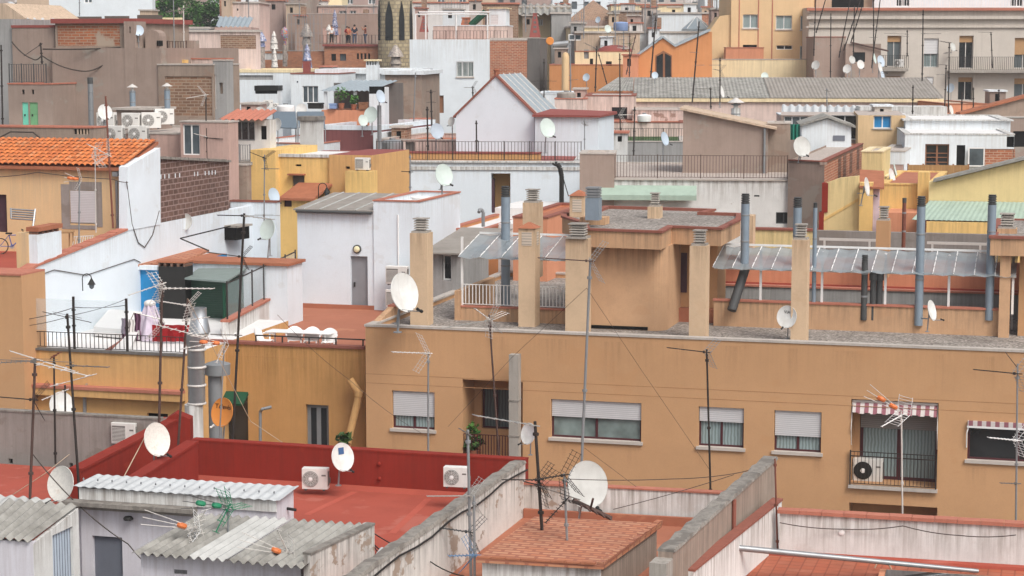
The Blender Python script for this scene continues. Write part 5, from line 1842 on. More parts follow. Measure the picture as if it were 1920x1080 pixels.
bldg(yb_,617,290,0,697,5,[(648,312,656,317,V1)],wall='ochre_pale',cop=None,roof='roof_red',fr=yfa.off(-.2),zb=10)
bldg(yb_,647,321,0,694,.9,[],wall='yellow',cop=None,roof='yellow',fr=yfa.off(-1.2),zb=10)
bldg(yb_,516,371,0,600,2,[(532,374,547,388,dict(k='dark',r=.1,m='purple_door'))],wall='yellow',cop=None,roof=None,fr=yfa.off(-2.2),zb=10)
lo=yfa.off(-2.4)
s0,z0=lo.sz(522,371)
s1,z1=lo.S(588,z0),lo.sz(522,371)[1]
MB().slab(lo.pt(s0,0,z0),lo.pt(s1,0,z0),lo.pt(s1,2.3,z0+.5),lo.pt(s0,2.3,z0+.5),.1).to(yb_,'porch_roof','clay_old')
m=MB()
s0,z0=yfa.sz(543,326)
m.box(yfa,s0,yfa.S(573,z0),-.3,-.003,z0-.04,z0+.02).to(yb_,'window_hood','clay_old')
lamp('dark swan neck lantern on the yellow stepped house',605,356,83.2,1.1,1)
ac('small white air conditioner on the yellow stepped house',669,305,688,320,84,'slat',sc=.75)
mq,mqf,(m0,m1,mqz)=bldg(('maroon_block','block with plain maroon wall behind the yellow house','building'),595,243,112,712,10,[],wall='maroon',cop='white',ch=.25,roof='roof_red',zb=5)
MB().box(mqf,m1-.1,m1+.35,-.8,10,5,mqz-.1).to(mq,'wall','white_far')
bldg(('white_chimney','square white chimney with grey cap left of the maroon wall','chimney'),562,226,105,594,1,[],wall='white_worn',cop='concrete_cap',ch=.22,ov=.08,roof=None,zb=5)
rs=bldg(('red_roof_block','low building with a red sheet roof strip behind the yellow house','building'),600,286,99,1010,1.0,[],wall='ochre_pale',cop='roof_red',roof='roof_red',zb=5,deg=8)
tfl=bldg(('terrace_block','pale terrace block with low parapet behind the dark solar panels','building'),440,268,110,600,12,[],wall='white_far',par=.15,cop='coping',roof='white_roof',zb=5)
VS=dict(k='vent',flat=1,m='vent_slats')
lw_=('white_terrace_building','long white building with a row of small vents and a dark doorway','building')
vents=[(x,329,x+8,337,VS)for x in(741,775,810,990,1027,1063)]
lw_,lwf,(c0,c1,lwz)=bldg(lw_,699,304,97,1089,14,vents+[(921,325,957,400,dict(k='none'))],wall='white',cop='white_worn',ch=.08,ov=.12,roof='roof_red',zb=5,deg=4)
s0,s1,z0,z1=lwf.rc(921,325,957,400)
m=MB()
q=lwf.pt
m.quad(q(s0,.22,z0),q(s0,1.4,z0),q(s0,1.4,z1),q(s0,.22,z1)).quad(q(s1,.22,z0),q(s1,1.4,z0),q(s1,1.4,z1),q(s1,.22,z1)).quad(q(s0,.22,z1),q(s1,.22,z1),q(s1,1.4,z1),q(s0,1.4,z1)).quad(q(s0,1.4,z0),q(s1,1.4,z0),q(s1,1.4,z1),q(s0,1.4,z1))
m.to(lw_,'recess','white')
MB().box(lwf,s0+.55,s1-.05,1.3,1.397,z0,z1-.12).box(lwf,s0+.004,s0+.12,.25,.9,z0,z1-.3).to(lw_,'door','purple_door')
MB().box(lwf,.3,c1,-.06,-.003,lwz-.36,lwz-.2).to(lw_,'cornice','white_worn')
trl=thing('terrace_railing','thin dark railing along the terrace of the long white building','railing',lwf.pt(c1/2,.3,lwz))
ra=lwf.S(706,lwz+.5,.3)
zrt=lwf.sz(900,266,.3)[1]
railing(trl,lwf,ra,c1,.3,lwz+.08,zrt,'dark_iron',.16,.011,8)
gh=thing('gabled_house','white gabled house with red verges and a glazed right roof slope','house',P(930,300,104))
gfr=FP(930,143,104,15.6)
apex=gfr.O.z
e0=gfr.sz(855,217)
e1=gfr.sz(1002,214)
zg=lwz-.4
gd=4.6
MB().prism(gfr,[(e0[0],zg),(e1[0],zg),e1,(0,apex),e0],'sz',0,gd).to(gh,'wall','white')
def verge(a,b,d0,d1,h,mat,name):
 m=MB()
 m.hexa([gfr.pt(a[0],d,a[1]+k)for k in(.002,h)for d in(d0,d1)][:2]and[gfr.pt(a[0],d0,a[1]+.002),gfr.pt(b[0],d0,b[1]+.002),gfr.pt(b[0],d1,b[1]+.002),gfr.pt(a[0],d1,a[1]+.002),gfr.pt(a[0],d0,a[1]+h),gfr.pt(b[0],d0,b[1]+h),gfr.pt(b[0],d1,b[1]+h),gfr.pt(a[0],d1,a[1]+h)])
 return m.to(gh,name,mat)
ext=lambda a,b,k:(a[0]+(b[0]-a[0])*k,a[1]+(b[1]-a[1])*k)
ap=(0,apex)
verge(ext(ap,e0,1.06),ap,-.1,.25,.12,'coping_dark','verge')
verge(ext(ap,e1,1.02),ap,-.1,.25,.12,'coping_dark','verge')
verge(ext(ap,e0,1.06),ap,.253,gd,.06,'coping','roof')
sl_=verge(ext(ap,e1,1.03),ap,.253,gd+.2,.1,'sheet_metal','glazed_roof')
for k in range(5):
 d=.3+(gd-.2)*k/4
 verge(ext(ap,e1,1.035),ext(ap,e1,-.005),d,d+.07,.15,'alu_pale','glazing_bar')
MB().lathe(gfr.pt(0,.1,apex+.08),[(.14,0),(.14,.2),(.2,.22),(.2,.27),(.05,.3)],10).to(gh,'chimney_pot','clay_old')
an,anf,(n0,n1,nz)=bldg(gh,1003,219,0,1122,3.6,[],wall='white',cop=None,roof=None,fr=gfr.off(-.5),zb=zg)
MB().hexa([anf.pt(n0-.1,-.2,nz+.003),anf.pt(n1+.15,-.2,nz+.003),anf.pt(n1+.15,3.7,nz+.05),anf.pt(n0-.1,3.7,nz+.05),anf.pt(n0-.1,-.2,nz+.12),anf.pt(n1+.15,-.2,nz+.1),anf.pt(n1+.15,3.7,nz+.2),anf.pt(n0-.1,3.7,nz+.3)]).to(gh,'roof','roof_red')
bldg(('grey_terrace_block','grey worn terrace block left of the gabled house','building'),706,262,108,856,8,[(760,266,778,300,dict(k='dark',m='grey_dark'))],wall='pink_pale',par=.2,cop='coping_grey',roof='terracotta',zb=5)
flue('slim grey flue pole with a dish on top, left of the gabled house',711,188,292,103,8,'flue_grey','none')
wf2=FP(1098,336,88,5)
ww,wwf,(d0,d1,wwz)=bldg(('white_worn_building','worn white building with a faded green awning below a railed terrace','building'),1098,337,88,1538,13,[(1455,398,1484,420,dict(k='win',pm='pane_dark',p=2,fm='flue_dark')),(1414,366,1424,369,V1)],wall='white_worn',cop='coping_grey',ov=.08,ch=.06,roof='far_a',zb=8,deg=5)
aw2=thing('awning','faded green awning along the worn white wall','awning',wwf.pt(2.6,0,wwz-1))
s0,z0=wwf.sz(1127,347)
s1=wwf.S(1306,z0)
MB().hexa([wwf.pt(s0,-.75,z0-.42),wwf.pt(s1,-.75,z0-.42),wwf.pt(s1,-.003,z0-.12),wwf.pt(s0,-.003,z0-.12),wwf.pt(s0,-.75,z0-.38),wwf.pt(s1,-.75,z0-.38),wwf.pt(s1,-.003,z0),wwf.pt(s0,-.003,z0)]).to(aw2,'fabric','awning_green')
MB().box(wwf,s0,s1,-.76,-.753,z0-.6,z0-.385).to(aw2,'valance','awning_green')
bldg(ww,1087,289,0,1152,2.5,[],wall='taupe',cop='coping_grey',roof='far_a',fr=wwf.off(-.2),zb=8)
r2=thing('terrace_railing','rusty railing in front of the taupe rooftop hut','railing',wwf.pt(5,.25,wwz))
railing(r2,wwf,wwf.S(1152,wwz,.25),wwf.S(1476,wwz,.25),.25,wwz+.07,wwf.sz(1300,292,.25)[1],'rust_pole',.135,.01,4)
th2=thing('rooftop_hut','taupe rooftop hut with sloping pale roof edge behind a railing','hut',P(1370,320,93))
hf2=FP(1281,207,93,8)
r_=[hf2 .sz(1281,207),hf2 .sz(1440,240)]
s1=r_[1][0]
MB().prism(hf2,[(0,wwz-.2),(s1,wwz-.2),(s1,r_[1][1]),(0,r_[0][1])],'sz',0,4).to(th2,'wall','taupe')
MB().hexa([hf2 .pt(a,d,z+k)for k in(.003,.1)for a,d,z in((-.15,-.2,r_[0][1]+.03),(s1+.4,-.2,r_[1][1]-.08),(s1+.4,4.2,r_[1][1]-.08),(-.15,4.2,r_[0][1]+.03))]).to(th2,'roof','far_c')
bldg(th2,1440,232,0,1482,2.2,[],wall='taupe_dark',cop='coping_grey',roof='far_a',fr=hf2 .off(1.0),zb=wwz-.2)
MB().tube(hf2 .pt(s1-.15,-.1,wwz),hf2 .pt(s1-.15,-.1,r_[1][1]),.05,n=6).to(th2,'downpipe','flue_grey')
bb_=thing('brick_block','flat roofed block with rendered front and red brick side wall','building',P(1540,340,86))
zb2=P(1478,301,87).z
pl,pr_,pbk=PZ(1478,301,zb2),PZ(1546,304,zb2),PZ(1618,270,zb2)
pbl=pl+(pbk-pr_)
bt=lambda p,z=8:V((p.x,p.y,z))
MB().quad(bt(pl),bt(pr_),pr_,pl).quad(bt(pbl),bt(pl),pl,pbl).to(bb_,'wall','taupe')
MB().quad(bt(pr_),bt(pbk),pbk,pr_).quad(bt(pbk),bt(pbl),pbl,pbk).to(bb_,'brick_wall','brick_red')
dv=(pbk-pr_)
un=V((dv.y,-dv.x,0)).normalized()*.012
for k in(.32,.45,.62,.82):
 m=MB()
 a=pr_+dv*k+un
 b=pr_+dv*(k+.07)+un
 m.hexa([bt(a,zb2-1.15),bt(b,zb2-1.15),bt(b-un*6,zb2-1.15),bt(a-un*6,zb2-1.15),bt(a,zb2-.1),bt(b,zb2-.1),bt(b-un*6,zb2-.1),bt(a-un*6,zb2-.1)])
 m.to(bb_,'pilaster','brick_dark')
MB().quad(pl-V((0,0,.1)),pr_-V((0,0,.1)),pbk-V((0,0,.1)),pbl-V((0,0,.1))).to(bb_,'roof','far_a')
wall_between(bb_,pl,pr_+V((0,.0,0)),zb2-.12,.2,'taupe','parapet','coping_dark',ch=.05,side=1)
wall_between(bb_,pr_,pbk,zb2-.12,.2,'taupe','parapet','coping_dark',ch=.052,side=1)
yw1=thing('yellow_gable_wall','pale yellow gable wall with a diagonal painted roof line','wall',P(1580,430,82))
g1=FP(1531,432,82,12)
pts=[g1 .sz(x,y)for x,y in((1529,470),(1611,470),(1611,330),(1575,334),(1550,343))]
MB().prism(g1,pts,'sz',0,.4).to(yw1,'wall','yellow_pale')
a,b=g1 .sz(1535,420),g1 .sz(1609,377)
m=MB().hexa([g1 .pt(x,d,z)for z_,d_ in((0,0),)for x,d,z in((a[0],-.03,a[1]),(b[0],-.03,b[1]),(b[0],-.002,b[1]),(a[0],-.002,a[1]),(a[0],-.03,a[1]+.12),(b[0],-.03,b[1]+.12),(b[0],-.002,b[1]+.12),(a[0],-.002,a[1]+.12))])
m.to(yw1,'moulding','yellow')
MB().box(g1,g1 .S(1612,24),g1 .S(1637,24),-.3,2.5,8,g1 .sz(1620,342)[1]).to(yw1,'return_wall','yellow')
s0,z0=g1 .sz(1612,336)
MB().slab(g1 .pt(s0,-.35,z0-.25),g1 .pt(s0+1.0,-.35,z0-.3),g1 .pt(s0+.9,2.6,z0+.2),g1 .pt(s0-.1,2.6,z0+.25),.08).to(yw1,'roof','clay_old')
a,b=g1 .sz(1537,343),g1 .sz(1545,398)
MB().box(g1,a[0],b[0],-.1,.45,b[1]-.9,b[1]-.0).box(g1,a[0]+.1,b[0]+.15,-.05,.45,b[1],a[1]).to(yw1,'red_pier','red_wall')
yw2,y2f,(f0_,f1_,y2z)=bldg(('yellow_yard_house','yellow house with a red painted patio wall behind the rusty flue','house'),1650,346,82,1750,9,[],wall='yellow',cop='yellow',roof='terracotta',zb=8)
MB().box(y2f,y2f.S(1672,y2z),f1_,-2.2,-.004,8,y2f.sz(1690,391)[1]).to(yw2,'patio_wall','terracotta_wall')
MB().box(y2f,y2f.S(1672,y2z),f1_,-2.25,.0,y2f.sz(1690,391)[1]+.002,y2f.sz(1690,388)[1]).to(yw2,'patio_coping','red_wall')if False else None
MB().box(y2f,y2f.S(1722,y2z),y2f.S(1742,y2z),-.4,.6,8,y2f.sz(1730,322)[1]).to(yw2,'chimney','yellow')
MB().box(y2f,y2f.S(1638,y2z),y2f.S(1650,y2z),-.3,.6,8,y2f.sz(1640,350)[1]).to(yw2,'duct','cloth_pale')
bldg(('cream_tower','narrow cream stair tower beside the brick sided block','building'),1616,285,90,1655,4,[],wall='yellow_pale',cop='cream',roof='far_a',zb=5)
rg=thing('yellow_gable_house','yellow gabled house with vertical stains and a green canopy at the right edge','house',P(1850,420,80))
g2=FP(1742,345,80,14)
pts=[g2 .sz(x,y)for x,y in((1738,470),(2010,485),(2010,279),(1757,341),(1742,341))]
MB().prism(g2,pts,'sz',0,.8).to(rg,'wall','yellow_pale')
a,b=g2 .sz(1750,341),g2 .sz(2010,277)
MB().hexa([g2 .pt(x,d,z)for x,d,z in((a[0],-.25,a[1]),(b[0],-.25,b[1]),(b[0],.9,b[1]),(a[0],.9,a[1]),(a[0],-.25,a[1]+.1),(b[0],-.25,b[1]+.1),(b[0],.9,b[1]+.1),(a[0],.9,a[1]+.1))]).to(rg,'roof','fibro')
s0,z0=g2 .sz(1743,376)
s1=g2 .S(2010,z0)
gc=thing('canopy','pale green translucent canopy below the yellow gable','canopy',g2 .pt(3,-1,z0))
MB().corr(g2 .pt(s0-.6,-1.9,z0-.62),g2 .pt(s1,-1.9,z0-.62),g2 .pt(s1,-.02,z0),g2 .pt(s0,-.02,z0),.2,.008,2).to(gc,'roof_sheet','awning_green',True)
for k in range(7):
 s=s0+1+k*.62*1.6
 MB().tube(g2 .pt(s,-1.85,z0-1.9),g2 .pt(s,-1.85,z0-.66),.03,n=6).to(gc,'post','flue_dark')
MB().box(g2,s0,s1,-2.6,-2.4,8,g2 .sz(1800,417,-2.6)[1]).to(rg,'yard_wall','yellow')
MB().box(g2,s0+.1,s1,-1.7,-1.65,z0-1.9,z0-.7).to(gc,'back_panel','pane_green')
wr_,wrf,(h0,h1,hz)=bldg(('white_house','white house with lattice doors and open white windows at the right','house'),1697,252,98,1902,9,[(1735,270,1779,316,dict(k='win',fm='wood',pm='pane_dark',p=2,bars=(.25,.45,.62),fw=.07)),(1794,272,1809,312,dict(k='dark',r=.1)),(1846,279,1902,330,dict(k='dark',r=.04,m='brick_red',n='brick_panel')),(1888,256,1902,276,V1)],wall='white_far',cop='white_worn',roof='white_roof',zb=5,deg=8)
wn=thing('open_window','white framed window leaf standing open on the white house','window leaf',wrf.pt(5,-.1,26))
s0,s1,z0,z1=wrf.rc(1815,276,1845,312)
for(a,b,c,d)in((s0,s0+.06,z0,z1),(s1-.06,s1,z0,z1),(s0+.06,s1-.06,z0,z0+.06),(s0+.06,s1-.06,z1-.06,z1)):
 MB().box(wrf,a,b,-.2,-.14,c,d).to(wn,'frame','white_metal')
MB().box(wrf,s0+.06,s1-.06,-.18,-.16,z0+.06,z1-.06).to(wn,'pane','pane')
bldg(('upper_white_house','white worn house with a stepped white roof above the lattice doors','house'),1698,226,104,1895,8,[(1735,258,1800,270,dict(k='dark',m='grey',r=.1)),(1834,250,1899,275,dict(k='dark',m='maroon',r=.05,n='panel'))],wall='white_far',cop='white_worn',roof='white_roof',ov=.15,zb=5,deg=8)
ybl=bldg(('yellow_flat','small yellow house with a bright blue window','house'),1609,216,106,1698,8,[(1638,217,1671,241,dict(k='win',fm='white_metal',pm='blue_tarp',p=2,sill=.05))],wall='yellow_block',cop=None,roof='far_a',zb=5,deg=8)
wg=thing('white_shed','small white gabled shed with a grey window','shed',P(1550,260,101))
g3=FP(1503,234,101,6)
pts=[g3 .sz(x,y)for x,y in((1503,300),(1596,300),(1596,237),(1551,223),(1503,236))]
MB().prism(g3,pts,'sz',0,4).to(wg,'wall','white_far')
for i,(a,b)in enumerate((((1498,237),(1551,221)),((1551,221),(1604,240)))):
 a,b=g3 .sz(*a),g3 .sz(*b)
 MB().hexa([g3 .pt(x,d,z)for x,d,z in((a[0],-.2,a[1]),(b[0],-.2,b[1]),(b[0],4.1,b[1]),(a[0],4.1,a[1]),(a[0],-.2,a[1]+.12),(b[0],-.2,b[1]+.12),(b[0],4.1,b[1]+.12),(a[0],4.1,a[1]+.12))]).to(wg,'roof','fibro')
s0,s1,z0,z1=g3 .rc(1562,254,1584,264)
MB().box(g3,s0,s1,-.03,-.003,z0,z1).to(wg,'window','door_slate')
bldg(('dark_shop_front','dark glazed lean-to below the corrugated strip roof','lean-to'),1464,216,110,1612,6,[(1470,218,1515,240,dict(k='win',pm='curtain_dark',p=3)),(1560,216,1608,262,dict(k='win',pm='pane_dark',p=2))],wall='taupe',cop=None,roof='far_a',zb=5,deg=8)
tp=mkobj('tarpaulin',MB().grid(lambda u,v:P(1482+18*u,233+29*v,99.5+.1*math.sin(u*17)),8,5),'turq_tarp' if 'turq_tarp' in MATS else 'green_dark')
tag(tp,'dark green tarpaulin hanging beside the white gabled shed','tarpaulin')
rfence=thing('reed_fence','reed screen fence below the lattice doors','fence',P(1760,330,92))
g4=FP(1703,309,92,8)
MB().box(g4,0,g4 .S(1816,g4 .O.z),0,.05,g4 .O.z-1.0,g4 .O.z).to(rfence,'screen','fence_reed')
for k in range(5):
 s=g4 .S(1816,g4 .O.z)*k/4
 MB().box(g4,s-.04,s+.04,.052,.1,g4 .O.z-2,g4 .O.z+.05).to(rfence,'post','wood')
bldg(('low_terrace_block','low cream block carrying the reed fence','building'),1660,332,91,1830,8,[],wall='yellow_pale',cop='cream',roof='far_a',zb=5,deg=8)
bldg(('pink_panel_house','narrow white house with pink lower wall beside the cream tower','house'),1652,284,95,1697,6,[(1654,308,1694,332,dict(k='dark',m='pink',r=.03,n='panel'))],wall='white_far',cop='coping_grey',roof='far_a',zb=5)
bldg(('brick_yard_block','dark brick and render block with sloping top at the right edge','building'),1780,222,112,2240,9,[(1900,246,2000,275,V1)],wall='taupe',cop='fibro',roof='far_a',zb=5,deg=-6)
ab,abf,(p0_,p1_,pz_)=bldg(('pink_block','dull pink block whose low flat roof carries the air conditioners','building'),172,250,84,342,7,[],wall='pink',cop='coping_grey',ch=.08,roof='far_a',zb=10)
bldg(ab,338,229,0,428,1.0,[(342,233,375,291,dict(k='win',fm='white_metal',pm='pane',p=2,r=.06)),(386,240,389,300,dict(k='dark',r=.03))],wall='pink',cop='coping_grey',roof='far_a',fr=abf.off(-.6),zb=10)
MB().box(abf,abf.S(210,pz_),abf.S(272,pz_),-.7,-.02,10,pz_-.5).to(ab,'ledge','pink')
lr=bldg(('taupe_row','low worn taupe wall with slotted vent behind the orange tile roof','wall'),-60,238,82,174,1.2,[(138,242,167,252,dict(k='dark',r=.1))],wall='taupe_dark',cop='coping',roof='white_worn',zb=10)
m=MB()
for x in(145,151,157,163):
 s,z=lr[1].sz(x,252)
 m.box(lr[1],s-.02,s+.03,.01,.09,z,z+.22)
m.to(lr[0],'vent_bars','far_c')
for L_,b_,kd,yw,Yo in(('white air conditioner half hidden behind the dish on the pink block',(181,214,214,242),'fan',0,86),('widest white air conditioner in the roof row of the pink block',(226,213,263,243),'fan',0,85.5),('white air conditioner turned right, third in the roof row',(271,210,297,242),'fan',30,85.5),('white air conditioner turned right at the end of the roof row',(298,204,320,235),'fan',34,86),('white air conditioner on the pink wall below the row, left one',(197,248,227,268),'fan',0,82.9),('white air conditioner on the pink wall below the row, right one',(242,248,273,268),'fan',0,82.9)):
 ac(L_,*b_,Yo,kd,yw,.98)
bldg(('roof_shed','little taupe shed with flat slab roof behind the widest air conditioner','shed'),218,206,88,285,2,[],wall='taupe',cop='coping_grey',ch=.1,ov=.15,roof='far_a',zb=15)
tw_,twf,(u0,u1,uz)=bldg(('taupe_building','tall windowless taupe building with brick storey and dark red eaves at the upper left','building'),97,90,95,302,9,[],wall='taupe',cop=None,roof='far_a',zb=5)
bldg(tw_,296,122,0,400,3,[(309,143,398,218,dict(k='dark',m='brick_brown',r=.05,n='brick_panel'))],wall='taupe_dark',cop='coping_grey',ch=.06,roof='terracotta',fr=twf.off(-.1),zb=5)
bldg(tw_,399,114,0,424,.8,[(401,140,406,205,dict(k='win',fm='white_metal',pm='pane',p=1,r=.06)),(411,155,418,176,dict(k='dark',m='taupe_dark'))],wall='grey',cop='coping_grey',roof='terracotta',fr=twf.off(.0),zb=5)
bldg(tw_,103,44,0,252,6,[(107,46,225,86,dict(k='dark',m='brick_old',r=.03,n='brick_panel'))],wall='taupe_dark',cop='roof_red',ch=.22,ov=.15,roof='roof_red',fr=twf.off(.3),zb=20)
bldg(tw_,22,52,0,102,6,[],wall='taupe',cop='roof_red',ch=.12,roof='roof_red',fr=twf.off(.5),zb=10)
bldg(tw_,232,40,0,252,1.2,[(242,50,245,62,V1)],wall='taupe',cop=None,roof='roof_red',fr=twf.off(-.02),zb=20)
hl,hlf,(v0,v1,vz)=bldg(('taupe_hut','taupe hut with turquoise and green shutters below a railed terrace','hut'),15,158,93,97,5,[(41,192,54,240,dict(k='door',m='turquoise',r=.05)),(55,192,72,240,dict(k='door',m='green_paint',r=.05)),(41,168,46,177,V1),(59,168,64,177,V1)],wall='taupe',cop='coping',roof='far_a',zb=10)
MB().box(hlf,-1.5,v1+2,-2.5,-.01,10,hlf.sz(50,240,-1)[1]).to(hl,'deck','white_worn')
r3=thing('terrace_railing','grey railing on the terrace above the turquoise shutters','railing',hlf.pt(1,.3,vz))
railing(r3,hlf,hlf.S(18,vz,.4),hlf.S(87,vz,.4),.4,vz+.05,hlf.sz(50,121,.4)[1],'flue_dark',.12,.012,3)
bldg(('grey_wall_building','grey rendered building filling the upper left edge','building'),-70,36,97,24,8,[],wall='grey',cop=None,roof='far_a',zb=5)
pg=thing('gabled_roof_house','beige house with white corrugated roof panels at the top left corner','house',P(50,30,104))
pgf=FP(10,8,104)
MB().prism(pgf,[pgf.sz(x,y)for x,y in((-60,120),(104,120),(104,46),(48,34),(8,6),(-60,6))],'sz',0,6).to(pg,'wall','far_c')
MB().corr(P(50,36,103.6),P(104,48,103.4),P(122,30,110),P(14,3,110),.4,.05,2).to(pg,'roof','fibro_white',True)
ch_=thing('chimney','taupe chimney with rounded top on the edge of the big taupe wall','chimney',P(285,122,94.5))
cf_=FP(272,64,94.5)
w_=cf_.S(299,cf_.O.z)
zc0=cf_.sz(285,125)[1]
MB().prism(cf_,[(0,zc0),(w_,zc0),(w_,cf_.O.z-.1)]+[(w_/2+w_/2*math.cos(a),cf_.O.z-.1+.3*math.sin(a))for a in(.5,1,1.57,2.1,2.6)]+[(0,cf_.O.z-.1)],'sz',0,.7).to(ch_,'shaft','taupe')
MB().box(cf_,w_-.12,w_+.02,-.06,.3,cf_.O.z-.55,cf_.O.z-.3).to(ch_,'opening','black_matte')
r4=thing('terrace_railing','rust grey railing right of the round topped chimney','railing',P(320,105,97))
rr=FP(247,108,98)
railing(r4,rr,0,rr.S(350,rr.O.z),0,rr.O.z,rr.sz(250,78)[1],'rust_pole',.14,.014,3)
bldg(('terrace_pier_block','low red edged roof terrace behind the round topped chimney','building'),245,111,97.5,424,.8,[],wall='pink_pale',cop='coping',roof='terracotta',zb=5)
bldg(('taupe_pier','short taupe pier at the right end of the terrace railing','pier'),347,76,98.5,364,.6,[],wall='taupe',cop=None,roof='far_a',zb=20)
MB().box(Fr(P(297,118,96),DEG),0,1.4,0,.35,P(297,118,96).z,P(297,112,96).z).to(thing('bench','yellow plank bench on the upper left terrace','bench',P(320,118,96)),'seat','yellow')
flue('grey flue with cone hat left of the row of air conditioners',248,157,212,90,11,'flue_blue','hat')
flue('grey flue with cone hat before the brown brick panel',313,155,205,88,11,'flue_blue','hat')
flue('banded grey flue with open slotted top on the taupe wall',169,145,240,90,10,'flue_grey','open')
vr,vrf,(r0,r1,rz_)=bldg(('red_roof_verandah','white verandah with rust red corrugated roof and dark glazing','house'),432,224,88,506,.7,[(439,227,478,264,dict(k='win',pm='pane_dark',fm='flue_grey',p=3,r=.06)),(488,236,500,262,V1)],wall='white_worn',cop=None,roof=None,zb=5)
MB().corr(vrf.pt(-.3,-.6,rz_+.02),vrf.pt(r1-.1,-.6,rz_+.02),vrf.pt(r1-.2,1.4,rz_+.4),vrf.pt(-.3,1.4,rz_+.4),.3,.04,2).to(vr,'roof','coping',True)
r5=thing('balcony_railing','grey balcony with railing below the rust red verandah roof','balcony',P(450,305,86))
rr=FP(429,303,86)
railing(r5,rr,0,rr.S(469,rr.O.z),0,rr.O.z,rr.sz(440,272)[1],'flue_grey',.1,.012,2)
MB().box(rr,-.1,rr.S(471,rr.O.z),-.1,2,rr.O.z-.14,rr.O.z).to(r5,'slab','concrete')
bldg(('taupe_end_wall','taupe and brick wall end just right of the dark block wall','wall'),433,310,83,462,.5,[(434,318,448,385,dict(k='dark',m='brick_old',r=.03,n='brick_panel'))],wall='taupe_dark',cop='coping_grey',roof='far_a',zb=10)
bldg(('white_low_block','white block with red tile edge left of the yellow stepped house','building'),432,378,81.5,518,.4,[],wall='white',cop='coping_dark',roof='white_roof',zb=10)
sv_,svf,(a0,a1,az)=bldg(('white_service_building','white rooftop building with red tile edge and a sliding window','building'),545,139,126,634,8,[(567,161,597,193,dict(k='win',fm='white_metal',pm='pane',p=3,r=.08)),(556,152,559,155,V1)],wall='white_far',cop='coping_dark',roof='roof_red',zb=0,deg=6)
MB().box(svf,svf.S(567,az),svf.S(578,az),.2,.8,az+.06,az+.8).to(sv_,'chimney','roof_red')
bldg(('white_flat_building','white building with flat cream roof edge left of the sliding window','building'),424,136,130,550,8,[(440,141,512,150,dict(k='dark',m='grey',r=.1)),(427,175,441,203,dict(k='dark',m='grey',r=.05))],wall='white_far',cop='cream',ch=.2,roof='white_roof',zb=0,deg=6)
bldg(('dark_lidded_block','white block with black top band beside the twin air conditioners','building'),478,170,121,521,1.2,[(478,163,520,176,dict(k='dark'))],wall='white_far',cop='black',ch=.3,roof='black',zb=0,deg=6)
ac('cream air conditioner under the black banded block, left of the twins',494,181,512,203,119,'fan',20)
ac('cream air conditioner under the black banded block, right of the twins',513,182,523,202,120,'fan',40)
po=thing('porch','rooftop porch with grey sheet roof over potted plants and clutter','porch',P(660,205,118))
pf_=FP(605,170,118,6)
pw_=pf_.S(697,pf_.O.z)
MB().corr(pf_.pt(-.1,-.2,pf_.O.z),pf_.pt(pw_,-.2,pf_.O.z),pf_.pt(pw_+1.0,4,pf_.O.z+.55),pf_.pt(.9,4,pf_.O.z+.55),.3,.03,2).to(po,'roof','sheet_metal',True)
MB().box(pf_,0,pw_+1.3,3.4,3.6,10,pf_.O.z+.4).to(po,'back_wall','grey_dark')
for s in(.15,pw_*.66,pw_-.05):
 MB().box(pf_,s-.09,s+.09,0,.18,pf_.O.z-2.4,pf_.O.z-.05).to(po,'post','white_far')
MB().box(pf_,0,pw_,-.4,3.4,5,pf_.sz(640,206)[1]).to(po,'terrace_base','terracotta_wall')
def leafclump(c,rx,rz,n,size,mats='leaf',r=None):
 r=r or rnd
 m=MB()
 for _ in range(n):
  while True:
   a=V((r.uniform(-1,1),r.uniform(-1,1),r.uniform(-1,1)))
   if .25<a.length<1:
    break
  p=c+V((a.x*rx,a.y*rx,a.z*rz))
  t=V((r.uniform(-1,1),r.uniform(-1,1),r.uniform(-.6,.6))).normalized()
  b=t.cross(V((r.uniform(-1,1),r.uniform(-1,1),1))).normalized()
  s=size*r.uniform(.6,1.3)
  m.add([p-t*s,p+b*s*.45,p+t*s,p-b*s*.45],[(0,1,2,3)])
 return m
def potplant(label,px,py,Y,h,w,mat='leaf'):
 c=P(px,py,Y)
 t=thing('potted_plant',label,'potted plant',c)
 MB().lathe(c,[(.13,0),(.19,.3),(.2,.3),(.2,.33),(.16,.3)],12).to(t,'pot','clay_old',True)
 MB().tube(c+V((0,0,.25)),c+V((0,0,.3+h*.5)),.03,.015,n=6).to(t,'stem','bark')
 leafclump(c+V((0,0,.3+h*.6)),w,h*.5,90,.13).to(t,'foliage',mat)
potplant('bushy potted plant under the grey porch roof',640,204,117.6,.9,.45)
potplant('small potted plant standing right of the bushy one in the porch',664,206,117.7,.55,.25)
potplant('green potted plant at the left corner of the recessed balcony',884,858,62.0,.75,.3)
potplant('spiky potted plant beside the bent yellow drainpipe',646,852,61.5,.38,.24,'leaf_dark')
potplant('potted plant on the red terrace parapet below the recessed balcony',890,862,61.6,.35,.35,'leaf_dark')
for L_,x0,x1,y0,y1,mt in(('black storage crate on the porch wall',577,604,193,204,'black'),('blue grey storage bag in the porch',617,630,194,204,'tank_blue'),('wooden crate stack at the right of the porch',672,688,192,206,'wood')):
 f_=FP(x0,y0,117.3,6)
 t=thing('storage_box',L_,'box',f_.pt(.3,.2,f_.sz(x0,y1)[1]))
 s1,zb_2=f_.S(x1,f_.O.z),f_.sz(x0,y1)[1]
 MB().box(f_,0,s1,0,.5,zb_2,f_.O.z-.08).to(t,'body',mt,bev=.03)
 MB().box(f_,-.02,s1+.02,-.02,.52,f_.O.z-.078,f_.O.z).to(t,'lid',mt)
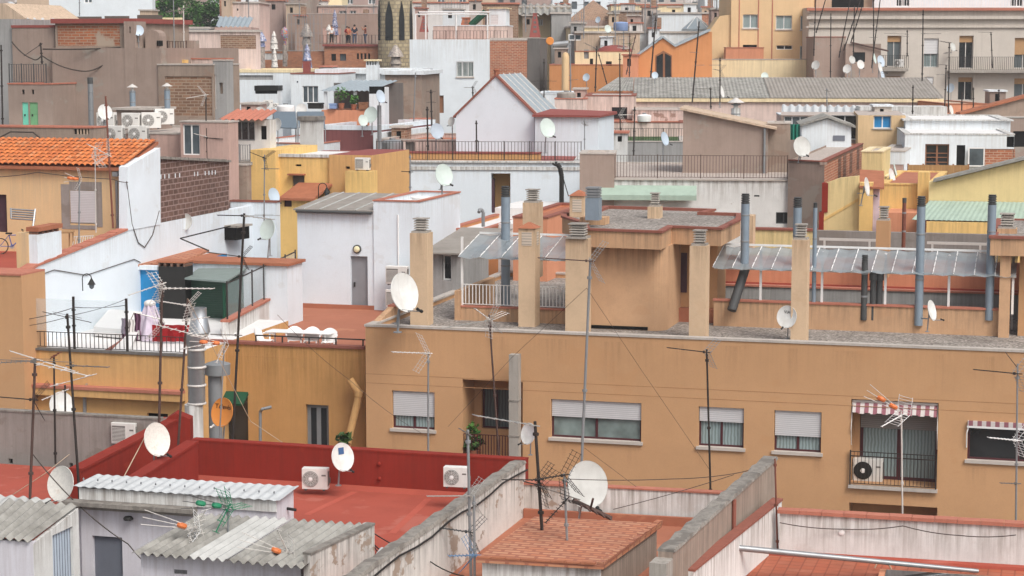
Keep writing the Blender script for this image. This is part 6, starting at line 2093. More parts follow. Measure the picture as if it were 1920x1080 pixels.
bldg(('taupe_flat_building','taupe stained building behind the porch with pale slab roof','building'),722,140,124,790,8,[],wall='taupe_dark',cop='white_far',ch=.25,ov=.2,roof='white_roof',zb=0,deg=6)
bldg(('white_long_roof_building','white building with long low roof line between porch and stone tower','building'),600,138,132,772,8,[],wall='white_far',cop='white_far',ch=.3,ov=.3,roof='white_roof',zb=0,deg=4)
bldg(('white_pier_block','narrow white pier with black panel right of the porch','pier'),692,164,114,721,1.5,[(692,162,721,176,dict(k='dark',r=.03,n='panel'))],wall='white_far',cop=None,roof='white_roof',zb=5,deg=6)
wc,wcf,(a0,a1,az)=bldg(('white_chimney','squat white chimney with slotted lantern top above the porch','chimney'),686,122,128,708,.8,[],wall='white_far',cop=None,roof='white_roof',zb=25,deg=6)
m=MB()
for k in range(5):
 m.box(wcf,a1*k/4.6,a1*k/4.6+.07,.05,.75,az,az+.25)
m.to(wc,'lantern','white_far')
MB().box(wcf,-.12,a1+.12,-.1,.9,az+.252,az+.36).to(wc,'cap','cream')
sp=thing('solar_panels','row of tilted dark solar panels on the pale terrace block','solar panels',P(560,240,111))
for x0,x1 in((512,554),(557,607)):
 a,b=P(x0+3,238,110.5),P(x1+3,240,110.2)
 c,d=P(x1,209,112),P(x0,209,112.3)
 MB().slab(a,b,c,d,.06).to(sp,'panel','solar')
 for p in(a,b):
  MB().tube(p-V((0,0,.9)),p+V((0,0,0)),.03,n=5).to(sp,'strut','galv')
 for p in(c,d):
  MB().tube(p-V((0,0,1.8)),p-V((0,0,.06)),.03,n=5).to(sp,'strut','galv')
hw,hwf,(a0,a1,az)=bldg(('tall_white_house','tall white house with a barred window and black vent panel under a roof terrace','house'),768,74,150,918,12,[(790,129,812,147,dict(k='dark',r=.04,m='black')),(856,115,888,144,dict(k='win',fm='white_metal',pm='pane_green',p=3,rail=.95,gm='white_metal',sill=.1)),(816,179,832,212,dict(k='door',m='wood'))],wall='white_far',cop=None,roof='terracotta',zb=0,deg=5)
bldg(hw,918.5,76,0,988,11,[],wall='brick_red',cop='coping_grey',ch=.2,roof='far_a',fr=hwf.off(.05),zb=0)
bldg(hw,988.5,72,0,1012,8,[],wall='grey_dark',cop='coping_grey',roof='far_a',fr=hwf.off(.2),zb=0)
bldg(hw,812,49,0,951,5,[],wall='pink_pale',cop='white_far',ch=.08,roof='terracotta',fr=hwf.off(2.0),zb=20)
r6=thing('terrace_railing','thin railing round the terrace on the tall white house','railing',hwf.pt(3,.2,az))
railing(r6,hwf,hwf.S(812,az,.3),hwf.S(951,az,.3),.3,az,hwf.sz(850,58,.3)[1],'rust_pole',.25,.015,6)
bldg(hw,917,16,0,949,3,[(920,28,934,46,dict(k='dark',m='shutter_far',r=.03,n='shutter'))],wall='white_far',cop='cream',ov=.15,roof='cream',fr=hwf.off(5),zb=25)
pgl=thing('pergola','white pipe pergola with plants and chairs on the tall white house','pergola',P(800,60,152))
q_=hwf.off(1.0)
zt9=q_.sz(800,27)[1]
for x in(779,798,855,914):
 s=q_.S(x,zt9)
 MB().tube(q_.pt(s,0,az),q_.pt(s,0,zt9),.06,n=6).to(pgl,'post','white_metal')
MB().tube(q_.pt(q_.S(779,zt9),0,zt9),q_.pt(q_.S(914,zt9),0,zt9),.06,n=6).tube(q_.pt(q_.S(779,zt9),2,zt9+.2),q_.pt(q_.S(914,zt9),2,zt9+.2),.06,n=6).to(pgl,'beam','white_metal')
sld=thing('garden_slide','dark green sloping slide on the terrace of the tall white house','slide',P(895,46,154))
MB().tube(P(882,48,154),P(911,22,154),.25,n=8).to(sld,'chute','green_dark')
MB().tube(P(911,48,154),P(911,20,154),.06,n=6).to(sld,'post','flue_dark')
def pyramid(label,cx,y0,y1,w0,w1,Y,mat,name='chimney',cat='chimney'):
 b,t=P(cx,y1,Y),P(cx,y0,Y)
 k=Y/FPX/2
 o=thing(name,label,cat,b)
 m=MB()
 r=[]
 for z,w in((b.z,w1*k),(t.z,w0*k)):
  r+=[V((b.x+sx*w,b.y+sy*w,z))for sx,sy in((-1,-1),(1,-1),(1,1),(-1,1))]
 m.hexa(r).to(o,'shaft',mat)
 m=MB()
 for i in range(4):
  f=.2+.2*i
  w=(w1+(w0-w1)*f)*k
  z=b.z+(t.z-b.z)*f
  m.box(W0,b.x-w*.35,b.x+w*.35,b.y-w*1.02,b.y-w*.9,z,z+(t.z-b.z)*.1)
 m.to(o,'openings','grey_dark')
 MB().wbox((b.x,b.y,t.z+.05),w0*k*2.4,w0*k*2.4,.1).to(o,'cap',mat)
 return o
pyramid('brown tapered ventilation chimney on the dark flank of the tall white house',1003,27,70,7,21,151,'roof_red')
pyramid('small brown tapered chimney under the pergola',795,33,60,5,17,153,'roof_red')
pyramid('brown stepped chimney among the pergola plants',874,35,48,14,20,155,'clay_old')
prf=FP(608,86,187,4)
pr_,prf,(a0,a1,az)=bldg(('brick_palace_roof','brick palace storey with arched openings under a visitors terrace','building'),608,87,187,712,12,[(621,101,630,114,dict(k='dark',r=.2)),(637,101,649,114,dict(k='win',pm='pane',fm='flue_dark',r=.2))]+[(x,100,x+4,111,dict(k='dark',r=.2))for x in(669,676,683,690)],wall='brick_small',cop='roof_red',ch=.2,ov=.2,roof='terracotta',zb=0,deg=4)
bldg(pr_,476,96,0,608,12,[(496,100,540,112,dict(k='dark',m='white_worn',n='panel',r=.05))],wall='brick_small',cop='coping_grey',roof='terracotta',fr=prf.off(.4),zb=0)
bldg(pr_,700,92,0,775,10,[],wall='brick_brown',cop='coping_dark',roof='terracotta',fr=prf.off(.8),zb=0)
r7=thing('terrace_railing','tall thin railing in front of the visitors on the palace roof','railing',prf.pt(2,.4,az))
railing(r7,prf,prf.S(600,az,.4),prf.S(716,az,.4),.4,az+.2,prf.sz(650,66,.4)[1],'rust_pole',.3,.02,6)
rwb=bldg(('grey_screen_wall','grey brown rendered wall behind the mosaic chimneys','wall'),540,26,200,712,3,[(605,52,640,80,dict(k='dark',m='pink',n='panel',r=.05))],wall='taupe',cop='coping_grey',roof='far_a',zb=0,deg=3)
tw2=thing('stone_tower','round rubble stone tower with slim pointed windows','tower',P(742,100,186))
c_=P(742,100,186)
k_=186/FPX
MB().lathe((c_.x,c_.y,15),[(33*k_,0),(33*k_,c_.z+.3-15),(31.4*k_,c_.z+5.2-15),(20*k_,c_.z+9-15),(.2,c_.z+14-15)],16).to(tw2,'wall','stone_rubble')
for a_,w_ in((-66,.22),(-18,.36),(24,.26),(66,.22)):
 a=rad(a_)
 d=V((math.sin(a),-math.cos(a),0))
 f_=Fr(c_+d*32*k_-V((0,0,c_.z)),-a_)
 zb_3=c_.z+1.2
 MB().prism(f_,[(-w_,zb_3),(w_,zb_3),(w_,zb_3+1.9),(w_*.7,zb_3+2.7),(0,zb_3+3.6),(-w_*.7,zb_3+2.7),(-w_,zb_3+1.9)],'sz',-.06,.6).to(tw2,'window','pane_dark')
 if a_==-22:
  m=MB()
  for i in range(4):
   m.box(f_,-w_,w_,-.1,-.065,zb_3+.3+i*.45,zb_3+.45+i*.45)
  for s in(-.2,.12):
   m.box(f_,s,s+.07,-.14,-.105,zb_3,zb_3+2.2)
  m.to(tw2,'lattice','coping_dark')
def mchim(label,cx,y0,y1,w,Y,mat,shape):
 b,t=P(cx,y1,Y),P(cx,y0,Y)
 h,r=t.z-b.z,w*Y/FPX/2
 o=thing('mosaic_chimney',label,'chimney',b,'mosaic chimneys on the palace roof')
 pr={'cone':[(r*.75,0),(r*.55,h*.35),(r,h*.38),(r*.8,h*.6),(r*.15,h)],'bulb':[(r*.4,0),(r*.4,h*.2),(r*.8,h*.35),(r,h*.6),(r*.7,h*.85),(r*.1,h)],'spire':[(r,0),(r*.75,h*.3),(r*.9,h*.32),(r*.45,h*.7),(r*.6,h*.72),(r*.08,h)]}[shape]
 MB().lathe((b.x,b.y,b.z-2),[(r*.6,0),(r*.6,2)],10).to(o,'shaft','mosaic_stone')
 MB().lathe(b,pr,14).to(o,'cowl',mat,True)
for a in(('dark blue and white mosaic chimney, leftmost on the palace roof',491,60,88,19,184,'mosaic_blue','cone'),('pale stone mosaic chimney right of the dark blue one',514,58,92,16,185,'mosaic_white','spire'),('leaning looking rainbow coloured bulb chimney',534,50,84,15,186,'mosaic_mix','bulb'),('largest pale grey mosaic chimney with ragged cone',575,44,84,25,185,'mosaic_stone','cone'),('mosaic chimney base with blue patches below the large pale cone',576,82,128,20,183,'mosaic_blue','spire'),('white mosaic cone left of the visitors',617,46,64,13,189,'mosaic_white','cone'),('slim pointed mosaic chimney with violet rim behind the visitors',628,18,66,14,192,'mosaic_blue','spire'),('pale mosaic chimney standing before the low brick wall',515,90,126,13,182,'mosaic_white','spire'),('grey spiky mosaic chimney in front of the stone tower',742,84,120,30,183,'mosaic_stone','cone')):
 mchim(*a)
def person(label,px,pyfoot,Y,h,yaw,top,legs,arms='down',hair='hair'):
 c=P(px,pyfoot,Y)
 M=Matrix.Translation(c)@Matrix.Rotation(rad(yaw),4,'Z')@Matrix.Scale(h/1.72,4)
 t=thing('person',label,'person',(0,0,0),'visitors on the palace roof',M)
 j={'pel':(0,0,.95,.15),'wai':(0,.01,1.08,.125),'che':(0,0,1.3,.15),'nec':(0,.01,1.47,.055),'hed':(0,-.01,1.6,.09),'top':(0,0,1.68,.075)}
 for s,n in((-1,'l'),(1,'r')):
  j['hip'+n]=(s*.09,0,.88,.095)
  j['kne'+n]=(s*.1,-.02+.02*s,.5,.062)
  j['ank'+n]=(s*.11,.03,.08,.042)
  j['toe'+n]=(s*.12,-.14,.03,.035)
  j['sho'+n]=(s*.18,0,1.41,.06)
  if arms=='up' or(arms=='half' and s==1):
   j['elb'+n]=(s*.27,-.17,1.3,.043)
   j['wri'+n]=(s*.1,-.3,1.52,.032)
   j['han'+n]=(s*.06,-.31,1.6,.035)
  else:
   j['elb'+n]=(s*.25,.04,1.14,.043)
   j['wri'+n]=(s*.24,-.06,.9,.032)
   j['han'+n]=(s*.23,-.09,.81,.036)
 E=[('pel','wai'),('wai','che'),('che','nec'),('nec','hed'),('hed','top')]
 for n in 'lr':
  E+=[('pel','hip'+n),('hip'+n,'kne'+n),('kne'+n,'ank'+n),('ank'+n,'toe'+n),('che','sho'+n),('sho'+n,'elb'+n),('elb'+n,'wri'+n),('wri'+n,'han'+n)]
 def skin(names,edges,mat,nm,grow=0):
  me=bpy.data.meshes.new(nm)
  ix={k:i for i,k in enumerate(names)}
  me.from_pydata([j[k][:3]for k in names],[(ix[a],ix[b])for a,b in edges],[])
  o=bpy.data.objects.new(nm,me)
  COL.objects.link(o)
  o.parent=t
  MW[o.name]=M
  sm=o.modifiers.new('skin','SKIN')
  for i,k in enumerate(names):
   me.skin_vertices[0].data[i].radius=(j[k][3]+grow,(j[k][3]+grow)*(.75 if k in('che','wai','pel')else 1))
  me.skin_vertices[0].data[0].use_root=True
  ss=o.modifiers.new('sub','SUBSURF')
  ss.levels=ss.render_levels=2
  me.materials.append(MATS[mat])
  return o
 skin(list(j),E,'skin','body')
 up_=['pel','wai','che','shol','shor','elbl','elbr']
 skin(up_,[('pel','wai'),('wai','che'),('che','shol'),('che','shor'),('shol','elbl'),('shor','elbr')],top,'shirt',.018)
 lo_=['pel','hipl','hipr','knel','kner','ankl','ankr']
 skin(lo_,[('pel','hipl'),('pel','hipr'),('hipl','knel'),('hipr','kner'),('knel','ankl'),('kner','ankr')],legs,'trousers',.014)
 m=MB().ball(V((0,.015,1.645)),.105,8,1.05)
 m.v=[M@V((v.x,max(v.y,-.075)if v.z<1.66 else v.y,max(v.z,1.56)))for v in m.v]
 m.to(t,'hair',hair,True)
 m=MB().ball(V((0,-.1,1.59)),.018,4).ball(V((-.035,-.085,1.62)),.012,4).ball(V((.035,-.085,1.62)),.012,4)
 m.v=[M@v for v in m.v]
 m.to(t,'face','skin')
 return t
person('person in white shirt and black trousers standing left on the palace terrace',622,82,187.3,1.68,20,'cloth_white','black')
person('person in orange patterned top leaning by the terrace railing',654,83,187.3,1.6,-30,'cloth_orange','black')
person('tall person in dark navy jacket seen from behind on the palace terrace',665,83,187.5,1.8,175,'navy','denim')
person('person in rust brown top and jeans with raised arms taking a picture',685,83,187.3,1.74,-75,'cloth_rust','denim','up')
person('person in red top standing half hidden next to the orange one',651,83,187.9,1.66,40,'cloth_red','navy','half')
cr_=thing('corrugated_roof_house','long building with a low grey corrugated gable roof','building',P(1450,200,128))
cf2=FP(1190,190,128,4)
ze=cf2 .O.z
sE=cf2 .S(1768,ze)
zr9=cf2 .sz(1200,145,8)[1]
MB().corr(cf2 .pt(-.1,-.3,ze+.25),cf2 .pt(sE*.44,-.3,ze+.25),cf2 .pt(sE*.44,8,zr9),cf2 .pt(-.1,8,zr9),.24,.02,2).to(cr_,'corrugated_roof','fibro',True)
MB().corr(cf2 .pt(sE*.442,-.3,ze+.25),cf2 .pt(sE,-.3,ze+.25),cf2 .pt(sE,8,zr9),cf2 .pt(sE*.442,8,zr9),.24,.02,2).to(cr_,'corrugated_roof','fibro_brown',True)
MB().corr(cf2 .pt(-2.5,3.2,ze+.6),cf2 .pt(-.13,3.2,ze+.6),cf2 .pt(-.13,8,zr9),cf2 .pt(-1.2,8,zr9),.24,.02,2).to(cr_,'corrugated_roof','fibro',True)
MB().prism(cf2,[(-.2,0),(15.9,0),(15.9,zr9-.1),(8,zr9-.1),(0,ze+.1),(-.2,ze+.1)],'dz',0,sE-.1).to(cr_,'wall','pink_pale')
MB().box(cf2,0,sE,-.36,-.21,ze-.02,ze+.2).to(cr_,'fascia','cream')
MB().slab(cf2 .pt(0,8.01,zr9),cf2 .pt(sE,8.01,zr9),cf2 .pt(sE,16,ze+.2),cf2 .pt(0,16,ze+.2),.05).to(cr_,'roof','fibro')
sl=thing('white_corrugated_strip','short white corrugated strip roof over the dark glazed lean-to','roof sheet',P(1540,205,118))
MB().corr(P(1465,211,117),P(1614,214,116),P(1614,199,121),P(1466,197,122),.45,.07,2).to(sl,'sheet','fibro_white',True)
MB().box(FP(1612,213,116,5),0,5,0,3,5,P(1612,200,116).z).to(sl,'parapet','white_worn')
bldg(('white_gutter_wall','thin white ledge building under the corrugated roof eave','building'),1462,216,113,1700,3,[],wall='pink_pale',cop='white_far',roof='white_roof',zb=5,deg=4)
pk2=bldg(('pink_stained_house','pink stained house with a dark shuttered window','house'),1098,180,124,1192,7,[(1147,201,1176,228,dict(k='win',fm='purple_door',pm='pane_dark',p=2)),],wall='pink_pale',cop='coping_dark',roof='far_a',zb=0,deg=4)
bldg(('pink_terrace_wall','pink terrace wall with peeling brown stains','wall'),1186,207,122,1283,5,[],wall='pink_peel' if 'pink_peel' in MATS else 'pink_pale',cop='coping_grey',roof='far_a',zb=0,deg=4)
bldg(('pink_terrace_block','low pink terrace block with red edged parapet under the stained house','building'),1124,230,119,1283,5,[],wall='pink_pale',cop='coping_dark',roof='terracotta',zb=0,deg=4)
r8=thing('terrace_railing','fine dark railing before the pink terrace block','railing',P(1200,262,112))
rr=FP(1126,268,113,4)
railing(r8,rr,0,rr.S(1282,rr.O.z),0,rr.O.z,rr.sz(1130,241)[1],'dark_iron',.14,.012,4)
bldg(('grey_low_block','low grey block with dark sloping net beside the gabled house','building'),1124,266,112,1284,9,[],wall='grey',cop='coping_grey',roof='leaf_dark',zb=0,deg=4)
bldg(('white_ridge_house','white house with pale roof and round cap tower between gable and pink house','house'),1008,176,132,1075,7,[],wall='white_far',cop='white_far',roof='sheet_metal',zb=0,deg=4)
bldg(('worn_chimney_block','worn pinkish block with broad capped chimney','building'),1040,186,122,1100,6,[],wall='pink_pale',cop='coping',roof='far_a',zb=0,deg=4)
flue('broad white chimney with flat round cap right of the taupe hut',1380,182,232,112,17,'white_worn','hat')
ol,olf,(a0,a1,az)=bldg(('orange_house','orange rendered house row with a pale upper wall','house'),1030,122,146,1200,9,[(1136,116,1147,123,V1)],wall='orange',cop='coping',roof='terracotta',zb=0,deg=4)
bldg(ol,1078,97,0,1180,6,[(1106,110,1112,125,V1),(1136,115,1147,123,V1),(1095,93,1104,110,dict(k='dark',m='flue_grey'))],wall='cream',cop='terracotta',roof='roof_red',fr=olf.off(2),zb=0)
oc=thing('orange_duct','round headed orange chimney pipe on the orange house','chimney',P(1062,165,143))
b_,pr=prof(1060,143,[(7,200),(7,110),(6.5,104),(4,99),(.5,98)])
MB().lathe(b_,pr,12).to(oc,'pipe','yellow_block',True)
sd_=thing('steel_duct','horizontal steel duct with orange wheel end beside the brown chimney','duct',P(1050,85,148))
MB().tube(P(1036,84,148),P(1066,81,148),.22,n=10).tube(P(1066,81,148),P(1066,100,148),.2,n=10).to(sd_,'pipe','galv',True)
MB().lathe(P(1031,77,147.6),[(.26,0),(.3,.05),(.26,.1)],14,V((0,-1,0))).to(sd_,'end_wheel','dish_orange')
og_=thing('orange_gabled_house','bright orange house with two gables and a tall dark arched window','house',P(1260,140,142))
o4=FP(1195,150,142,3)
MB().prism(o4,[o4 .sz(x,y)for x,y in((1193,200),(1335,200),(1335,60),(1330,60),(1266,88),(1243,72),(1195,105))],'sz',0,6).to(og_,'wall','orange')
for i,((a,b),(c,d))in enumerate((((1193,107),(1243,71)),((1243,71),(1266,88)),((1266,88),(1332,58)))):
 p,r=o4 .sz(a,b),o4 .sz(c,d)
 MB().hexa([o4 .pt(x,e,z)for x,e,z in((p[0],-.15,p[1]),(r[0],-.15,r[1]),(r[0],6,r[1]),(p[0],6,p[1]),(p[0],-.15,p[1]+.15),(r[0],-.15,r[1]+.15),(r[0],6,r[1]+.15),(p[0],6,p[1]+.15))]).to(og_,'roof','sheet_metal')
MB().prism(o4,[o4 .sz(x,y)for x,y in((1229,146),(1260,146),(1260,104),(1244,95),(1229,104))],'sz',-.03,-.003).to(og_,'window_frame','wood')
MB().prism(o4,[o4 .sz(x,y)for x,y in((1231,146),(1243,146),(1243,100),(1231,106))],'sz',-.05,-.032).prism(o4,[o4 .sz(x,y)for x,y in((1247,146),(1258,146),(1258,106),(1247,100))],'sz',-.05,-.032).to(og_,'pane','pane_dark')
gl=thing('glass_lantern','pale glass pyramid roof lantern behind the orange gables','skylight',P(1307,58,165))
c_=P(1306,58,165)
MB().lathe(c_,[(28*165/FPX,0),(28*165/FPX,.15),(3*165/FPX,1.1),(.02,1.15)],8).to(gl,'roof','sheet_metal')
m=MB()
for i in range(8):
 a=i*.7854
 m.tube(c_+V((1.2*math.cos(a),1.2*math.sin(a),.2)),c_+V((.1*math.cos(a),.1*math.sin(a),1.15)),.03,n=4)
m.to(gl,'glazing_bar','white_metal')
YW=dict(k='win',fm='white_metal',pm='curtain',p=2,r=.12,sill=.08)
yk,ykf,(a0,a1,az)=bldg(('yellow_apartment_block','tall plain yellow apartment block with white curtained windows','apartment building'),1372,-60,156,1528,14,[(1393,27,1421,53,YW),(1455,29,1485,55,YW),(1501,30,1520,56,YW),(1393,84,1419,90,V1),(1456,85,1486,93,dict(k='win',pm='pane_dark',p=2)),(1500,86,1514,112,YW)],wall='yellow_block',cop=None,roof='far_a',zb=0,deg=2)
MB().prism(ykf,[ykf.sz(x,y)for x,y in((1329,200),(1371.5,200),(1371.5,27),(1350,30),(1329,60))],'sz',.2,6).to(yk,'wing_wall','yellow_block')
m=MB()
for x in(1386,1422,1448):
 s=ykf.S(x,32)
 m.box(ykf,s-.04,s+.04,-.03,-.002,10,az)
m.to(yk,'joint','coping')
bldg(yk,1361,90,0,1432,2,[],wall='terracotta_wall',cop='coping',roof='far_a',fr=ykf.off(-2.2),zb=0)
bldg(('cream_wall','long cream boundary wall before the yellow apartment block','wall'),1289,112,148,1512,1,[],wall='cream',cop='coping_grey',roof='far_a',zb=0,deg=2)
BD=dict(k='win',n='balcony_door',fm='alu_pale',pm='curtain_dark',p=2,r=.25,sh=.2,sm='wood_blind')
bg_,bgf,(a0,a1,az)=bldg(('beige_apartment_block','beige old apartment block with cornice bands and iron balconies','apartment building'),1517,14,152,2240,14,[(1664,67,1689,125,dict(BD,rail=.0)),(1733,72,1759,126,dict(k='win',fm='white_metal',pm='curtain',p=2,sh=.55,sm='shutter_far',r=.2,rail=.45)),(1799,67,1824,128,dict(BD,pm='pane_dark')),(1903,71,1935,128,dict(BD,sh=.55)),(1797,145,1823,188,dict(BD,pm='pane_dark')),(1902,147,1935,190,dict(BD,sh=.25)),(1662,143,1688,160,dict(k='dark',m='wood_blind')),(1733,144,1750,160,dict(k='win',sh=.8,sm='shutter_far'))]+[(x,40,x+6,46,dict(k='vent',flat=1,m='grey_dark'))for x in(1573,1673,1744,1809,1914)],wall='beige',cop=None,roof='terracotta',zb=0,deg=1)
for y0,y1,o in((15,20,.35),(30,36,.3),(49,52,.15)):
 z1_,z0_=bgf.sz(1600,y0)[1],bgf.sz(1600,y1)[1]
 MB().box(bgf,-.2,a1,-o,-.003,z0_,z1_).to(bg_,'cornice','beige' if y0!=15 else 'coping')
def balc(x0,x1,ys,yt):
 s0,zs=bgf.sz(x0,ys,-.9)
 s1,zt=bgf.S(x1,zs,-.9),bgf.sz(x0,yt,-.9)[1]
 t=MB().box(bgf,s0,s1,-.95,-.004,zs-.18,zs).to(bg_,'balcony','concrete')
 railing(t,bgf,s0,s1,-.9,zs,zt,'dark_iron',.14,.014)
 for s in(s0,s1):
  MB().box(bgf,s-.02,s+.02,-.88,-.01,zt-.04,zt).to(t,'railing','dark_iron')
balc(1656,1703,129,104)
balc(1781,2060,132,107)
ac('small white air conditioner on the short beige balcony',1677,113,1694,126,151,'fan')
uf=bldg(('white_penthouse','white penthouse storey set back on top of the beige block','penthouse'),1640,-50,158,2240,6,[(1681,-10,1706,12,dict(k='win',pm='pane_dark',p=2)),(1895,-8,1918,12,dict(k='win',pm='pane_dark',p=2)),(1560,-5,1620,14,V1)],wall='white_far',cop=None,roof='far_a',zb=0,deg=1)
bldg(('taupe_roof_house','taupe roof house at the left end of the beige block top','house'),1530,-40,159,1642,6,[(1590,2,1600,16,dict(k='dark',m='wood'))],wall='far_c',cop=None,roof='far_a',zb=0,deg=1)
r9=thing('roof_railing','white railing sections along the top edge of the beige block','railing',bgf.pt(8,.1,az))
railing(r9,bgf,bgf.S(1640,az),a1,.1,az,az+1.05,'white_metal',.2,.018,9)
tbx=bldg(('taupe_box_house','taupe windowless box house under leaning aerials before the beige block','house'),1527,70,142,1586,6,[],wall='taupe',cop='coping_dark',roof='clay_old',zb=0,deg=3)
t2=bldg(('taupe_box_house','taupe box house with dark square window and slanting eave pole','house'),1586,82,141,1652,6,[(1600,98,1622,116,dict(k='dark',m='pane_dark',r=.1))],wall='taupe',cop=None,roof='far_a',zb=0,deg=3)
MB().tube(t2[1].pt(.3,-.1,t2[2][2]+.1),t2[1].pt(t2[2][1]+.5,-.2,t2[2][2]-.5),.07,n=6).to(t2[0],'eave_pole','rust_pole')
bldg(('sloped_tile_house','house with sloping terracotta roof edge at the right below the beige block','house'),1776,196,120,1850,8,[],wall='terracotta_wall',cop='clay_old',roof='far_c',zb=0,deg=-4)
pr9=thing('sloped_roof_house','taupe house whose tiled verge climbs to the right edge','house',P(1880,215,116))
f9=FP(1805,216,116,0)
pts=[f9 .sz(x,y)for x,y in((1805,300),(2010,300),(2010,160),(1805,216))]
MB().prism(f9,pts,'sz',0,.8).to(pr9,'wall','taupe_dark')
p,r=pts[3],pts[2]
MB().hexa([f9 .pt(x,e,z)for x,e,z in((p[0]-.2,-.2,p[1]),(r[0],-.2,r[1]),(r[0],.9,r[1]),(p[0]-.2,.9,p[1]),(p[0]-.2,-.2,p[1]+.15),(r[0],-.2,r[1]+.15),(r[0],.9,r[1]+.15),(p[0]-.2,.9,p[1]+.15))]).to(pr9,'roof','clay_old')
FWN=lambda*r:[(x0,y0,x1,y1,dict(k='win',fm='white_metal',pm='pane',p=2,r=.15,fw=.08))for x0,y0,x1,y1 in r]
FAR=[('white_apartment_block','wide white apartment block behind dark screen panels, top left','apartment building',90,-60,170,284,1.5,'white_far',FWN((157,-8,173,6)),0),('beige_far_house','plain beige far house between white block and roof corner','house',30,-60,190,96,10,'far_c',(),0),('white_low_house','white low house wall behind the lattice railing, left of the tree','house',250,54,150,392,8,'white_far',(),0),('grey_plank_block','pink and grey low block with brick band right of the tree','building',346,60,136,480,1.5,'pink_pale',[(413,66,480,92,dict(k='dark',m='brick_brown',r=.04,n='brick_panel'))],4),('brick_gable_house','red brick house with grey corrugated lean-to roof right of the tree','house',411,-30,190,436,8,'brick_red',(),0),('pink_far_house','pale pink worn house beside the brick house right of the tree','house',432,6,188,486,8,'pink_pale',[(444,16,447,20,V1)],0),('taupe_shutter_house','taupe house with one white roller shutter window','house',484,-40,215,582,9,'taupe',FWN((496,22,521,49)),0),('cream_far_house','cream narrow house right of the taupe shutter house','house',580,-30,230,640,9,'cream',(),0),('pink_terrace_house','pinkish terrace house behind the violet rimmed chimney','house',596,12,222,716,9,'pink',FWN((636,20,650,35),(656,20,668,35)),0),('far_dark_roof_house','far dull house left of the stone tower top','house',634,-45,260,730,9,'far_d',FWN((650,-5,662,8),(690,-5,704,8)),0),('grey_roof_house','grey sheet roofed house behind the pergola','house',768,6,215,880,9,'far_b',FWN((778,12,790,22)),0),('far_ochre_house','far ochre brown house above the pergola','house',800,-45,260,930,9,'far_c',FWN((820,-6,834,6),(860,-6,874,6)),0),('brown_roof_house','brown walled house with dark red eaves right of the pergola','house',905,8,175,972,8,'brick_brown',(),0),('corrugated_edge_house','cream house with grey ribbed roof edge above the brown chimney','house',970,14,178,1068,8,'cream',FWN((1010,36,1018,48)),0),('grey_flat_house','grey flat house right of the ribbed roof edge','house',1034,26,174,1070,6,'grey',(),0),('cream_low_house','long cream low house with steel rails under the brown pyramid roof','house',1066,52,166,1180,8,'cream',(),0),('pink_tan_house','pinkish tan house behind the thin aerials, above the orange row','house',1080,62,160,1200,8,'far_c',FWN((1066,64,1090,76)),0),('brick_far_house','far brick house with pale upper wall left of the white roofs','house',1154,22,196,1236,8,'brick_brown',(),0),('yellowish_far_house','far pale yellow house with a red tile edge','house',1146,10,215,1290,8,'cream',FWN((1224,6,1235,16)),0),('white_far_building','white flat building behind the glass lantern','building',1234,26,182,1316,9,'white_far',(),0),('white_gallery_building','long white gallery with low roof in front of the glass lantern','building',1194,62,162,1332,9,'white_far',(),0),('brick_flank_house','brick flanked house between glass lantern and yellow block','house',1312,26,186,1350,8,'brick_red',(),0),('pale_blue_far_house','pale bluish white far house with one dark window','house',1322,-35,210,1374,8,'white_far',FWN((1349,8,1357,17)),0),]
for n,L_,c,x0,y0,Y,x1,dp,wl_,wn_,dg in FAR:
 bldg((n,L_,c),x0,y0,Y,x1,dp,wn_,wall=wl_,cop='coping' if Y%2 else 'coping_grey',ch=.15,ov=.12,roof='far_a',zb=0,deg=dg)
bk=[('far_a','far dull pink'),('far_b','far pale'),('far_c','far sandy'),('far_d','far brownish'),('white_far','far whitish')]
x=-120
i=0
where=['at the top left corner','above the white block','behind the tree top','behind the brick house','above the taupe shutter house','left of the stone tower tip','right of the stone tower tip','above the pergola','above the brown walled house','over the ribbed roof edge','behind the brown pyramid roof','behind the thin aerials','above the white flat building','left of the yellow block','behind the yellow block','behind the penthouse','at the top right corner','past the right edge','beyond the right edge','far off right']
while x<2050 and i<len(where):
 w_=rnd.randint(105,150)
 mt,nm=bk[i%5]
 yt=rnd.randint(-75,-48)
 wn_=[(x+14+k*22,yt+30+j*22,x+24+k*22,yt+44+j*22,dict(k='dark',m='pane',r=.2,n='window'))for k in range(4)for j in range(3)if x+24+k*22<x+w_-6]
 bldg(('far_house',nm+' apartment house '+where[i],'apartment building','far apartment houses along the top'),x,yt,330+14*(i%3),x+w_,12,wn_,wall=mt,cop='coping',roof='far_a',zb=0,deg=0)
 x+=w_-2
 i+=1
cz_=P(1020,18,176)
tag(MB().corr(P(966,26,176),P(1072,27,176),P(1072,8,179),P(966,8,179),.6,.1,2).to(None,'ribbed_roof','fibro',True),'weathered ribbed roof sheet over the cream house above the brown chimney','roof sheet')
hp=thing('pyramid_roof_house','house with a broad brown tiled pyramid roof in the far middle','house',P(1110,40,188))
a,b,c,d,e=P(1064,38,186),P(1146,38,186),P(1160,33,194),P(1078,33,194),P(1112,0,190)
MB().add([a,b,c,d,e],[(0,1,4),(1,2,4),(2,3,4),(3,0,4)]).to(hp,'roof','brick_brown')
MB().hexa([V((p.x,p.y,0))for p in(a,b,c,d)]+[a,b,c,d]).to(hp,'wall','far_d')
rd=thing('red_dome_roof','low dull red tiled hump roof above the orange row','roof',P(1155,98,150))
MB().lathe(P(1153,97,150),[(1.35,0),(1.2,.25),(.8,.42),(.2,.5)],14).to(rd,'roof','roof_red',True)
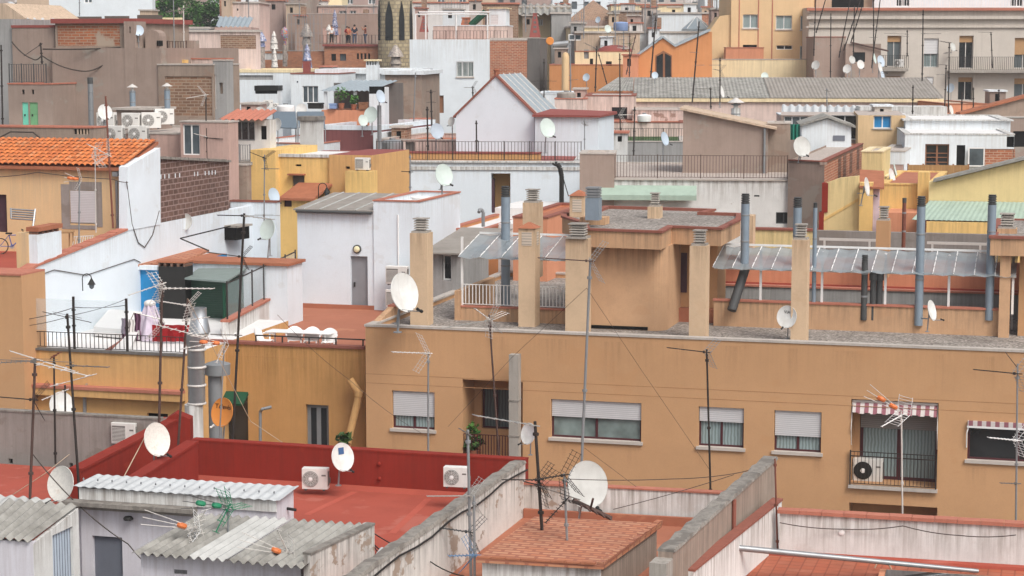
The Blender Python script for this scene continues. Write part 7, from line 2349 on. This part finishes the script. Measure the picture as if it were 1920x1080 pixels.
for L_,x0,x1,y0,y1 in(('dark brown screen panel, left of two behind the brick storey',143,190,31,60),('dark brown screen panel, right of two behind the brick storey',196,242,30,60),('tall dark brown screen panel beside the white slatted fence',257,304,28,58)):
 f_=FP(x0,y0,140,0)
 t=thing('screen_panel',L_,'screen',f_.pt(.5,0,f_.sz(x0,y1)[1]))
 MB().box(f_,0,f_.S(x1,f_.O.z),0,.12,f_.sz(x0,y1)[1]-2,f_.O.z).to(t,'panel','brown_panel')
 MB().box(f_,.1,.2,.122,.2,f_.sz(x0,y1)[1]-2,f_.O.z).to(t,'post','flue_dark')
f_=FP(304,33,142,0)
t=thing('slatted_fence','white slatted fence right of the tall brown screen','fence',f_.pt(.6,0,30))
m=MB()
for k in range(6):
 m.box(f_,0,f_.S(342,f_.O.z),0,.05,f_.O.z-.2*k-.14,f_.O.z-.2*k)
m.to(t,'slats','cream')
tag(MB().corr(P(404,50,150),P(466,50,150),P(476,32,156),P(412,31,156),.35,.05,2).to(None,'lean_to_roof','sheet_metal',True),'grey glazed lean-to roof right of the tree','roof sheet')
bldg(('lean_to_house','pinkish lean-to house below the glazed roof right of the tree','lean-to'),402,51,150,470,5,[],wall='pink',cop=None,roof=None,zb=0,deg=0)
wt=thing('water_tank','round blue water tank on the cream low house','water tank',P(1164,57,158))
MB().lathe(P(1164,58,158),[(.55,0),(.58,.05),(.58,.6),(.5,.68),(.1,.72)],16).to(wt,'tank','tank_blue',True)
def tree(label,px,pyt,pyb,Y,wpx,seed):
 r=random.Random(seed)
 c=P(px,pyb,Y)
 k=Y/FPX
 t=thing('leafy_tree',label,'tree',V((c.x,c.y,0)),'trees behind the white wall')
 top=P(px,pyt,Y).z
 m=MB().tube((c.x,c.y,0),(c.x,c.y,c.z-1),.35,.22,n=8)
 cl=[]
 for i in range(26):
  a,q=r.uniform(0,6.28),r.uniform(.1,1)**.7
  zz=c.z-1+(top-c.z+1)*r.uniform(0,.93)
  p=V((c.x+math.cos(a)*q*wpx*k*.5,c.y+math.sin(a)*q*wpx*k*.4,zz))
  cl.append(p)
  if i%2==0:
   m.tube((c.x,c.y,c.z-1.5),p,.09,.03,n=5)
 m.to(t,'trunk','bark')
 lm,dm=MB(),MB()
 for i,p in enumerate(cl):
  s=leafclump(p,r.uniform(.7,1.25),r.uniform(.5,.95),230,.17,r=r)
  (lm if i%3 else dm).add(s.v,s.f)
 lm.to(t,'crown','leaf')
 dm.to(t,'crown','leaf_dark')
tree('leafy green tree, broad left crown behind the white slatted fence',330,-14,52,200,78,3)
tree('leafy green tree, right crown beside the brick house',385,-6,52,204,58,5)
for n,L_,x0,y0,x1,Y,dp,mt,wn_ in(('stair_box','small white stair box with dark door above the pink far house',452,-6,474,193,2,'white_far',[(460,0,466,12,V1)]),('stair_box','tan stair box on the roof left of the tree',262,20,284,158,2,'far_c',[(268,28,276,46,V1)]),('roof_shed','low pink roof shed behind the rust red verandah roof',452,196,486,112,2,'pink',[(462,200,470,212,V1)]),('roof_shed','grey roof shed beside the red chimney of the sliding window building',600,126,622,136,2,'grey',[(606,129,612,138,V1)]),('stair_box','pale stair box right of the taupe flat building',752,132,769,128,2,'far_b',[(757,138,763,150,V1)]),('roof_shed','worn taupe roof shed under the steel duct',1040,92,1062,147,2,'taupe_dark',[(1046,97,1052,108,V1)]),('stair_box','white stair box behind the low red hump roof',1126,70,1148,158,2,'white_far',[(1133,76,1139,90,V1)]),('roof_shed','pale blue roof shed right of the water tank',1180,44,1204,164,2,'far_b',[(1186,48,1193,58,V1)]),('stair_box','terracotta stair box left of the orange gables',1168,104,1196,140,2,'terracotta_wall',[(1176,110,1183,124,V1)]),('roof_shed','cream roof shed on the white flat far building',1252,14,1276,186,2,'cream',[(1260,18,1266,28,V1)]),('stair_box','pink stair box beside the broad capped chimney block',1076,168,1098,127,2,'pink',[(1082,174,1089,186,V1)]),('roof_shed','white roof shed under the grey low block net',1150,250,1176,108,1.5,'white_worn',[(1158,255,1166,266,V1)]),('stair_box','small brick stair box left of the gabled house',734,240,762,111,2,'brick_brown',[(743,246,752,262,V1)]),('roof_shed','white roof shed before the taupe flat building',770,226,800,122,2,'white_far',[(778,232,786,246,V1)]),('stair_box','beige stair box behind the yellow flat with the blue window',1640,200,1672,112,2,'beige',[(1650,204,1657,214,V1)]),('roof_shed','grey brown roof shed behind the climbing tiled verge',1856,172,1886,124,2,'taupe',[(1866,176,1874,190,V1)])):
 bldg((n,L_,'roof shed'),x0,y0,Y,x1,dp,wn_,wall=mt,cop=rnd.choice(('coping','coping_grey','white_far')),ch=.1,ov=.1,roof='far_a',zb=5,deg=5)
for L_,x,y0,y1,Y,r_,mt in(('white plastic water tank near the twin air conditioners',536,196,212,116,.5,'white_plastic'),('grey water tank behind the terrace railing by the gable',736,262,282,104,.55,'galv'),('white water drum on the pink terrace block',1208,214,228,119,.4,'white_plastic'),('grey cement water tank on the worn chimney block',1062,172,186,123,.55,'concrete')):
 b,t_p=P(x,y1,Y),P(x,y0,Y)
 t=thing('water_tank',L_,'water tank',b)
 h_=t_p.z-b.z
 MB().lathe(b,[(r_,0),(r_*1.05,.05),(r_*1.05,h_*.8),(r_*.9,h_*.9),(r_*.3,h_)],16).to(t,'tank',mt,True)
 MB().lathe(b+V((0,0,h_)),[(r_*.3,0),(r_*.3,.08)],10).to(t,'lid','flue_grey')
ms=thing('mesh_screen','tall thin wire screen on posts left of the visitors','fence',P(575,85,186))
f_=FP(540,96,184,4)
railing(ms,f_,0,f_.S(604,f_.O.z),0,f_.O.z,f_.sz(545,28)[1],'flue_grey',.32,.018,4,'wire_mesh')
for k in(.25,.5,.75):
 MB().box(f_,0,f_.S(604,f_.O.z),-.01,.01,f_.O.z+3.3*k-.015,f_.O.z+3.3*k+.015).to(ms,'rail','flue_grey')
for i,(w9,x0,y0,x1,Y,mt)in enumerate((('over the cream narrow house',590,2,612,226,'far_b'),('left of the violet rimmed chimney',604,34,618,205,'far_c'),('right of the violet rimmed chimney',660,34,690,206,'white_far'),('just left of the stone tower',692,30,708,204,'far_d'),('right of the stone tower',778,16,796,205,'pink'),('behind the pergola beam',830,18,862,195,'white_far'),('between pergola and brown walled house',880,2,902,205,'far_a'),('under the ribbed roof edge',980,30,1004,170,'taupe_dark'),('left of the brown pyramid roof',1042,8,1062,205,'far_b'),('on the right shoulder of the brown pyramid roof',1142,26,1160,184,'far_c'),('above the brick far house',1164,8,1190,210,'far_b'),('between the brick far house and the water tank',1176,30,1196,176,'pink'),('left of the white flat building',1206,14,1232,190,'far_a'),('on top of the white flat building',1282,8,1306,190,'white_far'),('right behind the glass lantern',1316,14,1332,192,'far_c'),('at the foot of the pale bluish house',1334,18,1352,176,'far_d'),('above the taupe shutter house window',500,2,530,212,'far_d'),('beside the taupe shutter house window',536,8,560,210,'far_c'),('left of the grey brown screen wall',552,30,570,196,'taupe_dark'),('at the top of the brick house by the tree',415,-4,431,187,'far_c'),('over the pale pink worn house',440,-10,456,196,'far_b'),('in front of the low hump roof',1160,92,1178,149,'cream'),('in front of the white gallery',1216,54,1236,160,'white_far'),('left end of the cream low house',1070,44,1090,165,'grey'))):
 cn={'far_b':'pale','far_c':'sandy','far_d':'brownish','white_far':'white','pink':'dull pink','far_a':'faded pink','taupe_dark':'taupe','cream':'cream','grey':'grey'}[mt]
 w_=x1-x0
 b9,f9_,(a0,a1,az)=bldg(('roof_box','small '+cn+' roof box '+w9,'roof shed'),x0,y0,Y,x1,2.5,[(x0+w_*.3,y0+6,x0+w_*.55,y0+16,V1)],wall=mt,cop=('coping','coping_grey')[i%2],ch=.12,ov=.12,roof='far_a',zb=0,deg=(i%3)*5)
 if i%2:
  railing(b9,f9_,0,a1,.15,az+.12,az+.9,'flue_grey',.25,.015,2)
 else:
  MB().box(f9_,a1*.6,a1*.6+.5,.6,1.1,az,az+.9).to(b9,'chimney','brick_brown')
 if i%3==0:
  mast('thin aerial on the '+cn+' box '+w9,x0+w_*.5,y0-34,x0+w_*.5+1,y0+1,Y-.2,.04,'flue_grey',[('l',y0-30,12,-2,4,dict(el=.35)),('l',y0-18,-10,1,3,dict(el=.3))])
DG='satellite dishes on the rooftops'
dish('white dish on a thin mast before the yellow ledge, at the left',116,760,41,52,57,face=1,mast=(110,812))
dish('large rust stained white dish above the mossy corrugated roof',113,907,58,67,46.3,'dish_rust',-1,mast=1.2)
dish('white dish with a brown smear on the sloping red parapet',295,824,41,64,48.5,'dish_rust',1,mast=.9)
dish('orange dish with black lettering beside the mushroom vent',416,773,46,55,56,'dish_orange',-1,mast=(415,885),text=[('Televés',0,.2,.24,'black')])
dish('white dish with a blue square mark above the red parapet',643,857,40,54,49.3,face=1,mast=None,wallarm=(.1,.5),text=[('\u25a0',0,.21,.34,'dish_mark'),('VIA',.0,.195,.11,'white_plastic')])
dish('big white dish in front of the white house wall, on the tan roof corner',759,548,49,74,60.9,'dish_white',1,mast=(744,608))
dish('largest dish, pale grey, propped on struts behind the tiled hut',1102,909,81,90,46.5,'dish_grey',1,12,mast=(1085,976))
dish('small white dish on the dark mast left of the wide window',990,813,27,41,49.5,face=-1)
dish('white dish cut by the bottom edge below the tiled hut',1081,1077,36,50,40.8,face=1,mast=1.5)
dish('white lettered dish half hidden behind the fifth pillar',1475,594,36,42,59.8,face=-1,tilt=10,text=[('VIA',-.02,.22,.2,'flue_dark')],wallarm=(.0,.35))
dish('narrow white dish mounted on the tan parapet at the right',1748,582,21,39,57.6,face=1,wallarm=(-.15,.35))
dish('grey dish on a tall pole above the brick sided block',1504,275,35,38,86.5,'dish_grey',1,mast=(1500,372))
dish('narrow white dish on the yellow gable wall return',1626,350,14,35,80.5,face=1,tilt=8,wallarm=(-.2,.3))
dish('white dish standing on the yellow yard house, front one of two',1673,331,15,31,84.5,face=1,mast=.6)
dish('pale dish behind the front one on the yellow yard house',1680,322,8,34,87,'dish_green',1,mast=.9)
dish('grey dish bracketed on the white party wall below the brick wall',347,416,29,31,75,'dish_grey',-1,wallarm=(-.45,.2))
dish('white dish among the air conditioners on the pink block',197,210,25,29,83.3,face=1,mast=(199,246))
dish('pale dish on a mast left of the yellow stepped house',501,430,31,40,73,'dish_green',-1,mast=(496,560))
dish('bluish dish above the white party wall end',514,367,18,30,82,'dish_blue',1,mast=1.3)
dish('green tinted dish on the roof of the tall white box',833,328,32,42,79,'dish_green',1,mast=(826,356))
dish('greenish dish on the front of the gabled house annex',1027,240,29,37,101.5,'dish_green',1,wallarm=(0,.5))
dish('bluish dish by the dark net of the grey low block',1247,260,15,26,107,'dish_blue',1,mast=1.0)
dish('round white dish right of the rust red verandah roof',518,234,20,25,106,face=-1,mast=1.5)
dish('large white dish on the maroon block, right of two',695,215,27,30,110.5,'dish_green',-1,mast=1.0)
dish('smaller white dish overlapping the large one on the maroon block',681,226,17,22,109.5,'dish_green',1,mast=.8)
dish('white dish topping the slim grey flue pole',714,181,15,25,102.4,'dish_blue',1)
dish('half hidden white dish behind the solar panels',565,205,24,22,114,face=-1,mast=1)
dish('pale dish behind the rust red verandah roof edge',488,211,26,22,101,'dish_grey',1,mast=1)
dish('grey dish low behind the terrace railing left of the gabled house',820,246,25,30,106,'dish_blue',1,mast=1)
dish('small white dish beside the left eave of the gabled house',846,228,13,18,105,'dish_grey',-1,mast=1)
dish('bluish lettered dish beside the brick storey of the taupe building',260,57,19,20,94,'dish_blue',1,mast=(259,78))
dish('white dish with blue mark on the orange house',1099,145,13,15,143,'dish_blue',-1,mast=1)
dish('white dish with blue stripe at the corrugated ridge',1228,141,13,13,133,'dish_blue',1,mast=1)
dish('narrow white dish on a mast over the corrugated roof',1354,172,9,23,126,face=1,mast=.9)
dish('white dish at the left end of the row on the taupe box houses',1529,122,14,17,138,'dish_grey',-1,mast=1)
dish('white dish low in front of the taupe box house, lower left of the trio',1588,129,14,17,137,face=-1,mast=1)
dish('white dish above the lower one, before the dark square window',1598,112,13,15,138,'dish_grey',1,mast=1.6)
dish('white dish right of the dark square window',1614,121,15,17,137.5,face=1,mast=1.3)
dish('narrow upper white dish of the cluster on the tall mast',1640,109,8,21,138,'dish_green',1)
dish('pale dish in the middle of the cluster on the tall mast',1652,115,16,22,138.6,'dish_blue',1)
dish('white dish below the middle of the mast cluster',1651,128,10,22,137.6,face=1)
dish('lowest small dish of the mast cluster',1655,141,9,16,137.4,'dish_blue',1)
dish('white dish on the beige wall left of the long balcony',1787,88,12,16,151,'dish_grey',1,wallarm=(0,.3))
dish('orange tinted dish by the sloped tile house',1784,206,10,18,119,'dish_rust',1,mast=1)
dish('white dish before the lower beige balcony door',1782,165,12,17,148,'dish_blue',-1,mast=1)
dish('far small white dish above the orange row, lower of two',1140,54,13,15,156,'dish_green',1,mast=.5)
dish('far small white dish above the orange row, upper of two',1121,37,9,12,165,'dish_blue',-1,mast=1)
dish('pale dish at the right end of the cream boundary wall',1434,143,15,15,140,'dish_green',1,mast=.6)
t=thing('dish_frame','brown steel truss propping the largest dish','support frame',P(1110,975,46))
MB().tube(P(1075,938,45.6),P(1146,972,45.9),.06,n=6).to(t,'beam','rust_pole')
for i in range(5):
 a,b=P(1084+i*14,942+i*6.8,45.5),P(1092+i*14,951+i*6.4,45.5)
 MB().tube(a,b,.025,n=5).to(t,'brace','rust_pole')
MB().tube(P(1112,935,45.4),P(1106,958,45.6),.03,n=6).to(t,'prop','rust_pole')
Y_='y'
mast('rusty mast with long rods of two stacked aerials at the far left',66,672,50,1100,45,.036,'rust_pole',[('d',676,74,2,0,dict(dz=.1)),('y',676,-62,2,7,dict(el=.25,rf=0,dz=.2)),('y',748,-64,-8,12,dict(el=.06,m='dark_iron',rs=.36)),('l',680,110,20,5,dict(el=.14,m='alu_pale',dz=.3))])
mast('dark mast with one broad dipole before the white terrace',126,588,150,945,46.5,.033,'dark_iron',[('d',594,46,10,0,dict(m='dark_iron',dz=.1)),('l',692,-110,-42,6,dict(el=.16,m='alu_pale')),('l',684,80,0,4,dict(el=.1))])
mast('thin dark mast left of the white dish on the yellow ledge',101,668,104,870,50,.028,'dark_iron',[('l',668,12,-8,3,dict(el=.12,m='rust_red')),('l',722,86,-26,6,dict(el=.15,m='alu_pale'))])
mast('short dark mast carrying the white dish at the left',122,722,123,862,54,.03,'dark_iron',[('l',732,-42,16,5,dict(el=.12,m='alu_pale'))])
mast('tall brown mast before the black chimney with grid aerials',304,528,296,906,49,.036,'rust_pole',[('y',540,108,-4,9,dict(el=.16,m='alu_pale',dz=.4)),('y',532,-62,20,8,dict(el=.13,m='alu_pale',rf=2)),('y',610,96,20,6,dict(el=.15,m='alu_pale'))])
mast('brown mast right of the steel chimney foot, leaning slightly',352,560,330,900,51,.033,'rust_pole',[('y',572,-60,-12,9,dict(el=.16,m='alu_pale')),('y',600,46,-8,8,dict(el=.12,m='alu_pale',rf=2)),('l',652,56,-12,6,dict(el=.16,m='alu_pale'))])
mast('tall dark mast left of the orange dish reaching above the white terrace wall',458,400,432,910,53,.036,'dark_iron',[('l',404,-50,-2,7,dict(el=.1,m='dark_iron')),('l',404,60,6,7,dict(el=.12,m='alu')),('y',480,-66,-10,10,dict(el=.06,m='dark_iron',rs=.25)),('l',626,-52,-2,3,dict(el=.1))])
mast('thin grey mast above the orange dish with a small pale aerial',421,642,408,886,52.5,.02,'galv',[('t',644,-66,-8,2,dict(m='alu_pale')),('l',648,-14,32,3,dict(el=.08,m='alu_pale'))])
mast('short grey mast with a white and orange aerial over the grey door',366,988,366,1120,42,.025,'galv',[('t',990,-98,-30,1,dict(m='alu_pale',rm='white_metal')),('y',990,24,-40,4,dict(el=.2,m='alu_pale'))])
mast('grey mast with the green plastic aerial above the corrugated roof',428,950,427,1120,42.5,.026,'galv',[('t',950,-86,-18,2,dict(m='flue_dark',om='green_plastic',rm='green_plastic')),('y',952,-22,44,3,dict(el=.2,m='green_plastic'))])
mast('grey mast with orange cross piece before the stained gable wall',541,1036,541,1130,41,.03,'galv',[('t',1038,-92,-36,1,dict(m='alu_pale',rm='alu_pale')),('y',1036,-20,-50,3,dict(el=.18,m='alu_pale'))])
mast('thick grey mast before the peeling party wall with a chain like aerial',877,806,884,1120,42.5,.036,'galv',[('y',996,-96,-18,13,dict(el=.1,m='flue_dark',dz=.25)),('l',812,-16,-10,3,dict(el=.08)),('y',928,-82,-4,8,dict(el=.06,m='alu'))])
mast('grey twin pole beside the thick mast with a bluish comb aerial',889,930,890,1130,42.0,.03,'galv',[('y',1040,54,6,12,dict(el=.12,m='comb_blue',dz=.25)),('l',1040,-50,-2,7,dict(el=.12,m='comb_blue'))])
mast('dark short mast at the right end of the bluish comb aerial',955,1022,956,1120,42,.028,'dark_iron',[('l',1048,-46,6,7,dict(el=.1,m='comb_blue'))])
mast('long black mast leaning left across the small dish',1003,790,1025,1130,43.5,.04,'dark_iron',[('l',797,-124,-32,8,dict(el=.2,m='alu',dz=.5)),('y',908,-30,-8,8,dict(el=.08,m='dark_iron',rs=.35)),('l',910,80,22,3,dict(el=.05)),('y',898,-72,-4,9,dict(el=.07,m='dark_iron'))])
mast('grey mast in front of the tiled hut roof',1058,888,1066,1080,42.5,.03,'galv',[('y',890,-66,6,10,dict(el=.08,m='dark_iron',rs=.4,rm='dark_iron')),('y',938,-40,40,8,dict(el=.1,m='dark_iron'))])
mast('very tall grey mast rising from the big dish past the stair housing',1107,486,1086,975,48,.036,'flue_grey',[('y',489,-100,-8,14,dict(el=.07,m='rust_pole',rs=.42,dz=.2,rm='alu'))])
mast('grey mast with a coarse grid aerial before the first shuttered window',803,660,803,918,53,.028,'galv',[('y',662,-70,-6,8,dict(el=.16,m='alu_pale',rs=.42,rm='alu_pale',rf=2))])
mast('dark mast leaning right beside the recessed balcony',917,590,938,892,52,.028,'rust_pole',[('y',600,-92,12,16,dict(el=.05,m='alu',rs=.3)),('y',598,-28,-22,5,dict(el=.12,m='alu_pale',rs=.34))])
mast('dark mast with a fishbone aerial between wide and third windows',1325,655,1333,948,50,.028,'dark_iron',[('y',660,-80,-13,11,dict(el=.07,m='dark_iron',rs=.3,rm='galv'))])
mast('pale mast with orange amplifier aerial before the awning balcony',1690,770,1693,1040,47,.022,'alu_pale',[('t',772,-74,-48,2,dict(m='alu_pale',rm='white_metal')),('l',778,-42,20,2,dict(el=.05,m='white_metal'))])
mast('grey mast at the right edge with fishbone and comb aerials',1908,682,1904,1058,47,.026,'galv',[('y',700,-94,-13,12,dict(el=.06,m='dark_iron',rs=.36,rm='galv')),('y',824,-60,-8,8,dict(el=.12,m='white_metal')),('l',905,-34,-2,4,dict(el=.06))])
mast('red brown pole at the left end of the stained white parapet',1453,860,1458,1032,46.7,.024,'rust_red',[])
mast('dark stub mast with tangled aerial beside the lying steel pole',1310,992,1314,1120,43.8,.04,'dark_iron',[('y',1030,50,14,9,dict(el=.14,m='dark_iron',rs=.3)),('y',1050,44,-6,7,dict(el=.12,m='dark_iron'))])
mast('brown mast against the orange tile roof with a pale grid aerial',198,180,212,428,68.5,.036,'rust_red',[('y',290,-40,-22,5,dict(el=.25,m='alu_pale',rs=.4,rf=2))])
mast('short mast with orange ended aerial before the white shutter',149,334,148,462,68.2,.03,'flue_grey',[('t',336,-28,-4,2,dict(m='alu_pale'))])
mast('pale small mast with white grid aerial on the tiled roof',178,276,180,436,69.0,.02,'alu_pale',[('y',292,30,-4,5,dict(el=.2,m='alu_pale',rf=2,rs=.35))])
mast('thin mast with pale arrow aerial before the brown brick panel',386,176,387,296,82,.03,'dark_iron',[('y',178,-36,6,6,dict(el=.25,m='alu_pale',rf=2)),('l',258,34,2,6,dict(el=.12,m='dark_iron')),('l',256,-22,-6,4,dict(el=.2,m='alu_pale'))])
mast('tall thin mast at the left edge of the taupe hut',2,84,5,238,88,.04,'dark_iron',[])
mast('short dark mast on the taupe wall with loose cables',76,80,79,120,93.6,.04,'dark_iron',[('l',84,-30,22,3,dict(el=.1,m='dark_iron'))])
mast('thin mast over the rusty railing right of the round topped chimney',325,-10,327,104,97,.03,'flue_grey',[('l',20,-14,4,4,dict(el=.2))])
mast('thin pale mast before the tree trunk line',344,10,345,110,97.5,.03,'alu_pale',[('l',16,12,-3,4,dict(el=.2))])
mast('grey mast on the white wall end with a fan of rods',496,290,495,440,76,.026,'flue_grey',[('y',296,-28,-12,9,dict(el=.08,m='dark_iron')),('d',404,30,0,0,dict(dz=.1)),('l',316,30,0,2,dict(el=.05))])
mast('mast standing on the small white roof box with a dark dipole',769,290,769,358,76.5,.03,'flue_grey',[('l',322,-16,-1,2,dict(el=.12,m='black'))])
mast('thin black mast in front of the gabled white house',893,226,894,302,98,.04,'dark_iron',[])
mast('thin black mast behind the terrace railing left of the gable',801,200,802,282,100,.045,'dark_iron',[])
mast('dark mast with two cross bars before the tall white house door',808,168,810,250,118,.05,'dark_iron',[('d',172,9,0,0,dict(m='dark_iron')),('d',192,9,0,0,dict(m='dark_iron'))])
mast('grey mast left of the tall white house door',779,136,775,246,119,.04,'flue_grey',[('l',178,-12,0,2,dict(el=.3))])
mast('short mast with small box aerial on the tall white house wall',886,162,887,186,120,.04,'dark_iron',[('y',164,-16,0,4,dict(el=.2))])
mast('thin mast in front of the annex of the gabled house',1096,222,1096,300,98,.026,'flue_grey',[('l',230,3,6,3,dict(el=.25))])
mast('thin mast rising behind the glazed slope of the gabled house',1020,110,1020,220,108,.035,'dark_iron',[('d',152,24,0,0,dict(m='dark_iron',dz=.1)),('d',166,14,1,0,dict(m='dark_iron',dz=.1))])
mast('mast with feathered white aerial before the pink shuttered window',1162,100,1163,262,116,.04,'dark_iron',[('y',215,22,0,6,dict(el=.5,m='alu_pale',rf=2,rs=.5))])
mast('slim mast at the foot of the pink terrace wall',1190,200,1188,292,105,.04,'dark_iron',[('l',212,12,0,3,dict(el=.2))])
mast('tall leaning mast crossing the orange gable, left of the pair',1230,30,1220,146,128,.05,'dark_iron',[('l',40,-12,4,3,dict(el=.3)),('l',78,14,-4,3,dict(el=.25))])
mast('tall leaning mast before the orange gables, reaching over the roof lantern',1311,40,1298,192,126,.05,'dark_iron',[('l',98,-10,0,2,dict(el=.3)),('l',122,16,0,2,dict(el=.3))])
mast('leaning mast with a sideways stay on the orange row',1119,86,1116,172,127,.045,'dark_iron',[('y',92,-24,-12,5,dict(el=.3))])
mast('slanting stay pole beside the orange row mast',1122,100,1138,158,128,.035,'dark_iron',[])
mast('thin mast with green sprig like aerial above the orange row',1181,62,1180,144,130,.04,'rust_pole',[('y',82,-12,0,5,dict(el=.4,m='leaf_dark')),('l',84,12,-6,3,dict(el=.2))])
mast('thin leaning mast crossing towards the corrugated ridge',1192,66,1174,140,129,.035,'rust_pole',[])
mast('thin grey mast on the orange house beside the round headed pipe',1069,76,1070,206,124,.05,'flue_grey',[('l',150,14,-1,3,dict(el=.2))])
mast('mast with stacked small bars over the cream boundary wall',1350,108,1350,192,125,.04,'dark_iron',[('d',110,10,0,0,dict(m='dark_iron')),('y',132,-12,-2,4,dict(el=.3)),('l',122,-20,0,2,dict(el=.2))])
mast('small mast with one arm on the brown corrugated roof',1332,164,1333,204,122,.04,'dark_iron',[('l',166,-30,0,2,dict(el=.1))])
mast('tall thin mast through the white corrugated strip',1550,166,1551,212,115,.035,'flue_grey',[('l',170,8,2,2,dict(el=.2))])
mast('slender mast with clamps on the white ledge under the eave',1712,160,1711,214,114,.04,'dark_iron',[])
for L_,x0,y0,x1,y1,A in(('upright mast at the left corner of the beige block',1530,-20,1526,105,[('l',24,-14,2,4,dict(el=.3)),('d',46,8,0,0)]),('leaning mast just right of the beige block corner mast',1551,-12,1530,62,[]),('thin short mast before the first taupe box house',1558,25,1557,146,[('l',42,2,-4,3,dict(el=.3))]),('leaning mast over the first taupe box house, left of the fan',1594,0,1573,108,[('l',20,10,-4,3,dict(el=.2))]),('leaning mast in the middle of the fan over the box houses',1613,0,1582,95,[]),('upright mast between the box houses',1602,10,1600,106,[]),('leaning mast right of the fan over the second box house',1616,14,1596,78,[('l',24,10,0,3,dict(el=.2))]),('tall leaning mast carrying the dish cluster',1652,-14,1634,128,[('d',54,8,0,0),('l',70,-10,0,3,dict(el=.3))]),('upright mast behind the dish cluster',1638,-6,1638,100,[]),('thin mast with long side arm on the beige facade',1701,56,1701,106,[('l',64,-48,-2,3,dict(el=.1)),('l',68,-14,0,3,dict(el=.2))]),('tall straight mast before the white shuttered window',1731,18,1729,152,[('l',63,34,0,3,dict(el=.1))]),('mast with several short arms left of the long balcony',1780,80,1778,212,[('l',80,-20,-3,4,dict(el=.3)),('l',98,-8,2,3,dict(el=.3))]),('mast with an aerial beside the lower balcony door',1774,122,1771,214,[('l',122,-14,-1,4,dict(el=.2)),('l',140,-18,0,3,dict(el=.2))]),('mast standing at the long balcony with a long arm',1858,60,1861,128,[('l',61,-26,-1,3,dict(el=.12))]),('thin mast by the sloped tile roof, left one',1804,172,1803,214,[]),('thin mast by the sloped tile roof, right one',1825,164,1825,206,[]),('thin mast over the climbing tiled verge',1873,168,1873,192,[])):
 mast(L_,x0,y0,x1,y1,137 if y1<150 or x0<1700 else 118,.04,'dark_iron',A)
for L_,x0,y0,y1,Y in(('far thin mast above the white apartment block',149,-20,30,150),('far mast before the taupe shutter house',466,-10,90,170),('far mast beside the violet rimmed chimney',649,10,62,190),('far mast left of the ribbed roof edge',984,-10,60,150),('far mast right of the brown pyramid roof',1155,-10,84,150),('far mast above the pale yellow far house',1210,-10,64,150),('far mast beside the glass lantern',1223,20,62,150),('far mast through the brick far house',1232,0,64,152),('far mast over the brown pyramid roof',1095,-6,72,152)):
 mast(L_,x0,y0,x0+rnd.uniform(-2,2),y1,Y,.04,'flue_grey',[('l',y0+14,rnd.choice((-14,12)),rnd.uniform(-2,2),4,dict(el=.3))])
for L_,pts,r,mt,sg in(('pale guy wire slanting down before the ochre facade',[(352,560,50),(470,790,52),(560,850,52)],.009,'rope',0),('thin guy wire from the terrace down to the first shuttered window',[(520,590,58),(655,712,58),(790,812,58)],.006,'cable',.1),('dark guy wire over the corrugated hut down to the pink wall',[(60,850,46),(145,945,45),(240,1020,43.5),(310,1090,42)],.014,'cable',.05),('pale cord tied to the rust stained dish',[(20,930,47),(84,888,47),(130,852,48)],.009,'rope',0),('pale cord from the smeared dish to the corrugated roof',[(274,815,49),(228,902,47)],.014,'rope',0),('dark wires sagging over the red terrace to the peeling wall',[(690,992,44),(790,1040,42),(870,1080,40.5)],.014,'black',.08),('second dark wire sagging beside the peeling wall',[(692,1010,44),(740,1036,43),(760,1046,42.5)],.016,'black',.12),('third dark wire bundled over the wedged sheet',[(692,1004,44.2),(730,1040,43),(750,1050,42.4)],.016,'black',.2),('black cable running down the stained gable wall',[(600,1082,41.2),(686,1026,44.6),(689,1030,44.5),(689,1090,44.4)],.02,'black',0),('long guy wire from the big dish across to the bare party wall',[(1060,898,46),(1260,898,47),(1376,888,48),(1450,866,49)],.01,'cable',.03),('lower guy wire from the dish truss to the bare party wall',[(1150,955,46),(1376,890,48)],.009,'cable',.03),('guy wire from the tall mast down across the tan facade',[(1100,540,50),(1200,690,52),(1330,880,52)],.005,'cable',0),('guy wire left of the tall mast down to the recessed balcony',[(1100,540,50),(960,670,55),(840,800,55)],.005,'cable',0),('short guy wire from the tall mast collar to the yard wall',[(1096,840,48),(1200,918,48)],.005,'cable',0),('clothes line looping along the stained white parapet',[(1462,980,46),(1580,992,46.1),(1693,986,45.6),(1800,1004,45.2),(1905,1003,44.8)],.012,'cable',.04),('cord hung across the white terrace railing, upper',[(40,600,62.5),(140,576,62.5),(238,572,62.5)],.012,'cable',.05),('cord hung across the white terrace railing, lower',[(40,612,62.5),(140,590,62.5),(238,560,62.5)],.01,'cable',.05),('cable sagging over the yellow tiled house facade',[(-10,332,69),(70,323,69),(212,336,69),(240,342,69)],.014,'cable',.03),('black cable looping across the big taupe wall',[(22,78,94),(60,110,94),(78,104,94),(145,132,94.2),(190,124,94.3),(232,88,94.5)],.03,'cable',.12),('black cable along the step of the big taupe wall',[(80,92,94.2),(234,88,94.4),(240,122,94.3),(300,126,94.1),(398,124,94)],.035,'cable',.05),('cable drooping on the low taupe wall behind the tile roof',[(-5,260,81),(20,247,81),(62,248,81),(80,262,81)],.03,'cable',.0),('black pipe from the wall vent to the red tiled flat roof',[(432,424,72),(338,447,70),(392,470,70)],.025,'black',0),('white cord lying on the red tiled terrace by the steel pole',[(1640,1065,45),(1650,1056,45),(1662,1058,45),(1672,1070,45)],.02,'rope',-.05),('guy wire from the right edge mast to the tan facade',[(1908,690,47),(1885,660,52)],.01,'cable',0)):
 cable(L_,pts,r,mt,sg)
